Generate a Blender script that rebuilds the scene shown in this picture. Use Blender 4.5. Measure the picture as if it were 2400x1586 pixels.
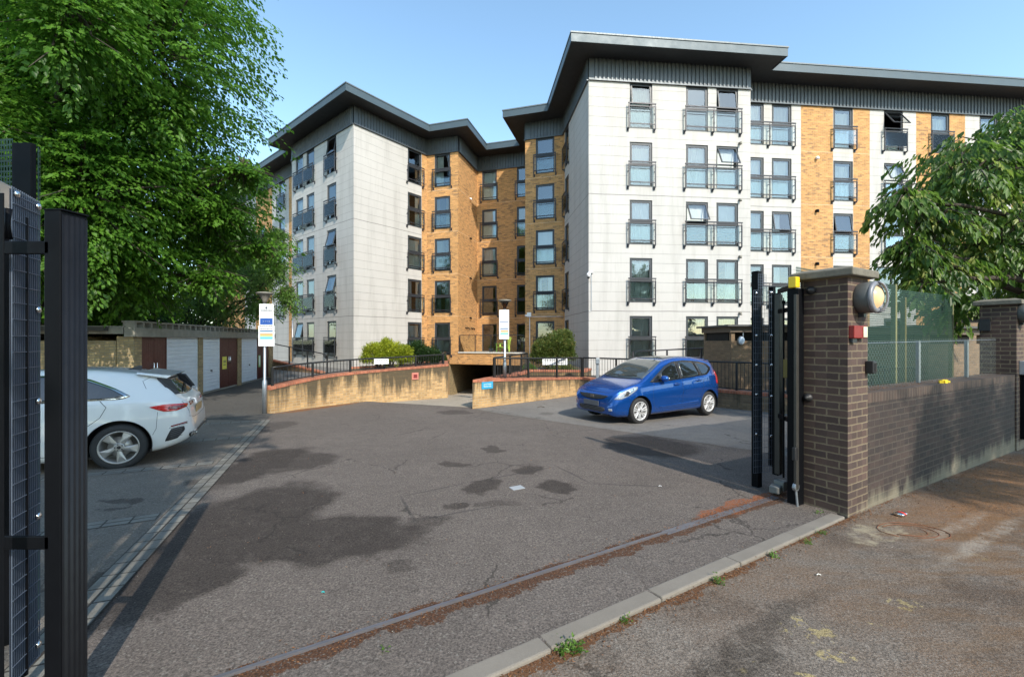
import bpy, bmesh, math, random
import numpy as np
from mathutils import Vector, Matrix
from mathutils.bvhtree import BVHTree
for o in list(bpy.data.objects): bpy.data.objects.remove(o)
SC = bpy.context.scene
COL = SC.collection
R = math.radians

# ------------------------------------------------------------ camera, sky, sun
CAMH = 1.61
cd = bpy.data.cameras.new('camera'); cam = bpy.data.objects.new('camera', cd); COL.objects.link(cam)
cam.location = (0, 0, CAMH); cam.rotation_euler = (R(90), 0, 0)
cd.sensor_width = 36; cd.lens = 36*1010/2400; cd.shift_y = 4/2400
cd.clip_start = 0.05; cd.clip_end = 2000
SC.camera = cam
SUN_AZ = (0.44, -0.898); SUN_EL = 38
sd = bpy.data.lights.new('sun', 'SUN'); sd.energy = 2.35; sd.angle = R(0.6); sd.color = (1, .92, .80)
so = bpy.data.objects.new('sun', sd); COL.objects.link(so)
sv = Vector((SUN_AZ[0]*math.cos(R(SUN_EL)), SUN_AZ[1]*math.cos(R(SUN_EL)), math.sin(R(SUN_EL))))
so.rotation_euler = sv.to_track_quat('Z', 'Y').to_euler(); so.location = (20, -30, 30)
W = bpy.data.worlds.new('World'); SC.world = W; W.use_nodes = True
nt = W.node_tree; nt.nodes.clear()
sky = nt.nodes.new('ShaderNodeTexSky'); sky.sky_type = 'NISHITA'; sky.sun_disc = False
sky.sun_elevation = R(SUN_EL); sky.sun_rotation = math.atan2(SUN_AZ[0], SUN_AZ[1])
sky.air_density = 1.0; sky.dust_density = 0.6; sky.ozone_density = 1.2
bg = nt.nodes.new('ShaderNodeBackground'); bg.inputs[1].default_value = 0.15
wo = nt.nodes.new('ShaderNodeOutputWorld')
tint = nt.nodes.new('ShaderNodeMix'); tint.data_type = 'RGBA'; tint.blend_type = 'MULTIPLY'; tint.inputs[0].default_value = 1; tint.inputs[7].default_value = (1.0, 1.10, 1.02, 1)
nt.links.new(sky.outputs[0], tint.inputs[6]); nt.links.new(tint.outputs[2], bg.inputs[0]); nt.links.new(bg.outputs[0], wo.inputs[0])
SC.view_settings.view_transform = 'Standard'; SC.view_settings.look = 'None'
SC.view_settings.exposure = 1.2; SC.view_settings.gamma = 1
SC.render.engine = 'CYCLES'
SC.cycles.max_bounces = 8; SC.cycles.transparent_max_bounces = 16

# ------------------------------------------------------------ helpers
def G(y): return -0.035*min(y, 12.0)
def PX(x, Y): return (x-1200)/1010*Y                 # lateral metres of a photo column at depth Y
def PZ(y, Y): return CAMH + (797-y)/1010*Y           # height of a photo row at depth Y

class MB:
    def __init__(s): s.v = []; s.f = []; s.uv = {}
    def add(s, vs, fs):
        n = len(s.v); s.v += [tuple(p) for p in vs]; s.f += [tuple(i+n for i in f) for f in fs]
    def poly(s, pts): s.add(pts, [tuple(range(len(pts)))])
    def hexa(s, b, t):
        s.add(list(b)+list(t), [(3,2,1,0),(4,5,6,7),(0,1,5,4),(1,2,6,5),(2,3,7,6),(3,0,4,7)])
    def box(s, c, size, ang=0):                       # c = centre of base
        ca, sa = math.cos(ang), math.sin(ang); hx, hy = size[0]/2, size[1]/2
        q = [(c[0]+x*ca-y*sa, c[1]+x*sa+y*ca) for x, y in ((-hx,-hy),(hx,-hy),(hx,hy),(-hx,hy))]
        s.hexa([(x, y, c[2]) for x, y in q], [(x, y, c[2]+size[2]) for x, y in q])
    def fbox(s, F, t0, t1, n0, n1, z0, z1):            # box in a wall frame
        q = [F(t0,n0), F(t0,n1), F(t1,n1), F(t1,n0)]
        if n1 < n0: q.reverse()
        s.hexa([(x, y, z0) for x, y in q], [(x, y, z1) for x, y in q])
    def bar(s, a, b, w, h=None):                       # rectangular bar between two points
        h = h or w; a = Vector(a); b = Vector(b); d = (b-a).normalized()
        u = d.cross(Vector((0,0,1)))
        if u.length < .01: u = Vector((1,0,0))
        u.normalize(); v = u.cross(d)
        c = [(-w/2,-h/2),(w/2,-h/2),(w/2,h/2),(-w/2,h/2)]
        s.hexa([a+u*x+v*y for x, y in c][::-1], [b+u*x+v*y for x, y in c][::-1])
    def tube(s, pts, r, n=8, cap=True):
        pts = [Vector(p) for p in pts]; rs = r if isinstance(r, (list, tuple)) else [r]*len(pts)
        rings = []; prev = None
        for i, p in enumerate(pts):
            d = (pts[min(i+1, len(pts)-1)]-pts[max(i-1, 0)]).normalized()
            if prev is None:
                u = d.cross(Vector((0,0,1)))
                if u.length < .05: u = Vector((1,0,0))
            else: u = prev-d*prev.dot(d)
            u.normalize(); prev = u; v = d.cross(u)
            rings.append([p+(u*math.cos(2*math.pi*k/n)+v*math.sin(2*math.pi*k/n))*rs[i] for k in range(n)])
        n0 = len(s.v)
        for rg in rings: s.v += [tuple(q) for q in rg]
        for i in range(len(rings)-1):
            for k in range(n):
                a = n0+i*n+k; b = n0+i*n+(k+1)%n; s.f.append((a, b, b+n, a+n))
        if cap:
            s.f.append(tuple(n0+k for k in range(n))[::-1]); s.f.append(tuple(n0+(len(rings)-1)*n+k for k in range(n)))
    def lathe(s, prof, M=None, n=24, close=False):       # prof [(r, h)], axis +Z of M
        M = M or Matrix.Identity(4); n0 = len(s.v)
        for r, h in prof:
            for k in range(n):
                a = 2*math.pi*k/n; s.v.append(tuple(M @ Vector((r*math.cos(a), r*math.sin(a), h))))
        m = len(prof)
        for i in range(m-1 if not close else m):
            j = (i+1) % m
            for k in range(n):
                s.f.append((n0+i*n+k, n0+i*n+(k+1)%n, n0+j*n+(k+1)%n, n0+j*n+k))
    def build(s, name, mat, parent=None, smooth=False, uv=None, bevel=0, autos=None):
        off = Vector((0,0,0))
        root = parent
        while root is not None and root.parent is not None: root = root.parent
        if root is not None: off = Vector(root.location)
        me = bpy.data.meshes.new(name)
        me.from_pydata([(p[0]-off.x, p[1]-off.y, p[2]-off.z) for p in s.v], [], s.f)
        me.update()
        P = np.array(s.v, dtype=float)
        N = np.empty(len(me.polygons)*3); me.polygons.foreach_get('normal', N); N = N.reshape(-1, 3)
        tot = np.empty(len(me.polygons), dtype=int); me.polygons.foreach_get('loop_total', tot)
        vi = np.empty(len(me.loops), dtype=int); me.loops.foreach_get('vertex_index', vi)
        if len(vi):
            if uv is None:
                fn = np.repeat(N, tot, axis=0); p = P[vi]
                h = np.hypot(fn[:,0], fn[:,1])+1e-9; tx = -fn[:,1]/h; ty = fn[:,0]/h
                flat = np.abs(fn[:,2]) > .7
                U = np.where(flat, p[:,0], p[:,0]*tx+p[:,1]*ty); V = np.where(flat, p[:,1], p[:,2])
                uvs = np.stack([U, V], 1)
            else: uvs = np.array(uv)[vi]
            L = me.uv_layers.new(name='UVMap'); L.data.foreach_set('uv', uvs.ravel().astype(np.float32))
        if smooth: me.polygons.foreach_set('use_smooth', [True]*len(me.polygons))
        if mat is not None: me.materials.append(mat)
        o = bpy.data.objects.new(name, me); COL.objects.link(o)
        if parent is not None: o.parent = parent
        if bevel:
            m = o.modifiers.new('bevel', 'BEVEL'); m.width = bevel; m.segments = 2; m.limit_method = 'ANGLE'
        return o

def tag(o, label=None, cat=None, group=None, kind=None):
    if label: o['label'] = label
    if cat: o['category'] = cat
    if group: o['group'] = group
    if kind: o['kind'] = kind
    return o
def thing(name, loc, label, cat, group=None):
    o = bpy.data.objects.new(name, None); COL.objects.link(o); o.location = loc; o.empty_display_size = .1
    return tag(o, label, cat, group)
def copy_tree(o, parent=None):
    c = o.copy(); COL.objects.link(c)
    if parent is not None: c.parent = parent
    for ch in [x for x in KIDS.get(o.name, [])]: copy_tree(ch, c)
    return c
KIDS = {}
def index_kids():
    KIDS.clear()
    for o in bpy.data.objects:
        if o.parent: KIDS.setdefault(o.parent.name, []).append(o)
def Fr(A, B):
    dx, dy = B[0]-A[0], B[1]-A[1]; L = math.hypot(dx, dy); dx /= L; dy /= L
    f = lambda t, n=0: (A[0]+dx*t+dy*n, A[1]+dy*t-dx*n)
    f.L = L; f.d = (dx, dy); f.n = (dy, -dx); f.ang = math.atan2(dy, dx); f.A = A
    def tpx(x):
        k = (x-1200)/1010
        return (k*A[1]-A[0])/(dx-k*dy)
    f.tpx = tpx
    return f

# ------------------------------------------------------------ materials
def newmat(name):
    m = bpy.data.materials.new(name); m.use_nodes = True
    n = m.node_tree; b = n.nodes['Principled BSDF']; return m, n, b
def nd(n, t, **kw):
    x = n.nodes.new(t)
    for k, v in kw.items(): setattr(x, k, v)
    return x
def inp(n, x, i, v):
    if hasattr(v, 'is_output'): n.links.new(v, x.inputs[i])
    else: x.inputs[i].default_value = v
def math_(n, op, a, b=0.0, c=None, clamp=False):
    x = nd(n, 'ShaderNodeMath', operation=op, use_clamp=clamp); inp(n, x, 0, a); inp(n, x, 1, b)
    if c is not None: inp(n, x, 2, c)
    return x.outputs[0]
def noise(n, vec, scale, detail=4, rough=.6, dim='3D'):
    x = nd(n, 'ShaderNodeTexNoise'); x.inputs['Scale'].default_value = scale
    x.inputs['Detail'].default_value = detail; x.inputs['Roughness'].default_value = rough
    if vec is not None: n.links.new(vec, x.inputs['Vector'])
    return x.outputs['Fac']
def mapping(n, vec, loc=(0,0,0), rot=(0,0,0), sc=(1,1,1), typ='POINT'):
    x = nd(n, 'ShaderNodeMapping', vector_type=typ)
    x.inputs[1].default_value = loc; x.inputs[2].default_value = rot; x.inputs[3].default_value = sc
    n.links.new(vec, x.inputs[0]); return x.outputs[0]
def ramp(n, fac, stops):
    x = nd(n, 'ShaderNodeValToRGB'); e = x.color_ramp.elements
    while len(e) < len(stops): e.new(.5)
    for i, (p, c) in enumerate(stops):
        e[i].position = p; e[i].color = (*c, 1) if isinstance(c, (tuple, list)) else (c, c, c, 1)
    n.links.new(fac, x.inputs[0]); return x.outputs[0]
def mixc(n, fac, a, b, mode='MIX'):
    x = nd(n, 'ShaderNodeMix', data_type='RGBA', blend_type=mode, clamp_factor=True)
    inp(n, x, 0, fac)
    for i, v in ((6, a), (7, b)):
        if isinstance(v, (tuple, list)): x.inputs[i].default_value = (*v[:3], 1)
        else: n.links.new(v, x.inputs[i])
    return x.outputs[2]
def bump(n, b, h, strength=.3, dist=.01):
    x = nd(n, 'ShaderNodeBump'); x.inputs['Strength'].default_value = strength; x.inputs['Distance'].default_value = dist
    n.links.new(h, x.inputs['Height']); n.links.new(x.outputs[0], b.inputs['Normal'])
def wpos(n): return nd(n, 'ShaderNodeNewGeometry').outputs['Position']
def uvn(n): return nd(n, 'ShaderNodeUVMap').outputs[0]
def simple(name, col, rough=.5, metal=0, var=.12, scale=6, bmp=0, bscale=60, coat=0, spec=None):
    m, n, b = newmat(name); p = nd(n, 'ShaderNodeTexCoord').outputs['Object']
    f = noise(n, p, scale, 5)
    c = mixc(n, f, tuple(x*(1-var) for x in col), tuple(min(1, x*(1+var)) for x in col))
    n.links.new(c, b.inputs['Base Color'])
    b.inputs['Roughness'].default_value = rough; b.inputs['Metallic'].default_value = metal
    r = math_(n, 'MULTIPLY_ADD', noise(n, p, scale*2.3, 3), .25, rough-.12, clamp=True); n.links.new(r, b.inputs['Roughness'])
    if coat: b.inputs['Coat Weight'].default_value = coat; b.inputs['Coat Roughness'].default_value = .03
    if spec is not None: b.inputs['Specular IOR Level'].default_value = spec
    if bmp: bump(n, b, noise(n, p, bscale, 4), bmp, .004)
    return m
def brickmat(name, c1, c2, mortar, bw=.225, rh=.075, ms=.010, rough=.85, stain=None, stainamt=.0, dirt=.25, blotch=None, offset=.5, stainz=None):
    m, n, b = newmat(name); u = uvn(n); p = wpos(n)
    t = nd(n, 'ShaderNodeTexBrick'); t.offset = offset
    dn = nd(n, 'ShaderNodeTexNoise'); dn.inputs['Scale'].default_value = 38; dn.inputs['Detail'].default_value = 3; n.links.new(p, dn.inputs['Vector'])
    ds = nd(n, 'ShaderNodeVectorMath', operation='SUBTRACT'); n.links.new(dn.outputs['Color'], ds.inputs[0]); ds.inputs[1].default_value = (.5,.5,.5)
    dm = nd(n, 'ShaderNodeVectorMath', operation='SCALE'); n.links.new(ds.outputs[0], dm.inputs[0]); dm.inputs['Scale'].default_value = .011
    da = nd(n, 'ShaderNodeVectorMath', operation='ADD'); n.links.new(u, da.inputs[0]); n.links.new(dm.outputs[0], da.inputs[1])
    n.links.new(da.outputs[0], t.inputs['Vector'])
    t.inputs['Color1'].default_value = (*c1, 1); t.inputs['Color2'].default_value = (*c2, 1); t.inputs['Mortar'].default_value = (*mortar, 1)
    t.inputs['Scale'].default_value = 1; t.inputs['Mortar Size'].default_value = ms; t.inputs['Mortar Smooth'].default_value = .2
    t.inputs['Brick Width'].default_value = bw; t.inputs['Row Height'].default_value = rh; t.inputs['Bias'].default_value = -.1
    col = t.outputs['Color']
    f = noise(n, p, 1.3, 6, .65); col = mixc(n, math_(n, 'MULTIPLY', ramp(n, f, [(.35, 0.), (.7, 1.)]), dirt), col, tuple(x*.55 for x in c1))
    g = noise(n, p, 45, 3); col = mixc(n, .25, col, mixc(n, g, (.25,.25,.25), (1,1,1)), 'MULTIPLY')
    if True:
        q = nd(n, 'ShaderNodeTexWhiteNoise', noise_dimensions='2D')
        sx = nd(n, 'ShaderNodeSeparateXYZ'); n.links.new(u, sx.inputs[0])
        cx = nd(n, 'ShaderNodeCombineXYZ')
        row = math_(n, 'FLOOR', math_(n, 'DIVIDE', sx.outputs[1], rh))
        n.links.new(math_(n, 'FLOOR', math_(n, 'DIVIDE', math_(n, 'ADD', sx.outputs[0], math_(n, 'MULTIPLY', row, bw*.5)), bw)), cx.inputs[0])
        n.links.new(row, cx.inputs[1]); n.links.new(cx.outputs[0], q.inputs[0])
        inb = math_(n, 'SUBTRACT', 1, t.outputs['Fac'])
        col = mixc(n, math_(n, 'MULTIPLY', inb, .45), col, mixc(n, q.outputs[0], (.45,.45,.47), (1.55,1.5,1.45)), 'MULTIPLY')
        if blotch:
            k = math_(n, 'MULTIPLY', math_(n, 'LESS_THAN', q.outputs[0], .18), math_(n, 'GREATER_THAN', noise(n, p, .9, 2), .5))
            col = mixc(n, math_(n, 'MULTIPLY', k, .5), col, blotch)
    if stain:                                           # vertical run-off streaks below the coping
        s1 = noise(n, mapping(n, p, sc=(3.0, 3.0, .35)), 1.3, 5, .7)
        s2 = noise(n, mapping(n, p, sc=(1, 1, .6)), .9, 3)
        sx = nd(n, 'ShaderNodeSeparateXYZ'); n.links.new(p, sx.inputs[0])
        hz = math_(n, 'MULTIPLY_ADD', sx.outputs[2], stainz[0], stainz[1])
        k = math_(n, 'ADD', math_(n, 'ADD', s1, math_(n, 'MULTIPLY', s2, .5)), hz)
        k = ramp(n, k, [(.64, 0.), (.86, 1.)])
        col = mixc(n, math_(n, 'MULTIPLY', k, stainamt), col, stain)
    n.links.new(col, b.inputs['Base Color']); b.inputs['Roughness'].default_value = rough
    h = math_(n, 'ADD', math_(n, 'MULTIPLY', t.outputs['Fac'], -1), math_(n, 'MULTIPLY', g, .35))
    bump(n, b, h, .6, .006)
    return m
M_ = {}
M_['brick'] = brickmat('orange_brick', (.59,.305,.105), (.48,.24,.078), (.50,.34,.19), ms=.008, blotch=(.20,.12,.07), dirt=.12)
M_['buff'] = brickmat('buff_brick', (.56,.355,.155), (.45,.27,.115), (.46,.35,.21), stain=(.045,.037,.022), stainamt=.88, stainz=(.42,-.01), dirt=.2)
M_['buffdark'] = brickmat('weathered_brick', (.27,.19,.11), (.19,.13,.08), (.2,.16,.11), stain=(.03,.03,.02), stainamt=.8, stainz=(.3,-.1), dirt=.5)
M_['garagebrick'] = brickmat('garage_brick', (.40,.30,.15), (.33,.24,.12), (.26,.22,.15), dirt=.4)
M_['pier'] = brickmat('dark_pier_brick', (.098,.060,.048), (.066,.045,.040), (.23,.18,.115), ms=.0078, dirt=.4, stain=(.27,.23,.16), stainamt=.6, stainz=(-1.7,-.30))
M_['darkwall'] = brickmat('dark_boundary_brick', (.050,.032,.027), (.028,.022,.021), (.085,.068,.052), ms=.0085, dirt=.6, stain=(.26,.23,.16), stainamt=.6, stainz=(-1.5,-.16))
M_['redcop'] = brickmat('red_coping_brick', (.44,.155,.085), (.36,.12,.066), (.36,.2,.13), bw=.075, rh=.6, ms=.007, dirt=.3)
M_['cope'] = brickmat('brick_on_edge', (.085,.055,.042), (.055,.04,.034), (.13,.10,.075), bw=.075, rh=.6, ms=.008, dirt=.4)
M_['storebrick'] = brickmat('brown_store_brick', (.23,.15,.085), (.18,.12,.07), (.2,.15,.1), dirt=.3)

def cladding():
    m, n, b = newmat('white_cladding'); u = uvn(n); p = wpos(n)
    sx = nd(n, 'ShaderNodeSeparateXYZ'); n.links.new(u, sx.inputs[0])
    wob = math_(n, 'MULTIPLY_ADD', noise(n, p, .8, 2), .05, -.025)
    v = math_(n, 'ADD', sx.outputs[1], wob)
    fr = math_(n, 'FRACT', math_(n, 'DIVIDE', math_(n, 'SUBTRACT', v, .24), .45))
    line = math_(n, 'LESS_THAN', fr, .036)
    lv = math_(n, 'MULTIPLY', line, math_(n, 'MULTIPLY_ADD', noise(n, p, 1.7, 3), 1.2, .25), clamp=True)
    fr2 = math_(n, 'FRACT', math_(n, 'DIVIDE', math_(n, 'SUBTRACT', v, 2.94), 5.4))
    heavy = math_(n, 'LESS_THAN', fr2, .007)
    frx = math_(n, 'FRACT', math_(n, 'DIVIDE', math_(n, 'ADD', sx.outputs[0], math_(n, 'MULTIPLY', math_(n, 'FLOOR', math_(n, 'DIVIDE', v, .45)), .7)), 2.4))
    lx = math_(n, 'MULTIPLY', math_(n, 'LESS_THAN', frx, .004), .02)
    f1 = noise(n, p, .5, 6, .65)
    col = mixc(n, f1, (.41,.390,.368), (.53,.510,.485))
    st = noise(n, mapping(n, p, sc=(2.2,2.2,.22)), 1.0, 6, .7)
    col = mixc(n, ramp(n, st, [(.47, 0.), (.78, .55)]), col, (.27,.25,.23))
    sp = noise(n, mapping(n, p, sc=(5,5,1.2)), 1.6, 2)
    col = mixc(n, ramp(n, sp, [(.77, 0.), (.80, .6)]), col, (.18,.16,.14))
    k = math_(n, 'MAXIMUM', math_(n, 'MAXIMUM', math_(n, 'MULTIPLY', lv, .8), math_(n, 'MULTIPLY', heavy, .75)), lx)
    col = mixc(n, k, col, (.17,.16,.15))
    n.links.new(col, b.inputs['Base Color']); b.inputs['Roughness'].default_value = .7
    h = math_(n, 'ADD', math_(n, 'MULTIPLY', k, -1), math_(n, 'MULTIPLY', f1, .3)); bump(n, b, h, .5, .01)
    return m
M_['clad'] = cladding()
M_['zinc'] = simple('grey_zinc_cladding', (.085,.097,.108), .45, .4, .22, 1.2)
M_['fascia'] = simple('blue_grey_fascia', (.062,.088,.105), .5, .15, .18, .8)
M_['soffit'] = simple('dark_soffit', (.030,.033,.037), .6, .1, .15, 2)
M_['frame'] = simple('window_frame_grey', (.040,.045,.052), .45, .1, .1, 4)
M_['rail'] = simple('balustrade_grey_metal', (.045,.045,.052), .45, .4, .2, 8)
M_['black'] = simple('black_powder_coat', (.004,.0045,.006), .5, 0, .3, 9, .1, 300, spec=.12)
M_['blackrail'] = simple('black_railing_paint', (.018,.018,.018), .45, .1, .3, 14)
M_['alu'] = simple('galvanised_steel', (.36,.39,.42), .42, .8, .25, 14)
M_['tan'] = simple('tan_metal_plate', (.36,.29,.24), .45, .2, .12, 5)
M_['concrete'] = simple('weathered_concrete', (.24,.225,.19), .9, 0, .4, 5, .6, 40)
M_['capstone'] = simple('mossy_capstone', (.16,.145,.115), .92, 0, .5, 9, 1.0, 45)
M_['white'] = simple('white_paint', (.78,.80,.82), .45, 0, .06, 3)
M_['whiteplastic'] = simple('white_plastic', (.82,.82,.82), .35, 0, .05, 3)
M_['brown'] = simple('brown_door_paint', (.085,.026,.02), .5, 0, .25, 3)
M_['wood'] = simple('treated_timber', (.17,.17,.08), .8, 0, .3, 8)
M_['bark'] = simple('bark', (.055,.043,.032), .9, 0, .4, 12, .8, 40)
M_['slotshade'] = simple('painted_slot_shade', (.01,.01,.01), .9, 0, .1, 3)

def glassmat(name, tint, refl=1.5, rough=.02, wav=.02):
    m = bpy.data.materials.new(name); m.use_nodes = True; n = m.node_tree; n.nodes.clear()
    out = nd(n, 'ShaderNodeOutputMaterial'); mix = nd(n, 'ShaderNodeMixShader')
    tr = nd(n, 'ShaderNodeBsdfTransparent'); tr.inputs[0].default_value = (*tint, 1)
    gl = nd(n, 'ShaderNodeBsdfGlossy'); gl.inputs['Roughness'].default_value = rough; gl.inputs[0].default_value = (.9,.95,1,1)
    fr = nd(n, 'ShaderNodeFresnel'); fr.inputs[0].default_value = refl
    if wav:
        bp = nd(n, 'ShaderNodeBump'); bp.inputs['Strength'].default_value = wav; bp.inputs['Distance'].default_value = .1
        n.links.new(noise(n, wpos(n), 1.4, 2), bp.inputs['Height'])
        n.links.new(bp.outputs[0], gl.inputs['Normal']); n.links.new(bp.outputs[0], fr.inputs['Normal'])
    n.links.new(fr.outputs[0], mix.inputs[0]); n.links.new(tr.outputs[0], mix.inputs[1]); n.links.new(gl.outputs[0], mix.inputs[2])
    n.links.new(mix.outputs[0], out.inputs[0]); return m
M_['glass'] = glassmat('window_glass', (.90,.93,.93), 2.5, .015, .05)
M_['balglass'] = glassmat('balustrade_glass', (.955,.98,.972), 1.32, .03, .0)
def darkglass(name, col=(.012,.014,.016)):
    m, n, b = newmat(name); b.inputs['Base Color'].default_value = (*col, 1)
    b.inputs['Roughness'].default_value = .03; b.inputs['Specular IOR Level'].default_value = .9; b.inputs['IOR'].default_value = 1.6
    return m
M_['carglass'] = darkglass('tinted_car_glass')
M_['curtain'] = simple('pale_net_curtain', (.84,.86,.83), .9, 0, .1, 2)
M_['curtain2'] = simple('grey_blind', (.50,.55,.52), .9, 0, .1, 2)
M_['curtain3'] = simple('ochre_curtain', (.42,.33,.15), .9, 0, .15, 2)
M_['rubber'] = simple('tyre_rubber', (.022,.022,.023), .75, 0, .3, 20, .3, 120)
M_['alloy'] = simple('alloy_wheel_silver', (.62,.62,.62), .35, .35, .08, 5)
M_['alloyd'] = simple('alloy_wheel_grey', (.40,.38,.36), .33, .5, .12, 8)
M_['trim'] = simple('black_trim_plastic', (.018,.018,.020), .5, 0, .15, 9)
M_['chrome'] = simple('chrome', (.72,.72,.72), .12, 1, .04, 4)
# ------------------------------------------------------------ ground sheets
PIER = Vector((3.374, 4.33)); g1 = Vector((.866, .5)); g2 = Vector((-.5, .866))
def gpt(x, y, h=0.0):
    """photo pixel on the yard surface -> world XY"""
    k = (y-797)/1010; Y = CAMH/(k-.035)
    if Y > 12: Y = (CAMH+.42)/k
    return ((x-1200)/1010*Y, Y)
def sheet(name, poly, off, mat, kind='structure', zf=None):
    bm = bmesh.new(); vs = [bm.verts.new((x, y, 0)) for x, y in poly]; f = bm.faces.new(vs)
    bm.normal_update()
    bmesh.ops.triangulate(bm, faces=bm.faces[:])
    bmesh.ops.bisect_plane(bm, geom=bm.verts[:]+bm.edges[:]+bm.faces[:], plane_co=(0, 12, 0), plane_no=(0, 1, 0))
    for v in bm.verts: v.co.z = (zf or (lambda x, y: G(y)))(v.co.x, v.co.y)+off
    bm.normal_update()
    for q in bm.faces:
        if q.normal.z < 0: q.normal_flip()
    me = bpy.data.meshes.new(name); bm.to_mesh(me); bm.free(); me.materials.append(mat)
    o = bpy.data.objects.new(name, me); COL.objects.link(o)
    if kind: o['kind'] = kind
    return o

def blob(n, p, cx, cy, rx, ry, ang=0, soft=.10):
    q = mapping(n, p, (cx, cy, 0), (0, 0, ang), (rx, ry, 1), 'TEXTURE')
    q2 = mapping(n, q, sc=(1, 1, 0))
    L = nd(n, 'ShaderNodeVectorMath', operation='LENGTH'); n.links.new(q2, L.inputs[0])
    x = nd(n, 'ShaderNodeMapRange', interpolation_type='SMOOTHSTEP')
    n.links.new(L.outputs['Value'], x.inputs[0]); x.inputs[1].default_value = 1-soft; x.inputs[2].default_value = 1+soft
    x.inputs[3].default_value = 1; x.inputs[4].default_value = 0
    return x.outputs[0]
def distort(n, p, amt, sc, det=4):
    t = nd(n, 'ShaderNodeTexNoise'); t.inputs['Scale'].default_value = sc; t.inputs['Detail'].default_value = det; t.inputs['Roughness'].default_value = .65
    n.links.new(p, t.inputs['Vector'])
    s = nd(n, 'ShaderNodeVectorMath', operation='SUBTRACT'); n.links.new(t.outputs['Color'], s.inputs[0]); s.inputs[1].default_value = (.5,.5,.5)
    m = nd(n, 'ShaderNodeVectorMath', operation='SCALE'); n.links.new(s.outputs[0], m.inputs[0]); m.inputs['Scale'].default_value = amt
    a = nd(n, 'ShaderNodeVectorMath', operation='ADD'); n.links.new(p, a.inputs[0]); n.links.new(m.outputs[0], a.inputs[1])
    return a.outputs[0]
def maxn(n, *a):
    r = a[0]
    for x in a[1:]: r = math_(n, 'MAXIMUM', r, x)
    return r
GATE_ANG = math.atan2(.525, .851)
def asphalt(name, base, dark=(.030,.024,.021), blobs=(), extra=None, speck=.7, scale=170, needle=0, sat=1, cracks=True):
    m, n, b = newmat(name); p = wpos(n)
    f1 = ramp(n, noise(n, p, scale*.42, 3, .8), [(.36, 0.), (.64, 1.)]); f2 = noise(n, p, .45, 5, .6); f3 = noise(n, p, 4.5, 5, .7)
    v = nd(n, 'ShaderNodeTexVoronoi'); v.inputs['Scale'].default_value = scale*.5; n.links.new(p, v.inputs['Vector'])
    vs = nd(n, 'ShaderNodeSeparateColor'); n.links.new(v.outputs['Color'], vs.inputs[0])
    col = mixc(n, f2, tuple(x*.72 for x in base), tuple(x*1.3 for x in base))
    col = mixc(n, math_(n, 'MULTIPLY', ramp(n, f3, [(.4, 0.), (.62, 1.)]), .28), col, tuple(x*.6 for x in base))
    col = mixc(n, speck, col, mixc(n, f1, (.22,.22,.22), (1.75,1.7,1.65)), 'MULTIPLY')
    f4 = noise(n, p, 22, 5, .75); col = mixc(n, .45, col, mixc(n, f4, (.45,.45,.45), (1.55,1.5,1.45)), 'MULTIPLY')
    col = mixc(n, ramp(n, vs.outputs[0], [(.955, 0.), (.975, .5)]), col, (.26,.24,.21))
    if blobs:
        d = distort(n, distort(n, distort(n, p, .9, .9, 3), .34, 3.2, 6), .08, 14, 3)
        k = maxn(n, *[math_(n, 'MULTIPLY', blob(n, d, *q[:6]), q[6]) for q in blobs])
        k = math_(n, 'MULTIPLY', k, ramp(n, noise(n, p, 5, 5, .75), [(.34, .80), (.50, 1.)]))
        col = mixc(n, k, col, mixc(n, f1, tuple(x*.45 for x in dark), tuple(x*1.7 for x in dark)))
    if cracks:
        vc = nd(n, 'ShaderNodeTexVoronoi', feature='DISTANCE_TO_EDGE'); vc.inputs['Scale'].default_value = .75; n.links.new(distort(n, p, .35, 3, 5), vc.inputs['Vector'])
        ck = math_(n, 'MULTIPLY', math_(n, 'LESS_THAN', vc.outputs[0], .0075), math_(n, 'GREATER_THAN', noise(n, p, .6, 3), .54))
        col = mixc(n, math_(n, 'MULTIPLY', ck, .55), col, (.02,.018,.016))
    rgh = .93
    if needle:                                          # drifts of fallen needles and husks
        d = distort(n, p, .5, 2.2, 5)
        na = noise(n, d, .75, 4, .7); nb = noise(n, mapping(n, p, rot=(0,0,.5), sc=(60, 230, 1)), 1, 3, .75)
        nc = noise(n, mapping(n, p, rot=(0,0,-.9), sc=(50, 210, 1)), 1, 3, .75)
        k = math_(n, 'MULTIPLY', ramp(n, na, [(.42, .12), (.60, 1.)]), ramp(n, math_(n, 'MAXIMUM', nb, nc), [(.50, 0.), (.60, 1.)]))
        col = mixc(n, math_(n, 'MULTIPLY', k, needle), col, mixc(n, f3, (.05,.024,.011), (.29,.145,.06)))
    if extra: col = extra(n, p, col, f1, f3)
    n.links.new(col, b.inputs['Base Color']); b.inputs['Roughness'].default_value = rgh
    b.inputs['Specular IOR Level'].default_value = .25
    bump(n, b, math_(n, 'ADD', f1, math_(n, 'MULTIPLY', v.outputs['Distance'], .8)), .5, .006)
    return m
def W_(x, y): return gpt(x*1.01138, y*1.01138)           # helper for the stain and shade list below
def bl(x, y, x2, y2, s=.9, ang=0, k=1.0):
    """patch whose photo box is x..x2, y..y2"""
    c = W_((x+x2)/2, (y+y2)/2); a = W_(x, (y+y2)/2); e = W_(x2, (y+y2)/2); u = W_((x+x2)/2, y); d = W_((x+x2)/2, y2)
    return (c[0], (u[1]+d[1])/2, abs(e[0]-a[0])/2*k, abs(u[1]-d[1])/2*k, ang, .16, s*.92)
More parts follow.
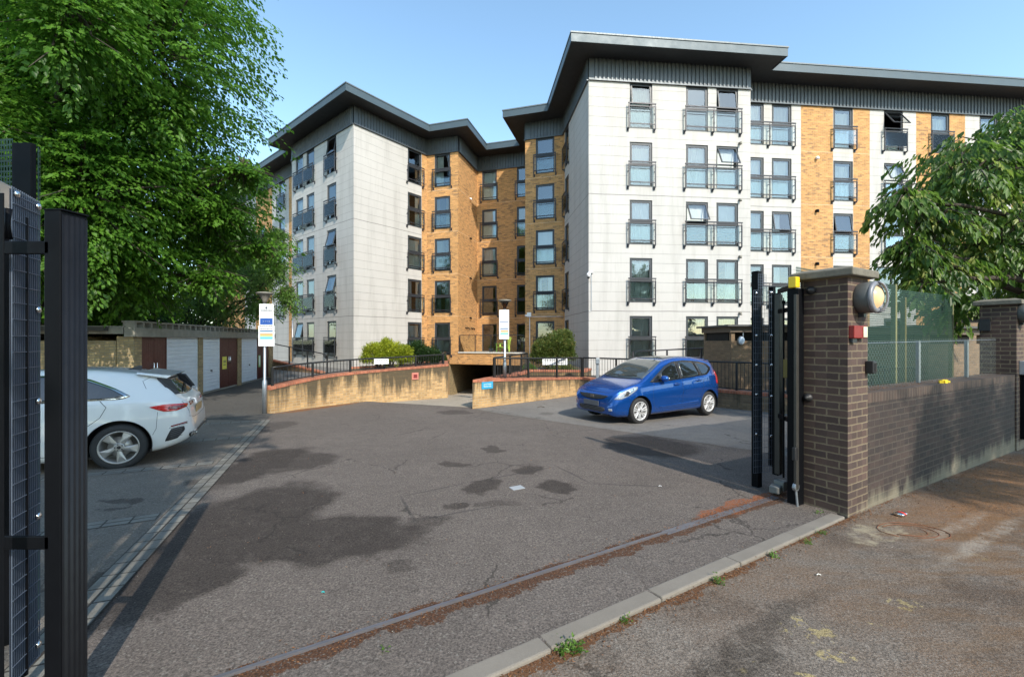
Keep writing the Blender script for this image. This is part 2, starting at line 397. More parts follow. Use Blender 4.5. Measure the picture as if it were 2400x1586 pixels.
yard_blobs = [bl(610,1185,960,1300), bl(320,1120,700,1350), bl(480,1040,640,1140), bl(560,1050,770,1095,.75), bl(250,1230,560,1420),
              bl(215,1330,420,1470,.8), bl(1075,1110,1160,1145,.8), bl(1165,1078,1260,1095,.8), bl(1245,1105,1325,1142,.85), bl(1140,1032,1175,1050,.7),
              bl(1020,1068,1070,1082,.7), bl(1050,1165,1100,1180,.8), bl(1110,1160,1150,1178,.5), bl(960,1195,1040,1225,.55), bl(560,975,660,1010,.5), bl(1020,950,1090,960,.6),
              bl(1400,1010,1620,1060,.85), bl(1130,1170,1200,1190,.4), bl(880,1290,960,1310,.5)]  # first entry on this line paints cast shade into the asphalt colour
def yard_extra(n, p, col, f1, f3):
    # needles and silt lying against the sliding track and the edges
    q = mapping(n, mapping(n, p, loc=(-1.383, -3.9, 0)), rot=(0, 0, -GATE_ANG))
    s = nd(n, 'ShaderNodeSeparateXYZ'); n.links.new(q, s.inputs[0])
    w = math_(n, 'MULTIPLY_ADD', noise(n, p, 3.2, 6, .75), .36, -.105)
    near = math_(n, 'LESS_THAN', math_(n, 'ABSOLUTE', math_(n, 'SUBTRACT', s.outputs[1], -.03)), w)
    k1 = math_(n, 'MULTIPLY', near, math_(n, 'GREATER_THAN', noise(n, p, 60, 2), .40))
    neb = mixc(n, ramp(n, noise(n, p, 75, 3, .8), [(.35, 0.), (.68, 1.)]), (.018,.010,.007), (.15,.062,.026))
    col = mixc(n, math_(n, 'MULTIPLY', k1, .9), col, neb)
    o = blob(n, distort(n, p, .3, 3, 5), 2.35, 4.58, .62, .13, .55)
    o2 = blob(n, distort(n, p, .3, 3, 5), 2.9, 4.95, .5, .06, .55)
    k2 = math_(n, 'MULTIPLY', math_(n, 'MAXIMUM', o, o2), math_(n, 'GREATER_THAN', noise(n, p, 48, 3), .46))
    col = mixc(n, math_(n, 'MULTIPLY', k2, .9), col, mixc(n, noise(n, p, 150, 2), (.14,.035,.012), (.38,.13,.05)))
    # trench reinstatement seams
    for (x0, y0, x1, y1) in ((930,1150,1075,1120),(1075,1120,1290,1080),(930,1150,960,1205),(1290,1080,1370,1120),(1370,1120,1560,1128),(960,1205,1160,1170)):
        a, e = Vector(W_(x0, y0)), Vector(W_(x1, y1)); c_ = (a+e)/2
        k = blob(n, distort(n, p, .06, 3, 4), c_.x, c_.y, (e-a).length/2, .016, math.atan2((e-a).y, (e-a).x), .5)
        col = mixc(n, math_(n, 'MULTIPLY', k, .55), col, (.035,.033,.033))
    # leaf litter along the foot of the curved wall
    o3 = blob(n, distort(n, p, .25, 3, 5), -5.75, 12.95, 1.35, .16, .95)
    k3 = math_(n, 'MULTIPLY', o3, math_(n, 'GREATER_THAN', noise(n, p, 22, 3), .44))
    col = mixc(n, k3, col, (.20,.085,.03))
    # orange dust along the edge of the car park
    return col
M_['yard'] = asphalt('yard_asphalt', (.134,.116,.105), blobs=yard_blobs, extra=yard_extra)
M_['bay'] = asphalt('grey_bay_asphalt', (.165,.148,.128), blobs=[bl(240,1150,330,1162,.7), bl(250,1165,290,1175,.6), bl(205,1300,330,1400,.75), bl(400,1120,450,1130,.6)], speck=.5)
M_['park'] = asphalt('car_park_asphalt', (.185,.175,.163), blobs=[bl(1250,955,1290,962,.4)], speck=.45)
def street_extra(n, p, col, f1, f3):
    # worn yellow paint
    d = distort(n, p, .12, 6, 4)
    spots = [bl(1810,1420,1930,1480,.9), bl(1900,1495,1990,1530,.9), bl(2060,1375,2130,1405,.9), bl(1830,1545,1900,1575,1), bl(1700,1510,1750,1530,.7), bl(2010,1425,2040,1440,.7), bl(1700,1540,1730,1550,.7), bl(2250,1275,2290,1290,.6)]
    k = maxn(n, *[math_(n, 'MULTIPLY', blob(n, d, *q[:6]), q[6]) for q in spots])
    k = math_(n, 'MULTIPLY', k, math_(n, 'GREATER_THAN', noise(n, p, 13, 4, .7), .53))
    col = mixc(n, math_(n, 'MULTIPLY', k, .9), col, mixc(n, f1, (.26,.20,.09), (.48,.39,.19)))
    silt = math_(n, 'MULTIPLY', blob(n, distort(n, p, 1.6, .7, 4), 5.0, 3.9, 2.8, 1.3, .5, .6), ramp(n, noise(n, mapping(n, p, rot=(0,0,-.5), sc=(1,4,1)), 1.6, 6, .75), [(.40, 0.), (.62, .85)]))
    col = mixc(n, silt, col, mixc(n, noise(n, p, 70, 3, .8), (.04,.022,.012), (.27,.155,.075)))
    for (cx_, cy_, L_) in ((4.37, 4.18, .72), (4.35, 3.91, 1.0)):
        k = math_(n, 'MULTIPLY', blob(n, distort(n, p, .12, 4, 4), cx_, cy_, L_, .055, .50, .5), ramp(n, noise(n, p, 14, 4, .7), [(.36, .1), (.56, .7)]))
        col = mixc(n, k, col, (.33,.29,.24))
    big = noise(n, distort(n, p, .5, 2, 4), 1.1, 6, .7); col = mixc(n, ramp(n, big, [(.50, 0.), (.66, .6)]), col, mixc(n, f1, (.03,.02,.014), (.10,.07,.05)))
    # pale mortar dust at the foot of the pier
    pd = math_(n, 'MULTIPLY', blob(n, distort(n, p, .5, 3, 4), 3.35, 3.98, .40, .14, .55), ramp(n, noise(n, p, 9, 5, .7), [(.42, 0.), (.6, .75)]))
    col = mixc(n, pd, col, (.34,.29,.20))
    wf = blob(n, distort(n, distort(n, p, .6, 1.5, 4), .2, 6, 4), PIER.x+g1.x*4.2-g2.x*.55, PIER.y+g1.y*4.2-g2.y*.55, 3.6, .52, .5236, .4)
    wf = math_(n, 'MULTIPLY', wf, ramp(n, noise(n, p, 26, 4, .8), [(.36, 0.), (.54, .95)]))
    col = mixc(n, wf, col, mixc(n, ramp(n, noise(n, p, 80, 3, .8), [(.35, 0.), (.66, 1.)]), (.06,.028,.013), (.36,.185,.08)))
    # damp run
    dk = math_(n, 'MULTIPLY', blob(n, distort(n, distort(n, p, .5, 1.8, 4), .22, 7, 5), .9, 2.12, 1.5, .10, .60, .5), ramp(n, noise(n, p, 18, 4, .8), [(.3, .3), (.55, 1.)]))
    col = mixc(n, math_(n, 'MULTIPLY', dk, .62), col, mixc(n, f1, (.014,.011,.009), (.05,.04,.03)))
    # needles against the kerb
    q = mapping(n, mapping(n, p, loc=(.122, -2.158, 0)), rot=(0, 0, -GATE_ANG-.02))
    s = nd(n, 'ShaderNodeSeparateXYZ'); n.links.new(q, s.inputs[0])
    w = math_(n, 'MULTIPLY_ADD', noise(n, p, 1.9, 5, .7), .42, -.11)
    near = math_(n, 'MULTIPLY', math_(n, 'GREATER_THAN', s.outputs[1], math_(n, 'MULTIPLY', w, -1)), math_(n, 'LESS_THAN', s.outputs[1], .3))
    k1 = math_(n, 'MULTIPLY', near, math_(n, 'GREATER_THAN', noise(n, p, 55, 2), .42))
    col = mixc(n, math_(n, 'MULTIPLY', k1, .9), col, mixc(n, noise(n, p, 150, 2), (.03,.016,.009), (.22,.095,.038)))
    return col
M_['street'] = asphalt('street_asphalt', (.172,.150,.130), needle=.6, extra=street_extra)
M_['ramp'] = asphalt('concrete_ramp_surface', (.36,.32,.26), speck=.2, scale=90)
M_['path'] = asphalt('upper_path_paving', (.17,.165,.16), speck=.3)
M_['soil'] = simple('ground_soil', (.07,.055,.035), .95, 0, .4, 3, .6, 20)

# outline of things that share corners
KA = Vector((-.122, 2.158)); KD = Vector((3.496, 2.172)).normalized(); KN = Vector((-KD.y, KD.x))   # kerb, street side edge
def gl(a, b, z=None):                                    # point in the gate frame, from the pier's near corner
    p = PIER+g1*a+g2*b
    return (p.x, p.y) if z is None else (p.x, p.y, z)
LW = [(-6.67,11.9,.31),(-6.25,12.65,.42),(-5.7,13.35,.526),(-5.15,14.0,.57),(-4.6,14.55,.60),(-4.05,15.1,.625),(-3.54,15.6,.643),(-3.0,16.1,.665),(-2.47,16.6,.69)]
LW2 = [(-2.47,16.6,.69),(-3.1,20.5,.60),(-3.97,27.4,.40)]
RWc = (-1.19, 12.75)
RW2 = [(RWc[0],RWc[1],.44),(-.62,13.9,.44),(-.08,15.2,.44),(.34,16.6,.44),(.62,19,.38),(.76,22,.22),(.80,25.7,.12)]
RW1 = [(RWc[0],RWc[1],.44),(.6,14.25,.36),(2.5,15.95,.24)]
RW3 = [(2.5,15.95,.24),(4.6,14.4,.16),(6.9,12.45,.10),(9.6,10.2,.10)]
kerbL = KA-KD*30
base = sheet('ground', [(-400,-300),(400,-300),(400,500),(-400,500)], 0, M_['soil'], zf=lambda x, y: -2.06)
k2 = KA+KN*.06
yard = [tuple(k2-KD*40), tuple(k2+KD*4.05), tuple(PIER+g2*.1), tuple(PIER+g1*.4+g2*.44), tuple(PIER+g1*40+g2*.44), (45, 45)]
yard += [(30, 26), (12, 13.5), (9.6,10.35)] + [(x, y+.15) for x, y, z in RW3[::-1][1:]] + [(x, y+.15) for x, y, z in RW1[::-1][1:-1]]
yard += [(-1.05, 12.95), (-4.85, 14.35)] + [(x-.12, y+.1) for x, y, z in LW[:4][::-1]] + [(-6.8, 12.1), (-12.9, 23.2), (-14.5, 28), (-50, 40), (-60, 10)]
sheet('yard_asphalt', yard, 0, M_['yard'])
st = [tuple(KA-KD*40), tuple(KA+KD*4.2), tuple(PIER+g1*.3-g2*-.1), tuple(PIER+g1*40+g2*.1), (60, -30), (-60, -40)]
sheet('street', st, -.022, M_['street'])
# parking bays on the left, paved strips between them
S0, S1 = (-2.896, 2.916), (-6.2, 10.65); T0, T1 = (-2.556, 2.574), (-6.03, 10.65)
def ext(a, b, t): return (a[0]+(b[0]-a[0])*t, a[1]+(b[1]-a[1])*t)
sheet('parking_bay', [ext(S0, S1, -.13), ext(S0, S1, 1.0), (-10.1, 10.9), (-12, 10.9), (-14,-1), (-3.2, 1.2)], .004, M_['bay'])
sheet('driveway', [(-6.1, 10.68), (-6.62, 11.95), (-12.85, 23), (-13.6, 23.3), (-10.4, 11.8), (-10.2, 10.93)], .004, asphalt('dark_driveway_asphalt', (.085,.082,.078), speck=.3))
pk = [(-1.1,12.72),(4.07,7.3),(4.75,6.35),(8.6,8.5),(9.9,9.4),(9.6,10.1),(6.9,12.35),(4.6,14.3),(2.5,15.85),(.6,14.15)]
sheet('car_park', pk, .004, M_['park'])
def setts(name, c1, c2, bw, rh):
    m, n, b = newmat(name); u = uvn(n); p = wpos(n)
    t = nd(n, 'ShaderNodeTexBrick'); n.links.new(u, t.inputs['Vector']); t.offset = 0
    t.inputs['Color1'].default_value = (*c1, 1); t.inputs['Color2'].default_value = (*c2, 1); t.inputs['Mortar'].default_value = (.035,.03,.025, 1)
    t.inputs['Scale'].default_value = 1; t.inputs['Mortar Size'].default_value = .009; t.inputs['Brick Width'].default_value = bw; t.inputs['Row Height'].default_value = rh; t.inputs['Mortar Smooth'].default_value = .3
    col = mixc(n, .5, t.outputs['Color'], mixc(n, noise(n, p, 90, 3), (.4,.4,.4), (1.5,1.5,1.5)), 'MULTIPLY')
    col = mixc(n, ramp(n, noise(n, p, 3, 5, .7), [(.45, 0.), (.7, .6)]), col, (.05,.045,.035))
    n.links.new(col, b.inputs['Base Color']); b.inputs['Roughness'].default_value = .9
    bump(n, b, math_(n, 'ADD', math_(n, 'MULTIPLY', t.outputs['Fac'], -1), noise(n, p, 60, 3)), .6, .006)
    return m
M_['setts'] = setts('grey_setts', (.20,.19,.165), (.15,.142,.125), .205, .105)
def strip(name, a, b, w0, w1, side, off=.009, n=30):
    """paved strip from a to b; side -1/+1 chooses which side the width goes; UV runs along it"""
    A, B = Vector(a), Vector(b); d = (B-A).normalized(); nn = Vector((-d.y, d.x))*side; L = (B-A).length
    mb = MB(); uv = []
    for i in range(n+1):
        t = L*i/n; w = w0+(w1-w0)*i/n; p = A+d*t; q = p+nn*w
        mb.v += [(p.x, p.y, G(p.y)+off), (q.x, q.y, G(q.y)+off)]; uv += [(t, 0), (t, .21)]
    for i in range(n):
        f = (2*i, 2*i+2, 2*i+3, 2*i+1) if side > 0 else (2*i, 2*i+1, 2*i+3, 2*i+2)
        mb.f.append(f)
    o = mb.build(name, M_['setts'], uv=uv); o['kind'] = 'structure'; return o
strip('paving_strip', ext(S0, S1, -.12), S1, .215, .215, -1, n=60)
for a, e in (((-4.39,6.36),0),((-3.45,4.21),0),((-5.22,8.35),0),((-6.1,10.5),0)):
    A = Vector(a)-Vector((.03, .0)); strip('paving_strip', tuple(A), tuple(A-Vector((.88,.475))*6.5), .21, .21, -1, off=.008)
# ramp to the basement, garage floor, upper paths
L2 = [(x+.02, y) for x, y, z in LW[4:]]
ramp_poly = [(-4.85,14.35), (-1.05,12.95)]+[(x, y) for x, y, z in RW2[1:]]+[(.8,27.6),(-4.0,27.6)]+[(x, y) for x, y, z in LW[4:-1][::-1]]
def rz(x, y):
    s = (x+1.05)*(-.346)+(y-12.95)*.938                  # distance past the crest
    s = max(0, s); return -.42-.02*s-.007*s*s if s < 13.7 else -2.0
le = [(-4.85,14.35)]+[(x, y) for x, y, z in LW[4:]]+[(-3.1,20.5),(-4.0,27.6)]; ri = [(-1.05,12.95)]+[(x, y) for x, y, z in RW2[1:]]+[(.8,27.6)]
def along(P, k, n):
    c = [0.]
    for i in range(1, len(P)): c.append(c[-1]+math.dist(P[i], P[i-1]))
    s_ = c[-1]*k/n
    for i in range(len(P)-1):
        if s_ <= c[i+1]+1e-6: t_ = (s_-c[i])/(c[i+1]-c[i]); return (P[i][0]+(P[i+1][0]-P[i][0])*t_, P[i][1]+(P[i+1][1]-P[i][1])*t_)
mb = MB(); NR = 24
for i in range(NR+1):
    a, e = along(le, i, NR), along(ri, i, NR)
    for j in range(7): x = a[0]+(e[0]-a[0])*j/6; y = a[1]+(e[1]-a[1])*j/6; mb.v.append((x, y, rz(x, y)+.002))
for i in range(NR):
    for j in range(6): k = i*7+j; mb.f.append((k, k+1, k+8, k+7))
mb.build('ramp', M_['ramp'])['kind'] = 'structure'
sheet('garage_floor', [(-9,27.5),(4,25.6),(8,48),(-12,48)], 0, M_['ramp'], zf=lambda x, y: -2.0)
up1 = [(x-.05, y+.08) for x, y, z in LW]+[(-3.2,20.5),(-4.1,27.6),(-5.5,28.2),(-8,26),(-20,38),(-24,34),(-14,25.6),(-12.7,22.9),(-6.75,12.1)]
sheet('upper_path', up1, 0, M_['path'], zf=lambda x, y: min(0, -.42+max(0, (y-12))*.035)+.003)
up2 = [(x+.08, y+.05) for x, y, z in RW2]+[(3,25.6),(3.6,20),(11.4,20.8),(11.3,22),(45,26),(45,16),(12,13.4),(9.65,10.4)]+[(x, y+.1) for x, y, z in RW3[::-1][1:]]+[(x, y+.1) for x, y, z in RW1[::-1][1:]]
sheet('upper_path', up2, 0, M_['path'], zf=lambda x, y: .0)

# kerb stones: one long run of separate lengths
m, n, b = newmat('kerb_concrete'); p = wpos(n)
f = noise(n, p, 3, 5, .65); c = mixc(n, f, (.145,.126,.104), (.25,.222,.188)); c = mixc(n, .35, c, mixc(n, noise(n, p, 160, 2), (.5,.5,.5), (1.4,1.4,1.4)), 'MULTIPLY')
n.links.new(c, b.inputs['Base Color']); b.inputs['Roughness'].default_value = .9; bump(n, b, noise(n, p, 90, 3), .5, .003); M_['kerb'] = m
mb = MB(); t = -6.0; rnd = random.Random(4)
while t < 4.05:
    L = .915; a = KA+KD*t; e = KA+KD*min(t+L-.006, 4.09); dz = rnd.uniform(-.004, .006); o_ = rnd.uniform(-.004,.004)
    q = [a+KN*o_, e+KN*o_, e+KN*(.128+o_), a+KN*(.128+o_)]
    mb.hexa([(v.x, v.y, G(v.y)-.15) for v in q], [(v.x, v.y, G(v.y)+.004+dz) for v in q]); t += L
ko = mb.build('kerb', M_['kerb'], bevel=.012); ko['kind'] = 'structure'
# steel gate track
tr = MB(); A = Vector((1.383, 3.9)); d = Vector((.851,.525)); 
for t0, t1 in ((-6.4, .15),):
    a = A+d*t0; e = A+d*t1
    tr.bar((a.x, a.y, G(a.y)+.006), (e.x, e.y, G(e.y)+.006), .022, .02)
a = A+d*.0; e = A+d*1.9
tr.bar((a.x, a.y, G(a.y)-.004), (e.x, e.y, G(e.y)-.004), .075, .02)
tag(tr.build('gate_track', simple('worn_track_steel', (.17,.165,.18), .45, .5, .2, 8)), 'worn steel gate track running across the entrance asphalt', 'gate track')
# ------------------------------------------------------------ apartment building
ZT = 13.60; ZS = 14.60; ZF = 14.97; FL = 2.70; W1 = .68; WH = 2.06
L3 = (-14.03,29.79); L2p = (-14.75,28.87); L0 = (-8.78,23.89); L1 = (-5.53,28.02); E1 = (-3.43,27.39); G1p = (-2.48,30.69)
F1 = (1.83,29.45); D1 = (.79,25.84); C4 = (3.01,25.20); C1 = (3.535,19.87); C2 = (11.43,20.65); C3 = (11.33,21.67)
LBf = (L3[0]-.768*20, L3[1]+.641*20); Wf = (C3[0]+.9951*45, C3[1]+.0985*45)
line = [LBf, L3, L2p, L0, L1, E1, G1p, F1, D1, C4, C1, C2, C3, Wf]
names = ['LB','LS','LL','LR','E','G','F','DS','D','AS','A','WS','W']
S = {nm: Fr(line[i], line[i+1]) for i, nm in enumerate(names)}
bld = thing('apartment_building', (0, 27, 0), 'large five storey apartment block in white cladding and orange brick with dark overhanging roof', 'apartment building')
brk = MB(); WINS = []; M_['reveal'] = simple('reveal_grey', (.20,.20,.20), .7)
win_id = [0]
rnd = random.Random(11)
def rowz(k): return W1+FL*(5-k)                          # k = 1 top ... 5 bottom
def wall(F, zones, ops, z0, z1=ZT):
    ts = sorted({0., F.L} | {t for z in zones for t in z[:2]} | {o[0] for o in ops} | {o[1] for o in ops})
    ts = [t for t in ts if -1e-6 <= t <= F.L+1e-6]
    zs = sorted({z0, z1} | {o[2] for o in ops} | {o[3] for o in ops} | {z for q in zones if len(q) > 3 for z in (q[3], q[4])})
    zs = [z for z in zs if z0-1e-6 <= z <= z1+1e-6]
    cells = {}
    for i in range(len(ts)-1):
        for j in range(len(zs)-1):
            tm = (ts[i]+ts[i+1])/2; zm = (zs[j]+zs[j+1])/2
            if any(o[0] < tm < o[1] and o[2] < zm < o[3] for o in ops): continue
            kind = 'c'
            for q in zones:
                if q[0] <= tm <= q[1] and (len(q) < 5 or q[3] < zm < q[4]): kind = q[2]
            cells[i, j] = kind
    while cells:                                         # one part per continuous area of one material
        st_ = [next(iter(cells))]; kind = cells.pop(st_[0]); mb = MB(); vid = {}
        def vv(i, j):
            if (i, j) not in vid: a = F(ts[i]); vid[i, j] = len(mb.v); mb.v.append((a[0], a[1], zs[j]))
            return vid[i, j]
        while st_:
            i, j = st_.pop(); mb.f.append((vv(i, j), vv(i+1, j), vv(i+1, j+1), vv(i, j+1)))
            for q in ((i+1, j), (i-1, j), (i, j+1), (i, j-1)):
                if cells.get(q) == kind: cells.pop(q); st_.append(q)
        mb.build('cladding_wall' if kind == 'c' else 'brick_wall', M_['clad' if kind == 'c' else 'brick'], bld)
    for o, wo_ in zip(ops, WINS[-len(ops):] if ops else []):                                        # reveals
        d = -.13; reveal = MB()
        q = [(o[0],o[2]),(o[1],o[2]),(o[1],o[3]),(o[0],o[3])]
        for i in range(4):
            (ta, za), (tb, zb) = q[i], q[(i+1)%4]
            a, b_ = F(ta), F(tb); c, e = F(tb, d), F(ta, d)
            reveal.poly([(e[0],e[1],za),(c[0],c[1],zb),(b_[0],b_[1],zb),(a[0],a[1],za)])
        reveal.build('reveal', M_['reveal'], wo_)
def window(F, t0, t1, zb, zt, tilt=0, cur=None, door=False, mull=0):
    fr = MB(); w = .065; fb = lambda a, b, c, d, n0=-.11, n1=-.045: fr.fbox(F, a, b, n1, n0, c, d)
    zm = zb+(zt-zb)*.49
    fb(t0+.004, t0+w, zb+.004, zt-.004); fb(t1-w, t1-.004, zb+.004, zt-.004); fb(t0+w, t1-w, zb+.004, zb+w+.02); fb(t0+w, t1-w, zt-w, zt-.004)
    if not door: fb(t0+w, t1-w, zm-.05, zm+.05)
    if mull: fb((t0+t1)/2-.05, (t0+t1)/2+.05, zb+w+.02, zt-w)
    W_o = fr.build('window', M_['frame'], bld); WINS.append(W_o)
    # upper sash
    if not door and not mull:
        sa = MB(); a, b_, c, d = t0+w+.005, t1-w-.005, zm+.055, zt-w-.005; s = .05
        def sp(t, n, z):                                 # hinge at the top edge
            if tilt:
                dz = d-z; z = d-dz*math.cos(tilt)+0*n; n = n+dz*math.sin(tilt)
            p = F(t, n); return (p[0], p[1], z)
        def sb(t_a, t_b, z_a, z_b):
            n0, n1 = -.085, -.035
            sa.hexa([sp(t_a,n1,z_a),sp(t_a,n0,z_a),sp(t_b,n0,z_a),sp(t_b,n1,z_a)][::-1], [sp(t_a,n1,z_b),sp(t_a,n0,z_b),sp(t_b,n0,z_b),sp(t_b,n1,z_b)][::-1])
        sb(a, a+s, c, d); sb(b_-s, b_, c, d); sb(a+s, b_-s, c, c+s); sb(a+s, b_-s, d-s, d)
        sa.build('sash', M_['frame'], W_o)
        g = MB(); g.poly([sp(a+s,-.06,c+s), sp(b_-s,-.06,c+s), sp(b_-s,-.06,d-s), sp(a+s,-.06,d-s)]); g.build('pane', M_['glass'], W_o)
        g = MB(); p = [F(t0+w,-.075), F(t1-w,-.075)]
        g.poly([(*p[0],zb+w),(*p[1],zb+w),(*p[1],zm-.05),(*p[0],zm-.05)]); g.build('pane', M_['glass'], W_o)
    else:
        g = MB(); p = [F(t0+w,-.075), F(t1-w,-.075)]
        g.poly([(*p[0],zb+w),(*p[1],zb+w),(*p[1],zt-w),(*p[0],zt-w)]); g.build('pane', M_['glass'], W_o)
    # curtains: folded cloth hanging inside
    cur = cur if cur is not None else rnd.choice(['full','full','full','sides','sides','left','right','blind','half','none','none'])
    cm = rnd.choice([M_['curtain']]*6+[M_['curtain2']]*2+[M_['curtain3'] if F in (S['LR'], S['E'], S['F']) else M_['curtain']])
    def cloth(a, b_, z0, z1, amp=.035):
        c = MB(); k = max(6, int((b_-a)/.035)); ph = rnd.uniform(0, 6)
        for i in range(k+1):
            t = a+(b_-a)*i/k; n_ = -.20+amp*math.sin(ph+i*1.9)+amp*.5*math.sin(i*.7+ph*2)
            p = F(t, n_); q = F(t+rnd.uniform(-.01,.01), n_)
            c.v += [(q[0],q[1],z0), (p[0],p[1],z1)]
        for i in range(k): c.f.append((2*i, 2*i+2, 2*i+3, 2*i+1))
        c.build('curtain', cm, W_o, smooth=True)
    if cur == 'full': cloth(t0+.03, t1-.03, zb+.05, zt-rnd.choice([.08,.08,.2]))
    elif cur == 'sides': cloth(t0+.03, t0+rnd.uniform(.25,.42), zb+.05, zt-.1); cloth(t1-rnd.uniform(.25,.42), t1-.03, zb+.05, zt-.1)
    elif cur == 'left': cloth(t0+.03, t0+.55, zb+.05, zt-.1)
    elif cur == 'right': cloth(t1-.55, t1-.03, zb+.05, zt-.1)
    elif cur == 'blind': cloth(t0+.05, t1-.05, zb+rnd.choice([.1,.9,1.2]), zt-.06, .006)
    elif cur == 'half': cloth(t0+.05, t1-.05, zb+.08, zb+1.0)
    return W_o
def balustrade(F, t0, t1, zb, mids=(), n1=.15):
    m = MB(); a, b_ = t0-.09, t1+.09; zt = zb+1.06
    ps = [a]+list(mids)+[b_]
    for t in ps:
        m.fbox(F, t-.025, t+.025, n1+.02, n1-.02, zb-.06, zb+.98)          # post
        m.fbox(F, t-.022, t+.022, n1-.018, .0, zb-.10, zb-.03)               # foot bracket
        m.fbox(F, t-.045, t+.045, .03, .0, zb-.17, zb+.0)
        m.fbox(F, t-.012, t+.012, n1-.018, .0, zb+.66, zb+.70)
    m.fbox(F, a-.03, b_+.03, n1+.03, n1-.02, zt, zt+.055)
    m.fbox(F, a, b_, n1+.012, n1-.012, zb+.94, zb+.98)
    m.fbox(F, a, b_, n1+.012, n1-.012, zb+.12, zb+.165)
    for t in ps: m.fbox(F, t-.01, t+.01, n1+.01, n1-.01, zb+.98, zt)
    for t in ps:                                          # glass clips
        for z in (.32, .76): m.fbox(F, t-.04 if t > a else t, t+.04 if t < b_ else t, n1+.022, n1-.02, zb+z, zb+z+.04)
    o = m.build('balustrade', M_['rail'], bld)
    for i in range(len(ps)-1):
        g = MB(); g.fbox(F, ps[i]+.035, ps[i+1]-.035, n1+.005, n1-.005, zb+.2, zb+.9); g.build('glass_panel', M_['balglass'], o)
    return o
def column(F, x0, x1, rows=(1,2,3,4,5), w=1.09, tilt={}, cur={}, bal=True, t=None, zoff={}, doors=()):
    """window column whose photo edges are x0..x1"""
    if t is None:
        tm = (F.tpx(x0)+F.tpx(x1))/2; t0, t1 = tm-w/2, tm+w/2
    else: t0, t1 = t
    ops = []
    for k in rows:
        zb = rowz(k); zt = zb+WH if k > 1 else ZT
        if k == 1: zt = ZT-.01
        ops.append((t0, t1, zb, zt))
        window(F, t0, t1, zb, zt, tilt.get(k, 0), cur.get(k), door=k in doors)
        if bal and k not in doors: balustrade(F, t0, t1, zb)
    return ops
def pair(F, xa, xb, w=1.09, rows=(1,2,3,4,5), tilt={}, cur={}):
    ops = []
    (a0, a1), (b0, b1) = xa, xb
    ta = (F.tpx(a0)+F.tpx(a1))/2; tb = (F.tpx(b0)+F.tpx(b1))/2
    for k in rows:
        zb = rowz(k); zt = zb+WH if k > 1 else ZT-.01
        for j, tm in enumerate((ta, tb)):
            ops.append((tm-w/2, tm+w/2, zb, zt)); window(F, tm-w/2, tm+w/2, zb, zt, tilt.get((k, j), 0), cur.get((k, j)))
        balustrade(F, ta-w/2, tb+w/2, zb, mids=((ta+tb)/2,))
    return ops
T1 = R(13); T2 = R(24); T3 = R(34)
# --- right block, front
F = S['A']
ops = column(F, 1474.8, 1529.7, tilt={1: R(8)}, cur={1:'full',2:'full',3:'full',4:'full',5:'full'})
ops += pair(F, (1607,1660), (1678,1731), tilt={(2,1): T2, (3,0): T2, (1,1): R(8)}, cur={(1,0):'none',(1,1):'none',(2,0):'full',(2,1):'blind',(3,0):'blind',(3,1):'blind',(4,0):'right',(4,1):'right',(5,0):'full',(5,1):'full'})
wall(F, [], ops, -.5)
# --- right block, side
F = S['AS']; ops = column(F, 0, 0, t=(F.L-4.95+.05-.35, F.L-4.95+.05+.55)) if False else column(F, 0, 0, t=(.42, 1.32))
wall(F, [(0,.32,'b')], ops, -.5)
F = S['WS']; wall(F, [], [], -.5)
# --- right wing
F = S['W']; xs = lambda a, b: (F.tpx(a), F.tpx(b))
ops = pair(F, (1742,1791.4), (1807.6,1856.3), w=1.07, tilt={(3,1): R(10)}, cur={(1,0):'full',(1,1):'full',(2,0):'full',(2,1):'full'})
ops += column(F, 1952, 2000, tilt={3: R(9)}, cur={1:'full',2:'full',3:'none',4:'full'})
zones = [(F.tpx(1877), F.tpx(2038.5), 'b'), (ops[-1][0]-.02, ops[-1][1]+.02, 'c')]
o2 = column(F, 2071, 2117, tilt={1: T3, 2: T2}, rows=(1,2,3,5), cur={1:'half',2:'full',3:'full'}); ops += o2
tm = F.tpx(2092); zb = rowz(4); ops.append((tm-.95, tm+.95, zb, zb+WH)); window(F, tm-.95, tm+.95, zb, zb+WH, cur='none', mull=1); balustrade(F, tm-.95, tm+.95, zb, mids=(tm,))
ops += column(F, 2181, 2226, cur={1:'full',2:'full'})
zones += [(F.tpx(2147), F.tpx(2262), 'b')]
ops += column(F, 2296, 2338, rows=(1,2,3,4)); zones += [(F.tpx(2370), F.L, 'b')]
ops += column(F, 2400, 2440, rows=(1,2,3,4))
wall(F, zones, ops, -.5)
# --- brick returns in the middle
F = S['D']; ops = column(F, 1256, 1299, w=1.12, cur={1:'none',2:'none',3:'full',4:'sides',5:'none'}); wall(F, [(0, F.L, 'b')], ops, -2)
F = S['DS']; wall(F, [(0, F.L, 'b')], [], .8)
F = S['F']; ops = column(F, 1129.6, 1164.7, doors=(5,), cur={1:'full',2:'full',3:'full',4:'none',5:'none'}); 
ops += column(F, 1212, 1247, doors=(5,), cur={1:'none',2:'full',3:'none',4:'none',5:'none'}); wall(F, [(0, F.L, 'b')], ops, .6)
F = S['G']; wall(F, [(0, F.L, 'b')], [], .6)
F = S['E']; ops = column(F, 1018, 1056, cur={1:'left',2:'sides',3:'left',4:'sides',5:'full'}); wall(F, [(0, F.L, 'b')], ops, .09)
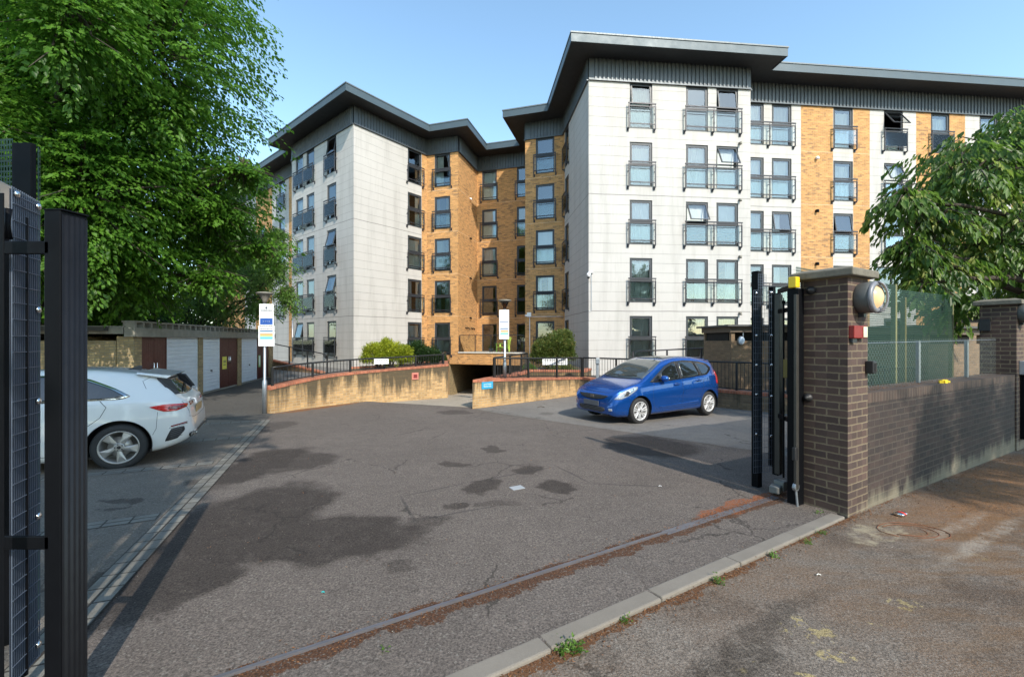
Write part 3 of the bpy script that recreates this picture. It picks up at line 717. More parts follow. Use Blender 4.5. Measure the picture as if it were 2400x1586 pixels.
# --- left block
F = S['LR']; ops = column(F, 957, 985.8, t=(3.72,4.80), cur={1:'none',2:'sides',3:'full',4:'sides',5:'full'}); wall(F, [(4.82, F.L, 'b')], ops, -.5)
F = S['LL']; ops = column(F, 767.5, 787, cur={1:'none',2:'none'}, tilt={3: R(14), 4: R(14), 1: R(10)})
ops += pair(F, (694,710), (720,735), w=1.05, tilt={(5,0): R(12)}); wall(F, [], ops, -.5)
F = S['LS']; wall(F, [], [], -.5)
F = S['LB']; L = F.L
ops = column(F, 0, 0, t=(L-1.4, L-.35)); ops += column(F, 0, 0, t=(L-4.9, L-3.85), rows=(1,2,3,4)); ops += column(F, 0, 0, t=(L-8.6, L-7.5), rows=(2,3,4), bal=False)
wall(F, [(L-3.2, L-1.65, 'b'), (L-9.5, L-6.2, 'b'), (0, L-12, 'b')], ops, -.5)
# rear walls close the volume
for a, b_ in ((Wf, (60, 48)), ((60, 48), (-35, 60)), ((-35, 60), LBf)):
    brk.poly([(*b_, -2), (*a, -2), (*a, ZS), (*b_, ZS)][::-1])
brk.build('rear_wall', M_['brick'], bld)
# ribbed zinc band
rb = MB()
for nm in names:
    F = S[nm]; t = .0; L = F.L
    if nm == 'LB': t = L-16
    if nm == 'W': L = 26
    prof = [(t, .03), (t+.18, .03)]; t += .18
    while t < L-.2:
        prof += [(t, .03), (t+.085, .03), (t+.105, .075), (t+.175, .075), (t+.195, .03)]; t += .195
    prof += [(L-.0, .03)]
    for i in range(len(prof)-1):
        if abs(prof[i+1][0]-prof[i][0]) < 1e-6 and prof[i+1][1] == prof[i][1]: continue
        a, b_ = F(*prof[i]), F(*prof[i+1])
        rb.poly([(a[0],a[1],ZT+.02),(b_[0],b_[1],ZT+.02),(b_[0],b_[1],ZS),(a[0],a[1],ZS)])
    tt = t if False else (S[nm].L-16 if nm == 'LB' else 0)
    rb.fbox(F, tt, L, .09, 0, ZT-.03, ZT+.02)
rb.build('zinc_band', M_['zinc'], bld)
# roof: footprint pushed out by the eaves overhang
OV = 1.08
def offset(pts, o):
    out = []
    for i in range(len(pts)):
        if i == 0: f = Fr(pts[0], pts[1]); out.append(f(0, o)); continue
        if i == len(pts)-1: f = Fr(pts[-2], pts[-1]); out.append(f(f.L, o)); continue
        f, g = Fr(pts[i-1], pts[i]), Fr(pts[i], pts[i+1]); nx, ny = f.n[0]+g.n[0], f.n[1]+g.n[1]; k = o*2/(nx*nx+ny*ny)
        out.append((pts[i][0]+nx*k, pts[i][1]+ny*k))
    return out
eave = offset([p for i, p in enumerate(line)], OV)
rf = MB(); inner = offset(line, OV-.02)
rf.poly([(x, y, ZF-.02) for x, y in eave]+[(62, 50, ZF-.02), (-37, 62, ZF-.02)])
rf.build('roof', simple('roof_membrane', (.18,.18,.18), .8), bld)
sf = MB(); sf.poly(([(x, y, ZS) for x, y in inner]+[(62, 50, ZS), (-37, 62, ZS)])[::-1]); sf.build('soffit', M_['soffit'], bld)
fa = MB(); cp = MB()
for i in range(len(eave)-1):
    f = Fr(eave[i], eave[i+1]); a, b_ = eave[i], eave[i+1]
    e2 = offset(line, OV+.03); e0 = offset(line, OV-.04)
    fa.hexa([(*a, ZS-.03), (*b_, ZS-.03), (*e0[i+1], ZS-.03), (*e0[i], ZS-.03)], [(*a, ZF), (*b_, ZF), (*e0[i+1], ZF), (*e0[i], ZF)])
    cp.hexa([(*e2[i], ZF-.03), (*e2[i+1], ZF-.03), (*e0[i+1], ZF-.03), (*e0[i], ZF-.03)], [(*e2[i], ZF+.035), (*e2[i+1], ZF+.035), (*e0[i+1], ZF+.035), (*e0[i], ZF+.035)])
fa.build('fascia', M_['fascia'], bld); cp.build('roof_edge_trim', simple('pale_roof_edge', (.13,.15,.16), .5, .3), bld)
# pale movement joints in the brickwork, one below each row of sills
M_['joint'] = simple('pale_movement_joint', (.62,.46,.30), .8)
for nm, ta, tb in (('E', .0, S['E'].L), ('G', 0, S['G'].L), ('F', 0, S['F'].L), ('D', 0, S['D'].L), ('W', S['W'].tpx(1877), S['W'].tpx(2038.5))):
    for k in (1, 2, 3, 4):
        q = MB(); q.fbox(S[nm], ta+.003, tb-.003, .0035, -.01, rowz(k)-.235, rowz(k)-.215); q.build('movement_joint', M_['joint'], bld)
# terrace over the garage opening
te = MB(); te.hexa([(*E1,.62),(*D1,.62),(*F1,.62),(*G1p,.62)], [(*E1,.84),(*D1,.84),(*F1,.84),(*G1p,.84)]); te.build('terrace_slab', M_['concrete'], bld)
F = Fr(E1, D1); bb = MB(); bb.fbox(F, 0, F.L, .02, -.25, .09, .80); bb.build('terrace_beam', M_['brick'], bld)
bb = MB(); bb.fbox(F, .05, F.L+.1, .09, -.2, .80, .875); bb.build('terrace_edge', simple('pale_terrace_edge', (.55,.53,.48), .7), bld)
bm_ = MB()
for i in range(5): bm_.fbox(F, .1+i*(F.L-.2)/4-.02, .1+i*(F.L-.2)/4+.02, -.03, -.07, .875, 1.92)
bm_.fbox(F, .08, F.L-.08, -.025, -.075, 1.9, 1.94); to = bm_.build('terrace_balustrade', M_['rail'], bld)
g = MB(); g.fbox(F, .12, F.L-.12, -.045, -.055, .93, 1.88); g.build('glass_panel', M_['balglass'], to)
# basement side walls
bs = MB(); bs.poly([(*L1,-2),(-3.98,27.58,-2),(-3.98,27.58,.09),(*L1,.09)]); bs.poly([(-3.98,27.58,-2),(-2,42,-2),(-2,42,.6),(-3.98,27.58,.6)]); bs.build('basement_wall', M_['garagebrick'], bld); bs = MB(); bs.poly([(.85,25.9,-2),(3.5,41,-2),(3.5,41,.6),(.85,25.9,.6)][::-1])
bs.poly([(-2,42,-2),(3.5,41,-2),(3.5,41,.6),(-2,42,.6)]); bs.build('basement_wall', M_['garagebrick'], bld)
# flues, vents and pipes on the brickwork
def vent(F, t, z, m=None, r=.05):
    v = MB(); p = F(t, 0); q = F(t, .12); v.tube([(*p, z), (*q, z-.01)], r, 10); v.tube([(*q, z), (q[0], q[1], z-.10)], r*.8, 8); v.build('flue_vent', m or M_['black'], bld, smooth=True)
F = S['G']
for k, zz in enumerate((rowz(1)+.0, rowz(2)+.0, rowz(3)+.0, rowz(4)+.0)): vent(F, 2.0, zz-.25, M_['whiteplastic'] if k == 0 else M_['black'])
for t in (1.2, 1.6, 2.2, 2.6): vent(F, t, rowz(5)+1.75, r=.035)
F = S['W']
for k in (2,3,4,5): vent(F, F.tpx(1913), rowz(k)+2.15, M_['whiteplastic'] if k == 2 else M_['black'], .07)
F = S['A']
for k in (2,3,4,5): vent(F, F.tpx(1733), rowz(k)+2.22, M_['concrete'], .06)
pp = MB(); F = S['LB']; p = F(F.L-1.9, .1); pp.tube([(*p, -.3), (*p, ZT)], .05, 8); p = S['LL'](.35, .1); pp.tube([(*p, -.2), (*p, 3.0)], .05, 8); pp.build('drain_pipe', M_['alu'], bld, smooth=True)
# ------------------------------------------------------------ retaining walls, railings
def smoothpath(pts, k=4):
    P = [Vector(p) for p in pts]; out = []
    for i in range(len(P)-1):
        p0, p1, p2, p3 = P[max(i-1,0)], P[i], P[i+1], P[min(i+2,len(P)-1)]
        for j in range(k):
            t = j/k; out.append(.5*((2*p1)+(p2-p0)*t+(2*p0-5*p1+4*p2-p3)*t*t+(3*p1-p0-3*p2+p3)*t**3))
    out.append(P[-1]); return out
def offs(P, o):
    out = []
    for i in range(len(P)):
        a, b = P[max(i-1,0)], P[min(i+1,len(P)-1)]; d = (b-a).to_2d().normalized()
        out.append((P[i].x+d.y*o, P[i].y-d.x*o))
    return out
def brick_run(root, pts, th, zbot, mat, capmat, k=4, caph=.075, ov=.02, side=1, name='wall_body', b0=None):
    """wall whose visible face follows pts (x,y,ztop); thickness to the other side"""
    P = smoothpath(pts, k) if k > 1 else [Vector(p) for p in pts]
    A = offs(P, 0); B = offs(P, -th*side); u = [0]
    if b0: B[0] = b0
    for i in range(1, len(P)): u.append(u[-1]+(P[i].to_2d()-P[i-1].to_2d()).length)
    mb = MB(); uv = []
    def face(Q, rev):
        n0 = len(mb.v)
        for i in range(len(P)):
            zb = zbot(*Q[i]) if callable(zbot) else zbot
            zt = P[i].z-caph
            for z in (zb, zt): mb.v.append((Q[i][0], Q[i][1], z)); uv.append((u[i], z))
        for i in range(len(P)-1):
            f = (n0+2*i, n0+2*i+2, n0+2*i+3, n0+2*i+1); mb.f.append(f[::-1] if rev else f)
    face(A, side < 0); face(B, side > 0)
    n = len(P)
    for i in (0, n-1):
        n0 = len(mb.v)
        for q_, uu in ((A[i], u[i]), (B[i], u[i]+th)):
            zb = zbot(*q_) if callable(zbot) else zbot
            for z in (zb, P[i].z-caph): mb.v.append((q_[0], q_[1], z)); uv.append((uu, z))
        f = (n0, n0+1, n0+3, n0+2); mb.f.append(f if (i == 0) == (side > 0) else f[::-1])
    # end faces need their own uv: accept the shared one
    mb.build(name, mat, root, uv=uv)
    cA = offs(P, ov*side); cB = offs(P, -(th+ov)*side); cB[0] = b0 or cB[0]; cb = MB(); uv2 = []
    for i in range(n):
        zt = P[i].z
        for q, z in ((cA[i], zt-caph), (cA[i], zt), (cB[i], zt), (cB[i], zt-caph)):
            cb.v.append((q[0], q[1], z))
        uv2 += [(u[i], .1), (u[i], .18), (u[i], .44), (u[i], .5)]
    for i in range(n-1):
        for a in range(4):
            b = (a+1) % 4; f = (4*i+a, 4*i+4+a, 4*i+4+b, 4*i+b); cb.f.append(f if side > 0 else f[::-1])
    cb.f.append((0,1,2,3) if side > 0 else (3,2,1,0)); cb.f.append((4*n-1,4*n-2,4*n-3,4*n-4) if side > 0 else (4*n-4,4*n-3,4*n-2,4*n-1))
    cb.build('coping', capmat, root, uv=uv2)
    return P, u
gz = lambda x, y: (rz(x, y) if y > 14.2 else G(y))-.25
t = thing('retaining_wall', (*LW[0][:2], G(12)), 'long curved buff brick retaining wall with red brick coping and dark run-off streaks beside the garage ramp', 'wall')
brick_run(t, LW, .33, gz, M_['buff'], M_['redcop'], 4)
brick_run(t, [(-2.475,16.68,.688)]+LW2[1:], .33, lambda x, y: rz(x, y)-.3, M_['buff'], M_['redcop'], 1)
# pinkish hydrant plate fixed on the wall
PW = [Vector(p) for p in LW]
def on_wall(pts, x):
    for i in range(len(pts)-1):
        f = Fr(pts[i][:2], pts[i+1][:2]); tt = f.tpx(x)
        if -1e-6 <= tt <= f.L+1e-6: return f, tt
    return f, tt
PS = smoothpath(LW, 4); f, tt = on_wall([tuple(p) for p in PS], 972.5)
hy = MB(); p = f(tt, .012); Yh = p[1]
def plaque(name, f, tc, w, z0, z1, mat, label, cat, n0=.004, th=.02, parent=None):
    q = MB(); q.fbox(f, tc-w/2, tc+w/2, n0+th, n0, z0, z1); o = q.build(name, mat, parent)
    if label: tag(o, label, cat)
    return o
z0, z1 = PZ(889, Yh), PZ(873, Yh)
t = thing('hydrant_plate', (*f(tt, 0), z0), 'small pink and dark red plate set in the curved buff brick wall', 'wall plate')
plaque('plate_border', f, tt, .26, z0, z1, simple('pink_plate', (.55,.20,.15), .6), None, None, -.03, .06, t)
plaque('plate_face', f, tt, .15, z0+.06, z1-.06, simple('dark_red_plate', (.20,.03,.03), .5), None, None, .028, .012, t)

t = thing('retaining_wall', (*RWc, G(12)), 'buff brick retaining wall with red coping turning the corner right of the garage ramp', 'wall')
side = [(RWc[0]+.31, RWc[1]+.70, .439)]+list(RW2)[2:]
brick_run(t, side, .33, gz, M_['buff'], M_['redcop'], 3, side=-1, name='ramp_side_wall')
brick_run(t, [(RWc[0]+.02, RWc[1]-.001, .44)]+RW1[1:], .33, gz, M_['buff'], M_['redcop'], 3, caph=.077, name='front_wall', b0=(RWc[0]+.323, RWc[1]+.73))
t = thing('retaining_wall', (2.5,15.9,G(12)), 'low stained brick retaining wall with red coping behind the parked blue car', 'wall')
brick_run(t, [(2.505,15.94,.242)]+RW3[1:], .33, gz, M_['buffdark'], M_['redcop'], 2)

def railing(name, pts, loc, label, h=None, spacing=.105, post_every=12, mat=None, k=4, ztop=None, foot=.0, balus=True):
    root = thing(name, loc, label, 'railing', None)
    P = smoothpath(pts, k) if k > 1 else [Vector(p) for p in pts]
    cum = [0]
    for i in range(1, len(P)): cum.append(cum[-1]+(P[i]-P[i-1]).length)
    def at(s):
        for i in range(len(P)-1):
            if s <= cum[i+1]+1e-9:
                f = (s-cum[i])/(cum[i+1]-cum[i]); return P[i].lerp(P[i+1], f)
        return P[-1]
    L = cum[-1]; n = int(L/spacing)
    top = MB(); top.tube([p+Vector((0,0,0)) for p in P], .027, 8); top.build('top_rail', mat or M_['blackrail'], root, smooth=True)
    lo = MB()
    step = L/max(1, round(L/(spacing*post_every)))
    nb = round(L/step)
    for j in range(nb+1):
        p = at(min(L, j*step)); q = MB(); d = (at(min(L, j*step+.05))-at(max(0, j*step-.05))); ang = math.atan2(d.y, d.x)
        zb = foot(p) if callable(foot) else foot
        q.box((p.x, p.y, zb), (.055, .055, p.z-zb), ang); q.build('post', mat or M_['blackrail'], root)
        if j < nb and balus:
            b = MB(); m_ = int(step/spacing)
            for i in range(1, m_):
                p = at(j*step+i*step/m_); zb = (foot(p) if callable(foot) else foot)+.05
                b.box((p.x, p.y, zb), (.014, .014, p.z-zb-.01), 0)
            a, e = at(j*step), at(j*step+step); 
            for i in range(4):
                a, e = at(j*step+step*i/4), at(j*step+step*(i+1)/4)
                za = (foot(a) if callable(foot) else foot)+.06; ze = (foot(e) if callable(foot) else foot)+.06
                b.bar((a.x,a.y,za), (e.x,e.y,ze), .02, .03)
            b.build('baluster_panel', mat or M_['blackrail'], root)
    return root
def topz_of(wall):
    def f(p):
        best = min(range(len(wall)-1), key=lambda i: (Vector(wall[i][:2])+Vector(wall[i+1][:2])-2*p.to_2d()).length)
        a, b = Vector(wall[best]), Vector(wall[best+1]); d = (b-a).to_2d(); s = max(0, min(1, (p.to_2d()-a.to_2d()).dot(d)/d.length_squared))
        return a.z+(b.z-a.z)*s-.01
    return f
SLW = [tuple(p) for p in smoothpath(LW, 4)]
rp = [(-6.73,12.1,.84),(-6.3,12.85,.90),(-5.8,13.5,.94),(-5.25,14.15,.97),(-4.7,14.75,.985),(-4.15,15.3,1.0),(-3.6,15.8,1.02),(-3.1,16.3,1.04),(-2.66,16.72,1.05)]
railing('railing', rp, (-6.73,12.1,.3), 'black metal railing with thin bars following the long curved brick wall', foot=topz_of(SLW))
railing('railing', [(-2.7,16.8,1.05),(-3.3,20.5,1.0),(-4.1,26.8,.9)], (-2.7,16.8,.6), 'black railing turning back along the left side of the garage ramp towards the opening', foot=topz_of(LW2), k=2)
railing('railing', [(-.55,13.55,1.05),(.75,14.5,1.0),(2.6,16.1,.955)], (-.55,13.5,.4), 'black metal railing on the buff wall left of the parked blue car', foot=topz_of(RW1), k=2)
railing('railing', [(2.66,16.1,.955),(4.7,14.6,.95),(7.0,12.65,.945),(9.7,10.4,.94)], (2.66,16.1,.2), 'black metal railing running behind the blue car towards the brown brick store', foot=topz_of(RW3), k=2)
railing('railing', [(-.57,13.65,1.05),(-.1,14.7,1.08),(.45,16.3,1.1),(.62,17.2,1.1)], (-.5,13.6,.4), 'short black railing turning back along the right side of the garage ramp', foot=topz_of(RW2), k=2)
# wheelchair ramp at the left block
t = thing('ramp_wall', (-9.6,21.6,-.2), 'dark brick ramp wall with sloping red coping in front of the left block', 'wall')
brick_run(t, [(-13.9,24.4,.56),(-13.3,24.0,.49),(-9.6,21.6,.03)], .25, -.5, M_['buffdark'], M_['redcop'], 1)
up = MB(); up.hexa([(-13.8,24.5,-.5),(-9.5,21.7,-.5),(-8.9,22.6,-.5),(-13.2,25.4,-.5)], [(-13.8,24.5,.40),(-9.5,21.7,-.12),(-8.9,22.6,-.12),(-13.2,25.4,.40)]); up.build('ramp_surface', M_['path'], t)
railing('handrail', [(-13.4,24.1,1.42),(-9.6,21.7,.95),(-9.2,21.45,.85)], (-9.6,21.7,0), 'thin black handrail sloping up the ramp of the left block', foot=lambda p: .03+(-9.6-p.x)*.124, k=1, balus=False, post_every=14)
t = thing('planter_wall', (-7.9,20.6,-.1), 'low brick planter wall with red coping under the yellow-green bushes', 'wall')
brick_run(t, [(-7.85,20.9,.30),(-5.0,22.3,.36),(-4.75,24.5,.38)], .25, -.5, M_['buffdark'], M_['redcop'], 1)
so_ = MB(); so_.hexa([(-7.8,21.1,-.3),(-5.1,22.5,-.3),(-5.2,27.5,-.3),(-8.3,23.6,-.3)], [(-7.8,21.1,.2),(-5.1,22.5,.2),(-5.2,27.5,.2),(-8.3,23.6,.2)]); so_.build('planting_soil', M_['soil'], t)
t = thing('planter_wall', (.5,16.6,0), 'buff brick planter wall with red coping in front of the round bush', 'wall')
brick_run(t, [(.66,16.75,.46),(2.9,16.9,.43),(3.35,18.2,.43)], .25, -.3, M_['buff'], M_['redcop'], 1)
so_ = MB(); so_.hexa([(.8,17,-.1),(2.9,17.15,-.1),(3.2,18.5,-.1),(2.9,24.9,-.1),(.95,25.5,-.1)][:4], [(.8,17,.36),(2.9,17.15,.36),(3.2,18.5,.36),(2.9,24.9,.36)]); so_.build('planting_soil', M_['soil'], t)
t = thing('planter_wall', (5.6,17.6,0), 'low brick planter wall with red coping under the ground floor windows of the right block', 'wall')
brick_run(t, [(5.2,16.6,.42),(8.2,16.9,.42)], .25, -.3, M_['buffdark'], M_['redcop'], 1)
railing('handrail', [(4.75,16.9,1.16),(5.9,16.95,1.22),(8.8,17.0,1.36)], (5,17,0), 'slim grey handrail with two posts in front of the ground floor windows', foot=.3, k=1, balus=False, mat=M_['rail'], post_every=12)
# name boards tied to the railings, their lettering weathered beyond reading
def board(x0, x1, y0, y1, Y, label, ang=0):
    xa, xb = PX(x0, Y), PX(x1, Y); za, zb = PZ(y1, Y), PZ(y0, Y)
    f = Fr((xa, Y), (xb, Y+(xb-xa)*ang)); t = thing('name_board', (xa, Y, za), label, 'sign')
    plaque('board', f, f.L/2, f.L, za, zb, M_['whiteplastic'], None, None, 0, .012, t)
    q = MB(); rr = random.Random(int(x0)); s = .07*f.L
    while s < .92*f.L:
        w = rr.uniform(.02, .05)
        q.fbox(f, s, s+w, .016, .0125, za+(zb-za)*.62, za+(zb-za)*.84); s += w+.018
    s = .5*f.L
    while s < .8*f.L:
        w = rr.uniform(.015, .03); q.fbox(f, s, s+w, .016, .0125, za+(zb-za)*.22, za+(zb-za)*.38); s += w+.015
    q.build('lettering', simple('faded_lettering', (.22,.22,.22), .6), t)
board(877, 908, 841, 853, 14.55, 'small white name board fixed behind the curved railing below the yellow-green bush', .3)
board(1271, 1330, 840, 855, 15.45, 'long white name board fixed on the railing in front of the round bush', .75*0+.1)

# ------------------------------------------------------------ lamp posts with notices
def lamp_post(loc, h, base_h, label, rim):
    t = thing('lamp_post', loc, label, 'lamp post', 'short lamp posts with parking notices')
    x, y, z = loc; p = MB(); p.tube([(x,y,z-.05),(x,y,z+base_h),(x,y,z+base_h+.05),(x,y,z+h)], [.062,.062,.038,.038], 14); p.build('pole', M_['alu'], t, smooth=True)
    M = Matrix.Translation((x, y, z+h)); b = MB(); b.lathe([(0,-.02),(.05,-.02),(.065,.05),(.14,.20),(.165,.215),(.165,.23),(0,.25)], M, 20); b.build('lamp_bowl', rim, t, smooth=True)
    b = MB(); b.lathe([(.165,.20),(.215,.235),(.225,.25),(.17,.27),(0,.285)], M, 20); b.build('lamp_cap', M_['concrete'], t, smooth=True)
    return t
M_['bowl1'] = simple('dusty_lamp_bowl', (.19,.17,.145), .6, 0, .3, 8)
m = glassmat('smoked_lamp_bowl', (.45,.38,.30), 1.45, .1, 0); M_['bowl2'] = m
yl = 11.9
lamp_post((-6.83, yl, -.42), PZ(708, yl)+.42, PZ(893, yl)+.42, 'short grey lamp post with a dusty cone head standing beside the garages', M_['bowl1'])
y2 = 13.95
lamp_post((PX(1183, y2), y2, .44), PZ(722, y2)-.44, PZ(851, y2)-.44, 'grey lamp post with smoked cone head standing on the red coping right of the ramp', M_['bowl2'])
def colr(name, c, r=.5): 
    if name not in M_: M_[name] = simple(name, c, r, 0, .04, 3)
    return M_[name]
def notice(name, cx, Y, x0, x1, y0, y1, label, rows, yaw=0.0, emblem=False):
    xa, xb = PX(x0, Y), PX(x1, Y); za, zb = PZ(y1, Y), PZ(y0, Y); H = zb-za
    f = Fr((xa, Y), (xb, Y+yaw)); t = thing(name, (xa, Y, za), label, 'sign')
    plaque('panel', f, f.L/2, f.L, za, zb, M_['whiteplastic'], None, None, 0, .008, t)
    bym = {}
    for (a, b, l, r_, mt, typ) in rows:                   # fractions from the top
        mb = bym.setdefault(mt, MB())
        if typ == 'bar': mb.fbox(f, f.L*l, f.L*r_, .0105, .0085, zb-H*b, zb-H*a)
        else:                                             # small print: rows of word-length dashes
            rr = random.Random(int(a*1000)); s = f.L*l
            while s < f.L*r_-.01:
                w = min(rr.uniform(.015, .05), f.L*r_-s); mb.fbox(f, s, s+w, .0105, .0085, zb-H*b, zb-H*a); s += w+.008
    for mt, mb in bym.items(): mb.build('printed_text' if 'ink' in mt or 'grey' in mt else 'printed_band', M_[mt], t)
    if emblem:
        e = MB(); c = f(f.L*.5, .011); sh = [(-.028,.03),(-.028,-.005),(0,-.038),(.028,-.005),(.028,.03),(0,.036)]
        e.poly([(c[0]+u*f.d[0], c[1]+u*f.d[1], zb-H*.12*1.6+v) for u, v in sh]); e.build('shield_emblem', M_['ink'], t)
colr('ink', (.06,.07,.10)); colr('greyprint', (.42,.45,.50)); colr('signblue', (.02,.09,.36)); colr('signnavy', (.06,.14,.30)); colr('signorange', (.85,.33,.14)); colr('signgreen', (.45,.68,.25)); colr('signcyan', (.13,.47,.78)); colr('signwhite', (.8,.8,.8)); colr('signpale', (.55,.75,.9))
txt = lambda a, b, n, mt='greyprint', l=.12, r=.88, th=.4: [(a+(b-a)*i/n, a+(b-a)*(i+th)/n, l, r, mt, 'txt') for i in range(n)]
colr('inkwhite', (.8,.82,.85))
notice('parking_notice', 0, yl-.08, 608, 639.5, 712, 762, 'white notice with dark shield and blue panel, upper sign on the post beside the garages',
       [(.28,.335,.12,.88,'ink','txt')]+txt(.37,.62,5)+[(.67,.97,.06,.94,'signblue','bar'), (.80,.835,.25,.75,'signwhite','txt'), (.88,.9,.2,.7,'greyprint','txt')], .04, True)
notice('parking_notice', 0, yl-.07, 606, 641.5, 763, 811, 'white notice with orange, green and blue bands, lower sign on post beside the garages',
       [(.02,.05,.08,.92,'ink','txt'), (.14,.175,.12,.85,'ink','txt'), (.23,.29,.1,.9,'signnavy','bar'), (.30,.37,.1,.9,'signpale','bar'), (.38,.47,.1,.9,'signorange','bar'), (.475,.55,.1,.9,'signgreen','bar'), (.555,.66,.1,.9,'signcyan','bar')]+txt(.70,.92,6), .04)
notice('parking_notice', 0, y2-.09, 1170, 1193, 726, 794.5, 'tall white parking notice with coloured bands on the post above the garage ramp',
       txt(.05,.38,12)+[(.40,.425,.06,.92,'signnavy','bar')]+txt(.46,.58,4)+[(.62,.66,.1,.92,'signnavy','bar'), (.70,.75,.15,.92,'signorange','bar'), (.765,.80,.15,.92,'signgreen','bar'), (.80,.84,.1,.92,'signcyan','bar')]+txt(.87,.97,4), .0)
# small blue notice on the corner of the wall, with its wording
def text_mesh(s, size, f, tc, zc, n, mat, parent, name='lettering', align='CENTER', ext=.001):
    cu = bpy.data.curves.new('txt', 'FONT'); cu.body = s; cu.size = size; cu.align_x = align; cu.align_y = 'CENTER'; cu.extrude = ext; cu.offset = size*.012
    ob = bpy.data.objects.new('txt', cu); COL.objects.link(ob); dg = bpy.context.evaluated_depsgraph_get()
    me = bpy.data.meshes.new_from_object(ob.evaluated_get(dg)); bpy.data.objects.remove(ob); bpy.data.curves.remove(cu)
    mb = MB()
    for v in me.vertices:
        p = f(tc+v.co.x, n+v.co.z); mb.v.append((p[0], p[1], zc+v.co.y))
    for q in me.polygons: mb.f.append(tuple(q.vertices))
    bpy.data.meshes.remove(me); return mb.build(name, mat, parent)
q1 = smoothpath([(RWc[0]+.02,RWc[1]-.001,.44)]+RW1[1:], 3); f, tq = on_wall([tuple(v) for v in q1], 1141); ta, tb = f.tpx(1128.5), f.tpx(1154.5); Yq = f(ta)[1]
za, zb = PZ(912, Yq), PZ(895, Yq)
t = thing('blue_sign', (*f(ta), za), 'small light blue residents parking sign on the corner of the buff brick wall', 'sign')
plaque('panel', f, (ta+tb)/2, tb-ta, za, zb, simple('light_blue_enamel', (.04,.33,.55), .35, 0, .03), None, None, -.04, .06, t)
text_mesh('Secure Parking', .047, f, (ta+tb)/2, za+(zb-za)*.66, .0215, M_['signwhite'], t)
text_mesh('Residents Only', .047, f, (ta+tb)/2, za+(zb-za)*.36, .0215, M_['signwhite'], t)

# ------------------------------------------------------------ garages
GF = Fr((-10.56,11.96), (-13.33,23.9)); gfz = -.40
# face looks towards the yard: outward normal must point to +x
ga = thing('garage_block', (-10.6,12,G(12)), 'row of flat roofed brick garages with white and brown doors beside the driveway', 'garages')
def gfn(t, n=0): p = GF(t, n); return p
bk = MB()
Lg = GF.L
def gbox(mb, t0, t1, n0, n1, z0, z1): mb.fbox(GF, t0, t1, n0, n1, z0, z1)
s_ = 1                                                    # +n points to the yard
pil = [(0,.35),(3.72,4.07),(7.33,7.77),(11.63,12.26)]
for a, b_ in pil: bk = MB(); gbox(bk, a, b_, .06, -.35, -.6, 1.72); bk.build('brick_pier', M_['garagebrick'], ga)
d = Vector(GF.d); nn = Vector(GF.n)
q = GF(0,-.35)
sw = MB(); F2 = Fr((q[0]-nn.x*5.2, q[1]-nn.y*5.2), q); sw.fbox(F2, 0, F2.L-.02, 0, -.22, -.6, 1.60); 
sw.build('side_wall', M_['garagebrick'], ga)
rw = MB(); rw.fbox(GF, -.1, 12.3, -5.4, -5.6, -.6, 1.9); rw.build('rear_wall', M_['garagebrick'], ga); rw = MB(); rw.fbox(GF, .02, 12.24, -1.2, -1.3, -.6, 1.7); rw.build('inner_wall', M_['garagebrick'], ga)
ft = MB(); gbox(ft, -.15, 12.4, .16, -.1, 1.70, 1.96); gbox(ft, -.15, .08, -.12, -5.6, 1.78, 1.96); ft.build('concrete_fascia', M_['concrete'], ga, bevel=.01)
rf = MB(); gbox(rf, -.12, 12.38, -.101, -5.6, 1.90, 2.0)
# row of open concrete blocks along the roof edge
for i in range(33):
    a = -.1+i*.38; gbox(rf, a, a+.09, .13, -.15, 1.961, 2.10)
gbox(rf, -.12, 12.4, .15, -.17, 2.10, 2.15); rf.build('roof', M_['concrete'], ga)
dv = MB(); gbox(dv, .1, 12.2, -.16, -1.1, 1.62, 1.69); 
tr_ = MB(); gbox(tr_, .35, 12.2, .03, -.12, gfz+.0, gfz+.06); tr_.build('threshold', M_['concrete'], ga)
M_['gwhite'] = simple('white_garage_paint', (.62,.66,.70), .45, 0, .13, 2.5)
def white_door(a, b_):
    m = MB(); z = gfz+.07; rows = 15; h = (1.66-z)/rows
    for i in range(rows):
        p = [GF(a+.02, 0), GF(b_-.02, 0)]; q = [GF(a+.02, .022), GF(b_-.02, .022)]
        zb, zt = z+i*h, z+(i+1)*h
        m.poly([(*q[0],zb+.012),(*q[1],zb+.012),(*q[1],zt-.03),(*q[0],zt-.03)]); m.poly([(*p[0],zb),(*p[1],zb),(*q[1],zb+.012),(*q[0],zb+.012)]); m.poly([(*q[0],zt-.03),(*q[1],zt-.03),(*p[1],zt),(*p[0],zt)])
    gbox(m, a, a+.05, .03, -.05, z, 1.70); gbox(m, b_-.05, b_, .03, -.05, z, 1.70); gbox(m, a+.05, b_-.05, .025, -.05, 1.665, 1.70)
    o = m.build('garage_door', M_['gwhite'], ga); o['label'] = 'white ribbed up-and-over garage door'
    h = MB(); gbox(h, (a+b_)/2-.05, (a+b_)/2+.05, .05, .02, .42, .46); gbox(h, (a+b_)/2-.012, (a+b_)/2+.012, .06, .05, .38, .47); h.build('handle', M_['trim'], o)
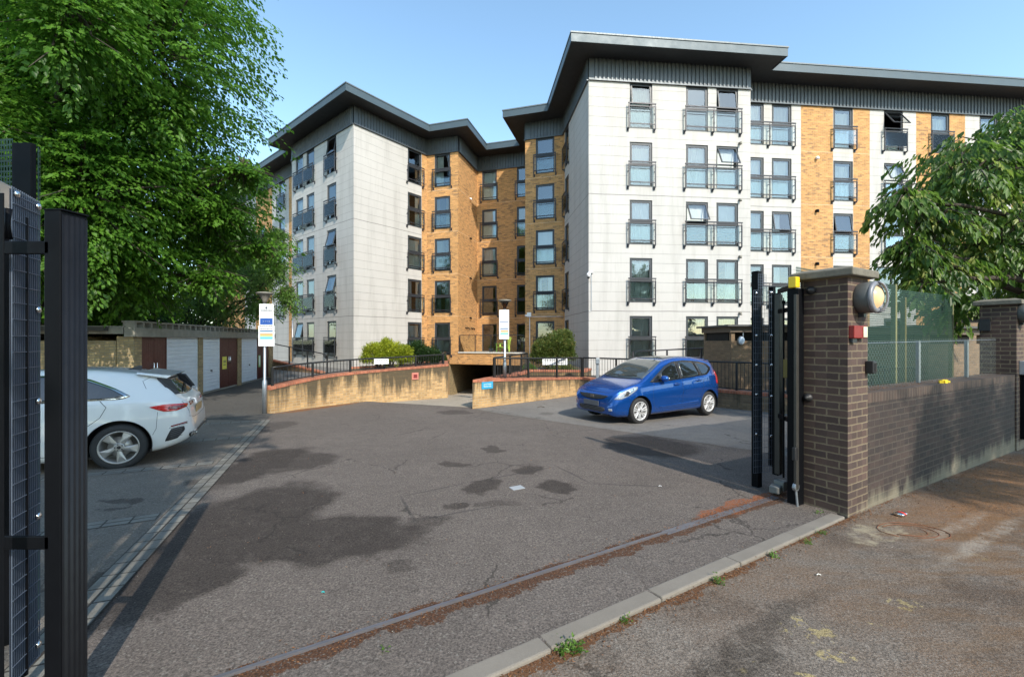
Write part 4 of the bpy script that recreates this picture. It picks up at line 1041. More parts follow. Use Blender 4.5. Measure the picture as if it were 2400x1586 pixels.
def brown_door(a, b_, sign=None):
    m = MB(); z = gfz+.05; mid = (a+b_)/2; k = 7
    for x0, x1 in ((a+.04, mid-.008), (mid+.008, b_-.04)):
        w = (x1-x0)/k
        for i in range(k): gbox(m, x0+i*w+.003, x0+(i+1)*w-.003, .02, -.02, z+.02, 1.64)
        gbox(m, x0, x1, .0, -.04, z, 1.66)
    gbox(m, a, a+.04, .03, -.05, z, 1.70); gbox(m, b_-.04, b_, .03, -.05, z, 1.70); gbox(m, a+.04, b_-.04, .03, -.05, 1.66, 1.70)
    o = m.build('double_door', M_['brown'], ga); o['label'] = 'brown boarded double door'
    h = MB()
    for dx in (-.09, .07):
        p = GF(mid+dx, .07); e = GF(mid+dx, .02); h.tube([(*e, .62),(*p, .64),(*p, .92),(*e, .94)], .014, 6)
    h.build('handle', M_['chrome'], o, smooth=True)
brown_door(.36, 1.70); white_door(1.72, 3.71); white_door(4.08, 5.54); brown_door(5.56, 7.32); white_door(7.78, 9.83); brown_door(9.85, 11.62)
z_ = .55
t = thing('door_notice', (*GF(5.95), .5), 'small yellow notice on the middle brown garage door', 'sign')
plaque('panel', GF, 6.02, .42, .42, .93, simple('yellow_notice', (.72,.66,.10), .5), None, None, .024, .006, t)
q = MB()
for zz in (.74, .68, .58): q.fbox(GF, 5.9, 6.14, .0335, .0305, zz, zz+.03)
q.build('printed_text', M_['ink'], t)
t = thing('door_notice', (*GF(10.1), .3), 'narrow green notice on the farthest brown garage door', 'sign')
plaque('panel', GF, 10.22, .27, .25, .84, simple('green_notice', (.36,.62,.25), .5), None, None, .024, .006, t)
q = MB(); q.fbox(GF, 10.16, 10.30, .0335, .0305, .35, .8); q.build('printed_text', M_['signwhite'], t)
# carport roof left of the garages: dark open bay under a thin roof
cp_ = thing('carport', (-13.5,11,G(11)), 'dark open carport beside the garages behind the white car', 'carport')
q = MB(); q.fbox(F2, -3, F2.L-.1, .35, -4.5, 1.86, 1.97); q.build('roof', simple('dark_roof_board', (.05,.045,.04), .8), cp_)
q = MB(); q.fbox(F2, -3, 0, 0, -.2, -.6, 1.6); q.build('wall', M_['garagebrick'], cp_)

# ------------------------------------------------------------ brown brick stores on the right
def store(loc, w, dpt, h, ang, label, lamp=True, vent=(.5, .78)):
    t = thing('brick_store', loc, label, 'store building'); f = lambda a, n=0: (loc[0]+a*math.cos(ang)+n*math.sin(ang), loc[1]+a*math.sin(ang)-n*math.cos(ang))
    z = loc[2]; m = MB(); m.fbox(f, 0, w, 0, -dpt, z, z+h-.52)
    for a in (0, w-.12): m.fbox(f, a, a+.12, -.001, -.12, z+h-.52, z+h-.24); m.fbox(f, a, a+.12, -dpt+.12, -dpt, z+h-.52, z+h-.24)
    m.build('wall', M_['storebrick'], t)
    q = MB(); q.fbox(f, .05, w-.05, -.3, -dpt+.1, z+h-.52, z+h-.24); q.build('slot_shade_block', M_['slotshade'], t)  # solid near-black block paints the shade inside the open slot
    q = MB(); q.fbox(f, -.06, w+.06, .06, -dpt-.05, z+h-.24, z+h-.06); q.build('lintel', simple('brown_fascia_board', (.13,.10,.075), .8), t)
    q = MB(); q.fbox(f, -.22, w+.2, .22, -dpt-.15, z+h-.059, z+h); q.build('roof', simple('dark_roof_edge', (.07,.07,.07), .7), t)
    return t, f
t, f = store((7.12,14.0,0), 2.3, 2.0, PZ(761, 14.0), .0, 'small brown brick store with a flat roof seen left of the folded gate')
bl_ = thing('bulkhead_lamp', (*f(.31,.0),PZ(806,14)), 'oval white bulkhead lamp on the small brown brick store', 'lamp')
M0 = Matrix.Translation((*f(.31,.0), PZ(798, 14))) @ Matrix.Rotation(R(90), 4, 'X') @ Matrix.Diagonal((.85, 1.15, 1, 1))
q = MB(); q.lathe([(.13,0),(.13,.03),(.115,.05)], M0, 20); q.build('lamp_base', M_['alu'], bl_, smooth=True)
q = MB(); q.lathe([(.115,.05),(.11,.08),(.08,.105),(0,.115)], M0, 20); q.build('diffuser', simple('frosted_white_diffuser', (.68,.76,.84), .25), bl_, smooth=True)
q = MB(); p = f(.38, .02); q.tube([(*p, PZ(792,14)), (*p, PZ(776,14))], .012, 6); q.build('conduit', M_['whiteplastic'], bl_)
store((11.2,11.6,0), 4.2, 2.0, PZ(762, 11.6), .5, 'brown brick store with a dark open slot below its roof behind the green netting')
store((18.5,19.0,0), 6, .3, 2.9, .12, 'long pale brick screen wall glimpsed beyond the second brick pier')

# ------------------------------------------------------------ things on the right block: camera, alarm box, meter post
F = S['A']; zc = PZ(642, 19.9)
t = thing('security_camera', (*F(.02,.1), zc), 'white dome security camera on the corner of the right white block', 'camera')
q = MB(); q.tube([(*F(.18,.0), zc+.06), (*F(.1,.12), zc+.06), (*F(-.06,.25), zc+.03)], .05, 10); q.build('bracket', M_['whiteplastic'], t, smooth=True)
q = MB(); M0 = Matrix.Translation((*F(-.08,.27), zc-.20)); q.lathe([(0,-.01),(.06,.02),(.085,.08),(.09,.15),(.07,.2),(0,.22)], M0, 16); q.build('housing', M_['whiteplastic'], t, smooth=True)
q = MB(); q.lathe([(0,-.06),(.045,-.045),(.062,.0),(.06,.03)], M0, 16); q.build('dome', M_['trim'], t, smooth=True)
q = MB(); q.tube([(*F(.12,.03), zc), (*F(.12,.03), zc-1.7), (*F(-.0,.03), zc-1.72)], .014, 6); q.build('cable', M_['alu'], t)
F = S['D']; 
t = thing('alarm_box', (*F(.15,0), PZ(742, 25.8)), 'white alarm box with conduit on the orange brick return', 'alarm box')
tb_ = F.tpx(1241)
q = MB(); q.fbox(F, tb_-.13, tb_+.13, .14, 0, PZ(742.5, 25.6), PZ(732, 25.6)); q.fbox(F, tb_-.26, tb_-.14, .10, 0, PZ(741, 25.6), PZ(737, 25.6)); q.build('box', M_['whiteplastic'], t, bevel=.02)
q = MB(); q.tube([(*F(tb_+.02,.03), PZ(742, 25.7)), (*F(tb_+.02,.03), .1)], .022, 6); q.tube([(*F(tb_+.1,.03), PZ(742,25.7)), (*F(F.L,.03), PZ(741.5,25.2))], .018, 6); q.build('conduit', M_['whiteplastic'], t, smooth=True)
t = thing('meter_post', (2.95,15.95,.2), 'grey metal service post behind the railing left of the blue car', 'post')
xx = PX(1404, 14.9); q = MB(); q.box((xx, 15.2, .0), (.09,.07,.95)); q.build('post', M_['alu'], t); q = MB(); q.box((xx, 15.16, .78), (.13,.1,.2)); q.build('head', M_['alu'], t, bevel=.01)

# lime plastic chair and a plant pot on the terrace
F = Fr(E1, D1); XC = F.tpx(1163)+.15; ch = thing('garden_chair', (*F(XC,-.75), .85), 'lime green plastic slatted garden chair on the brick terrace', 'chair')
M_['lime'] = simple('lime_plastic', (.58,.76,.14), .45, 0, .08, 6)
cx, cy = F(XC,-.75); 
def lb(t0,t1,n0,n1,z0,z1,nm='seat'):
    q = MB(); q.fbox(F, XC+t0, XC+t1, n0-.75, n1-.75, .845+z0, .845+z1); return q
q = MB()
for i in range(6):
    a = -.30+i*.1; q.hexa([(*F(XC+a,-.75+.28),.845+.34-.12*i/6),(*F(XC+a,-.75-.24),.845+.34-.12*i/6),(*F(XC+a+.085,-.75-.24),.845+.33-.12*i/6),(*F(XC+a+.085,-.75+.28),.845+.33-.12*i/6)][::-1], [(*F(XC+a,-.75+.28),.845+.37-.12*i/6),(*F(XC+a,-.75-.24),.845+.37-.12*i/6),(*F(XC+a+.085,-.75-.24),.845+.36-.12*i/6),(*F(XC+a+.085,-.75+.28),.845+.36-.12*i/6)][::-1])
q.build('seat', M_['lime'], ch)
q = MB()
for i in range(5):
    n = -.24+i*.11; h = .92+(.05 if i in (1,2,3) else 0)
    a = [(*F(XC+.26,-.75+n),.845+.25),(*F(XC+.26,-.75+n+.095),.845+.25),(*F(XC+.29,-.75+n+.095),.845+.25),(*F(XC+.29,-.75+n),.845+.25)]
    b_ = [(*F(XC+.48,-.75+n),.845+h),(*F(XC+.48,-.75+n+.095),.845+h),(*F(XC+.51,-.75+n+.095),.845+h),(*F(XC+.51,-.75+n),.845+h)]
    q.hexa(a, b_)
q.build('backrest', M_['lime'], ch)
for n in (-.32, .28):
    lb(-.36,.42,n,n+.10,.54,.57).build('armrest', M_['lime'], ch)
    lb(-.33,-.25,n+.02,n+.07,0,.54).build('leg', M_['lime'], ch); lb(.28,.36,n+.02,n+.07,0,.54).build('leg', M_['lime'], ch)
pt = thing('plant_pot', (*F(XC-.75,-.6), .84), 'small potted plant standing on the terrace left of the lime chair', 'plant')
q = MB(); q.lathe([(0,0),(.11,0),(.15,.26),(.13,.26),(.12,.22),(0,.22)], Matrix.Translation((*F(XC-.75,-.6),.84)), 14); q.build('pot', simple('grey_pot', (.25,.22,.22), .7), pt, smooth=True)
POTTED = (*F(XC-.75,-.6), 1.1)
# ------------------------------------------------------------ entrance piers and boundary wall
def pier(p0, label, zc=2.36):
    """p0 = near corner (x,y)"""
    P0 = Vector(p0); t = thing('brick_pier', (p0[0], p0[1], G(p0[1])-.05), label, 'gate pier')
    def g(a, b): p = P0+g1*a+g2*b; return (p.x, p.y)
    zb = G(p0[1])-.12; m = MB(); m.hexa([(*g(0,0),zb),(*g(.44,0),zb),(*g(.44,.44),zb),(*g(0,.44),zb)], [(*g(0,0),zc-.105),(*g(.44,0),zc-.105),(*g(.44,.44),zc-.105),(*g(0,.44),zc-.105)])
    m.build('shaft', M_['pier'], t)
    c = MB(); o = .075; rr = random.Random(3)
    lo = [(*g(-o,-o),zc-.105),(*g(.44+o,-o),zc-.105),(*g(.44+o,.44+o),zc-.105),(*g(-o,.44+o),zc-.105)]
    hi = [(*g(-o,-o),zc-.03),(*g(.44+o,-o),zc-.03),(*g(.44+o,.44+o),zc-.03),(*g(-o,.44+o),zc-.03)]
    tp = [(*g(.02,.02),zc),(*g(.42,.02),zc),(*g(.42,.42),zc),(*g(.02,.42),zc)]
    c.v = lo+hi+tp; c.f = [(3,2,1,0),(8,9,10,11)]+[(i,(i+1)%4,4+(i+1)%4,4+i) for i in range(4)]+[(4+i,4+(i+1)%4,8+(i+1)%4,8+i) for i in range(4)]
    c.build('capstone', M_['capstone'], t, bevel=.012)
    return g
gp = pier((PIER.x, PIER.y), 'near dark brick gate pier with a mossy concrete cap and a round wall lamp')
P2 = PIER+g1*6.05
gq = pier((P2.x, P2.y), 'farther dark brick pier with a concrete cap at the right edge', 2.33)
t = thing('boundary_wall', (PIER.x+.4, PIER.y+.2, G(5)), 'low dark brick boundary wall with brick-on-edge top between the two piers', 'wall')
def seg(a, b, z, n=0.02): p = PIER+g1*a+g2*n; return (p.x, p.y, z)
brick_run(t, [seg(.44,0,1.045), seg(3.2,0,1.03), seg(6.05,0,1.02)], .33, lambda x, y: G(y)-.1, M_['darkwall'], M_['cope'], 1, caph=.105, ov=.002)
brick_run(t, [seg(6.49,0,1.02), seg(14,0,1.0)], .33, lambda x, y: G(y)-.1, M_['darkwall'], M_['cope'], 1, caph=.105, ov=.002, name='far_wall_body')
# round bulkhead lamps
def round_lamp(g, zc, label, lit=False, r=.155, a0=.25):
    c = g(a0, 0); t = thing('wall_lamp', (*c, zc-.15), label, 'wall lamp', None)
    M0 = Matrix.Translation((*c, zc)) @ Matrix(((.866,0,.5,0),(.5,0,-.866,0),(0,1,0,0),(0,0,0,1)))
    q = MB(); q.lathe([(r*.93,0),(r,.02),(r*1.02,.10),(r*.97,.135),(r*.80,.14)], M0, 36); q.build('housing', M_['lampgrey'], t, smooth=True)
    q = MB(); q.lathe([(r*1.0,.125),(r*1.04,.135),(r*1.0,.155),(r*.80,.165),(r*.72,.145)], M0, 36); q.build('trim_ring', M_['ringgrey'], t, smooth=True)
    q = MB(); q.lathe([(r*.74,.142),(r*.55,.175),(r*.3,.192),(0,.197)], M0, 32); q.build('diffuser', M_['lampglow'] if lit else M_['ringgrey'], t, smooth=True)
    q = MB()                                              # eyelid guard: two bars across the face
    for s0, s1 in ((-1, .18), (.42, .62)):
        n0 = len(q.v)
        for i in range(17):
            u = -.97+1.94*i/16; k = math.sqrt(1-u*u); bow = .155+.055*k
            for s in (s0, s1): q.v.append(tuple(M0 @ Vector((-s*r*.98*k if s0 < 0 else s*r*k, u*r, bow)))) if False else q.v.append(tuple(M0 @ Vector((s*r*k, u*r, bow if abs(s) < .9 else .15))))
            if i: m_ = n0+2*i; q.f.append((m_-2, m_-1, m_+1, m_))
    q2 = MB(); q2.tube([M0 @ Vector((.30*r*math.sqrt(1-(u_/8)**2), u_/8*r*.99, .158+.06*math.sqrt(1-(u_/8)**2))) for u_ in range(-8, 9)], .010, 6); q2.tube([M0 @ Vector((.75*r*math.sqrt(1-(u_/8)**2), u_/8*r*.99, .155+.04*math.sqrt(1-(u_/8)**2))) for u_ in range(-8, 9)], .012, 6); q = q2
    q.build('guard_bar', M_['ringgrey'], t, smooth=True)
    q = MB(); q.fbox(lambda a, n=0: g(a0+a, -n), -.03, .03, .05, 0, zc-r*1.25, zc-r*.95); q.build('cable_gland', M_['trim'], t)
    return t
M_['lampgrey'] = simple('grey_cast_lamp_body', (.10,.103,.10), .6, .1, .3, 14)
M_['ringgrey'] = simple('pale_grey_lamp_ring', (.20,.205,.225), .45, .2, .15, 8)
m, n, b = newmat('lit_opal_glass'); b.inputs['Base Color'].default_value = (.50,.36,.18,1); b.inputs['Roughness'].default_value = .3
b.inputs['Emission Color'].default_value = (1.0,.66,.34,1); b.inputs['Emission Strength'].default_value = .26; M_['lampglow'] = m
YL = 4.45; round_lamp(gp, PZ(699, YL), 'round grey wall lamp with a lit warm opal glass on the near pier', True)
round_lamp(gq, PZ(733, 7.45), 'round grey wall lamp on the farther pier at the right edge', False, .17, .17)
# red call box, black intercom
t = thing('call_box', (*gp(.04,0), PZ(795, YL)), 'small red box with a metal keyhole plate on the near brick pier', 'control box')
fg = lambda a, n=0: gp(a, -n)
m1 = simple('red_paint', (.22,.010,.006), .5, 0, .1, 8)
q = MB(); q.fbox(fg, .015, .30, .05, 0, PZ(792.5, 4.4), PZ(763.5, 4.4)); q.build('box', m1, t, bevel=.006)
q = MB(); q.fbox(fg, .20, .29, .056, .05, PZ(790, 4.43), PZ(766, 4.43)); q.build('lock_plate', M_['chrome'], t)
q = MB(); q.fbox(fg, .03, .12, .03, 0, PZ(803, 4.4), PZ(793, 4.4)); q.build('cable_gland', M_['trim'], t)
t = thing('gate_sensor', (*gp(.40,0), PZ(875, YL)), 'small black gate sensor on the edge of the near brick pier', 'sensor')
q = MB(); q.fbox(fg, .375, .455, .075, 0, PZ(874, 4.55), PZ(845, 4.55)); q.build('housing', M_['trim'], t, bevel=.012)
q = MB(); q.fbox(fg, .40, .44, .08, .0755, PZ(870, 4.55), PZ(851, 4.55)); q.build('lens', M_['carglass'], t)
t = thing('meter_box', (*gq(.15,0), 1.1), 'grey service box fixed to the farther brick pier', 'control box')
fq = lambda a, n=0: gq(a, -n)
q = MB(); q.fbox(fq, .14, .45, .1, 0, PZ(877, 7.45), PZ(846, 7.45)); q.build('box', simple('pale_grey_box', (.34,.36,.38), .5), t, bevel=.008)
q = MB(); q.fbox(fq, .2, .34, .06, 0, -.1, PZ(878, 7.45)); q.build('duct', M_['black'], t)
q = MB(); q.fbox(lambda a, n=0: (P2.x+g2.x*a-g1.x*n, P2.y+g2.y*a-g1.y*n), .3, .44, .05, 0, PZ(775,7.6), PZ(748,7.6)); tag(q.build('junction_box', M_['trim']), 'small dark junction box on the side of the farther pier', 'junction box')

# ------------------------------------------------------------ welded mesh, tubes
def mesh_panel(mb, F, t0, t1, z0, z1, n=0, dv=.0127*2.2, dh=.076, w=.0035):
    k = int((t1-t0)/dv)
    for i in range(k+1):
        t = t0+(t1-t0)*i/max(1, k); mb.fbox(F, t-w/2, t+w/2, n+w/2, n-w/2, z0, z1)
    k = int((z1-z0)/dh)
    for i in range(k+1):
        z = z0+(z1-z0)*i/k; mb.fbox(F, t0, t1, n+w, n+.001, z-w/2, z+w/2)
def bolts(mb, F, t, zs, n):
    for z in zs:
        c = F(t, n); M0 = Matrix.Translation((*c, z)) @ Matrix(((F.d[0],0,F.n[0],0),(F.d[1],0,F.n[1],0),(0,1,0,0),(0,0,0,1)))
        mb.lathe([(.016,0),(.017,.004),(.012,.010),(0,.013)], M0, 12)
def bolts1(root, F, t, zs, n):
    for z in zs: q = MB(); bolts(q, F, t, (z,), n); q.build('bolt', M_['chrome'], root, smooth=True)
M_['meshblue'] = simple('galvanised_mesh_wire', (.11,.14,.19), .5, .3, .15, 12)
M_['boltc'] = M_['chrome']
def stile(F, t0, t1, n0, n1, z0, z1, bev=.004):
    q = MB(); q.fbox(F, t0, t1, n0, n1, z0, z1); return q
# right gate leaf, folded back
rg = thing('folding_gate', (3.07,4.68,G(4.7)), 'black bi-folding gate leaf folded back against the near pier', 'gate')
def post(root, c, w, z0, z1, ang, nm='gate_post', mat=None, w2=None, cap=True):
    q = MB(); q.box((c[0], c[1], z0), (w, w2 or w, z1-z0), ang); o = q.build(nm, mat or M_['black'], root, bevel=.004); return o
AG = R(30)
post(rg, (3.085,4.69), .115, G(4.7)-.1, PZ(677, 4.69), AG)
M_['grooved'] = simple('worn_grey_black_profile', (.055,.052,.047), .42, .3, .35, 10)
q = MB(); q.box((3.035,4.60,.02), (.05,.03,PZ(690,4.6)-.02), AG); q.build('hinge_stile', M_['grooved'], rg, bevel=.005)
q = MB()
for o_ in (-.022, .0, .022): q.box((3.155+o_*.9, 5.10+o_*.5, .03), (.024,.06,PZ(690,5.1)-.03), AG)
q.build('leaf_stile', M_['grooved'], rg, bevel=.006)
post(rg, (3.175,5.17), .07, .0, PZ(688, 5.17), AG, 'leaf_stile')
q = MB(); cx_, cy_ = PX(1836.5, 4.9), 4.9; q.tube([(cx_,cy_,.05),(cx_,cy_,PZ(712,4.9)),(cx_,cy_,PZ(697,4.9))], [.011,.011,.004], 8); q.tube([(cx_,cy_,PZ(712,4.9)),(cx_,cy_,PZ(705,4.9))], [.02,.02], 8); q.build('drop_bolt', M_['black'], rg)
for z in (PZ(727, 4.9), PZ(980, 4.9)):
    q = MB(); q.bar((3.15,5.1,z), (3.06,4.66,z), .03, .05); q.build('hinge_arm', M_['black'], rg)
q = MB(); q.bar((3.17,5.12,PZ(680,5.0)), (3.05,4.66,PZ(672,4.7)), .03, .05); q.build('top_arm', M_['black'], rg)
q = MB(); cx_, cy_ = PX(1844, 4.85), 4.85; q.box((cx_,cy_,PZ(885,4.85)), (.05,.05,PZ(842,4.85)-PZ(885,4.85)), AG); q.build('lock_case', simple('brassy_lock', (.16,.12,.03), .5, .3), rg)
FPp = (3.01, 5.30); MPp = (3.235, 5.36)
post(rg, FPp, .085, G(5.3)-.05, PZ(636, 5.30), AG, 'end_post')
post(rg, MPp, .06, .05, PZ(672, 5.36), AG, 'leaf_stile')
fm = Fr((PX(1766, 5.22), 5.22), (PX(1812, 5.30), 5.30))
q = MB(); mesh_panel(q, fm, 0, fm.L, .0, PZ(680, 5.22), dv=.026, dh=.076, w=.003); mesh_panel(q, fm, .07, .19, PZ(680,5.22), PZ(642,5.22), dv=.026, dh=.03, w=.003); q.build('mesh_panel', M_['meshblue'], rg)
q = MB(); bolts1(rg, fm, .04, (PZ(687,5.22), PZ(786,5.22), PZ(855,5.22), PZ(924,5.22), PZ(1017,5.22)), .004); bolts1(rg, fm, fm.L-.035, (PZ(686,5.3), PZ(786,5.3), PZ(855,5.3), PZ(928,5.3), PZ(1021,5.3)), .004)
q = MB(); q.box((PX(1818,5.0),5.0,G(5)+.02), (.13,.11,.085), AG+.3); q.box((PX(1830,5.05),5.05,G(5)+.03), (.1,.12,.12), AG); q.build('foot_carriage', simple('dusty_cast_steel', (.25,.24,.22), .6, .3), rg, bevel=.014)
q = MB(); cx_, cy_ = PX(1863, 4.62), 4.60; M0 = Matrix.Translation((cx_, cy_, PZ(1141, 4.6))) @ Matrix(((.866,0,.5,0),(.5,0,-.866,0),(0,1,0,0),(0,0,0,1)))
q.lathe([(0,-.02),(.042,-.02),(.045,0),(.042,.012),(0,.014)], M0, 20); q.tube([(cx_,cy_,PZ(1150,4.6)), (cx_+.01,cy_-.01,G(4.6)-.02)], .012, 8); q.build('closing_stop', M_['alu'], rg, smooth=False)
q = MB(); q.box((PX(1862,4.6),4.59,PZ(1078,4.6)), (.06,.04,PZ(1047,4.6)-PZ(1078,4.6)), AG); q.build('gate_motor_box', M_['trim'], rg, bevel=.01)
q = MB(); zB = PZ(675,4.66); q.box((PX(1861,4.64),4.64,zB), (.080,.080,.115), AG); q.build('beacon', simple('yellow_beacon_plastic', (.80,.55,.02), .4, 0, .12, 12), rg, bevel=.006)
for i, yy in enumerate((681, 932)):
    q = MB(); c = gp(0, .33 if i == 0 else .36); M0 = Matrix.Translation((*c, PZ(yy, 4.62))) @ Matrix(((-.5,0,-.866,0),(.866,0,-.5,0),(0,1,0,0),(0,0,0,1)))
    q.lathe([(.045,0),(.045,.03),(.03,.04),(.02,.06),(0,.07)], M0, 14)
    tag(q.build('gate_safety_sensor', M_['trim'], smooth=True), ['small round black sensor near the top of the near pier beside the beacon', 'small round black sensor halfway up the near pier'][i], 'sensor')

# left gate leaf, right by the camera
lg = thing('folding_gate', (-1.992,1.9,G(1.9)), 'tall black folding gate leaf close by at the left edge', 'gate')
K = (-1.992, 1.9)
GA, GB = Vector((1.0, .0)), Vector((.16, .987))
def gk(a, b, z=None): p = Vector(K)+GA*a+GB*b*.31; return (p.x, p.y) if z is None else (p.x, p.y, z)
zt = PZ(493, 1.9)
q = MB(); q.hexa([gk(-.0715,0,.0),gk(0,0,.0),gk(0,.34,.0),gk(-.0715,.34,.0)], [gk(-.0715,0,zt),gk(0,0,zt),gk(0,.34,zt),gk(-.0715,.34,zt)]); q.build('front_stile', M_['black'], lg, bevel=.003)
# profiled aluminium cover on the yard side, shallow flutes running up
q = MB(); prof = []
for i in range(29):
    b_ = .012+.322*i/28; a = .002+.004*math.sin(math.pi*i/28)+.0012*math.cos(i*1.1); prof.append((a, b_))
for i, (a, b_) in enumerate(prof): q.v += [gk(a, b_, .0), gk(a, b_, zt-.015)]
for i in range(len(prof)-1): q.f.append((2*i, 2*i+2, 2*i+3, 2*i+1))
q.f.append(tuple(2*i+1 for i in range(len(prof)))); q.build('profile_cover', simple('brushed_black_profile', (.012,.0125,.015), .42, .3, .3, 12, spec=.35), lg, smooth=True)
q = MB(); q.hexa([gk(-.074,-.006,zt),gk(.010,-.006,zt),gk(.010,.345,zt),gk(-.074,.345,zt)], [gk(-.074,-.006,zt+.008),gk(.010,-.006,zt+.008),gk(.010,.345,zt+.008),gk(-.074,.345,zt+.008)]); q.build('stile_cap', M_['black'], lg, bevel=.003)
for ya, yb in ((561, 592), (1264, 1296)):
    q = MB(); z1_, z0_ = PZ(ya, 1.87), PZ(yb, 1.87); q.hexa([gk(-.30,.0,z0_),gk(-.05,.0,z0_),gk(-.05,.045,z0_),gk(-.30,.045,z0_)], [gk(-.30,.0,z1_),gk(-.05,.0,z1_),gk(-.05,.045,z1_),gk(-.30,.045,z1_)]); q.build('cross_rail', M_['black'], lg, bevel=.004)
# rear stiles and post seen through the gap
def bx2(nm, x0, xm, x1, Y, z0, z1, mat, cap=0):
    """box in the gate frame whose near edge is at photo column xm, left face to x0, right face to x1"""
    c = Vector((PX(xm, Y), Y)); k0, k1 = (x0-1200)/1010, (x1-1200)/1010
    a = (c.x-k0*c.y)/(GA.x-k0*GA.y); b_ = (k1*c.y-c.x)/(GB.x-k1*GB.y)
    def g(u, v, z): p = c-GA*u+GB*v; return (p.x, p.y, z)
    q = MB(); q.hexa([g(a,0,z0),g(0,0,z0),g(0,b_,z0),g(a,b_,z0)], [g(a,0,z1),g(0,0,z1),g(0,b_,z1),g(a,b_,z1)]); return q.build(nm, mat, lg, bevel=.003)
bx2('end_post', 27, 72, 86, 2.25, -.1, PZ(334, 2.25), M_['black'])
q = MB(); 
bx2('rear_stile', 25, 30, 68, 2.02, .0, PZ(502, 2.02), M_['black'])
bx2('rear_stile', -30, 8, 11, 1.75, .0, PZ(452, 1.75), M_['black'])
fm = Fr((PX(28, 1.98), 1.98), (PX(92.5, 2.17), 2.17)); ztA, ztB = PZ(436, 1.98), PZ(473, 2.17)
q = MB(); k = 14
for i in range(k+1):
    t_ = fm.L*i/k; zt_ = PZ(436, 1.98)+(PZ(472, 2.17)-PZ(436, 1.98))*i/k; q.fbox(fm, t_-.0018, t_+.0018, .0018, -.0018, .02, zt_)
for i in range(33):
    z = .03+i*.0762
    if z < 2.3: q.fbox(fm, 0, fm.L, .005, .0015, z-.0018, z+.0018)
q.fbox(fm, 0, fm.L, .002, -.002, 2.28, 2.284); q.build('mesh_panel', M_['meshblue'], lg)
q = MB(); q.fbox(fm, 0.002, fm.L-.004, -.006, -.010, .02, min(ztA, ztB)); q.build('backing_plate', simple('blue_grey_backing', (.020,.028,.045), .5, .1), lg)
bolts1(lg, fm, .022, (PZ(455,2.0),), .004); bolts1(lg, fm, fm.L-.022, (PZ(484,2.15), PZ(726,2.15), PZ(940,2.15), PZ(1209,2.15), PZ(1510,2.15)), .004)
q = MB(); q.tube([(PX(19,1.83),1.83,PZ(560,1.83)),(PX(17,1.83),1.83,PZ(525,1.83)),(PX(20,1.83),1.83,PZ(489,1.83))], [.014,.009,.012], 10); q.build('latch', M_['black'], lg, smooth=True)
zq = PZ(540, 2.4); q = MB(); q.hexa([(PX(-40,2.4),2.3,zq),(PX(29,2.45),2.45,zq),(PX(29,2.45),2.47,zq),(PX(-40,2.4),2.32,zq)], [(PX(-40,2.4),2.3,PZ(395,2.4)),(PX(29,2.45),2.45,PZ(440,2.45)),(PX(29,2.45),2.47,PZ(440,2.45)),(PX(-40,2.4),2.32,PZ(395,2.4))]); q.build('side_plate', M_['tan'], lg)
q = MB(); q.hexa([(PX(-60,2.3),2.28,-.1),(PX(25,2.4),2.40,-.1),(PX(25,2.4),2.44,-.1),(PX(-60,2.3),2.32,-.1)], [(PX(-60,2.3),2.28,zq),(PX(25,2.4),2.40,zq),(PX(25,2.4),2.44,zq),(PX(-60,2.3),2.32,zq)]); q.build('rear_panel', M_['black'], lg)
q = MB(); q.bar((PX(27,2.3),2.36,-.05),(PX(27,2.3),2.36,zq),.008,.008); q.build('edge_strip', M_['tan'], lg)
# green netting hung on the fence behind the left gate
def netmat(name, col, pitch=.012, w=.42, diag=False, mid=None):
    m = bpy.data.materials.new(name); m.use_nodes = True; n = m.node_tree; b = n.nodes['Principled BSDF']; out = n.nodes['Material Output']
    b.inputs['Base Color'].default_value = (*col, 1); b.inputs['Roughness'].default_value = .6
    u = nd(n, 'ShaderNodeUVMap').outputs[0]
    if diag: u = mapping(n, u, rot=(0,0,R(45)))
    s = nd(n, 'ShaderNodeSeparateXYZ'); n.links.new(u, s.inputs[0])
    fx = math_(n, 'FRACT', math_(n, 'DIVIDE', s.outputs[0], pitch)); fy = math_(n, 'FRACT', math_(n, 'DIVIDE', s.outputs[1], pitch if diag else pitch*1.6))
    k = math_(n, 'MAXIMUM', math_(n, 'LESS_THAN', fx, w), math_(n, 'LESS_THAN', fy, w if diag else w*.7))
    tr = nd(n, 'ShaderNodeBsdfTransparent'); mx = nd(n, 'ShaderNodeMixShader')
    n.links.new(k, mx.inputs[0]); n.links.new(tr.outputs[0], mx.inputs[1]); n.links.new(b.outputs[0], mx.inputs[2]); n.links.new(mx.outputs[0], out.inputs[0]); return m
M_['net'] = netmat('green_windbreak_netting', (.010,.040,.025), .020, .46)
M_['chain'] = netmat('chain_link_wire', (.13,.16,.155), .052, .065, True)
t = thing('green_fence', (-3.0,2.3,0), 'green mesh fence rising behind the left gate leaf', 'fence')
q = MB(); q.poly([(-4.2,2.75,0),(PX(30,2.6),2.6,0),(PX(30,2.6),2.6,PZ(325,2.6)),(-4.2,2.75,PZ(325,2.6)+.05)]); q.build('netting', M_['net'], t)
q = MB(); q.tube([(PX(91.5,2.62),2.62,-.1),(PX(91.5,2.62),2.62,PZ(345,2.62))], .006, 6); q.build('edge_wire', M_['net'], t)
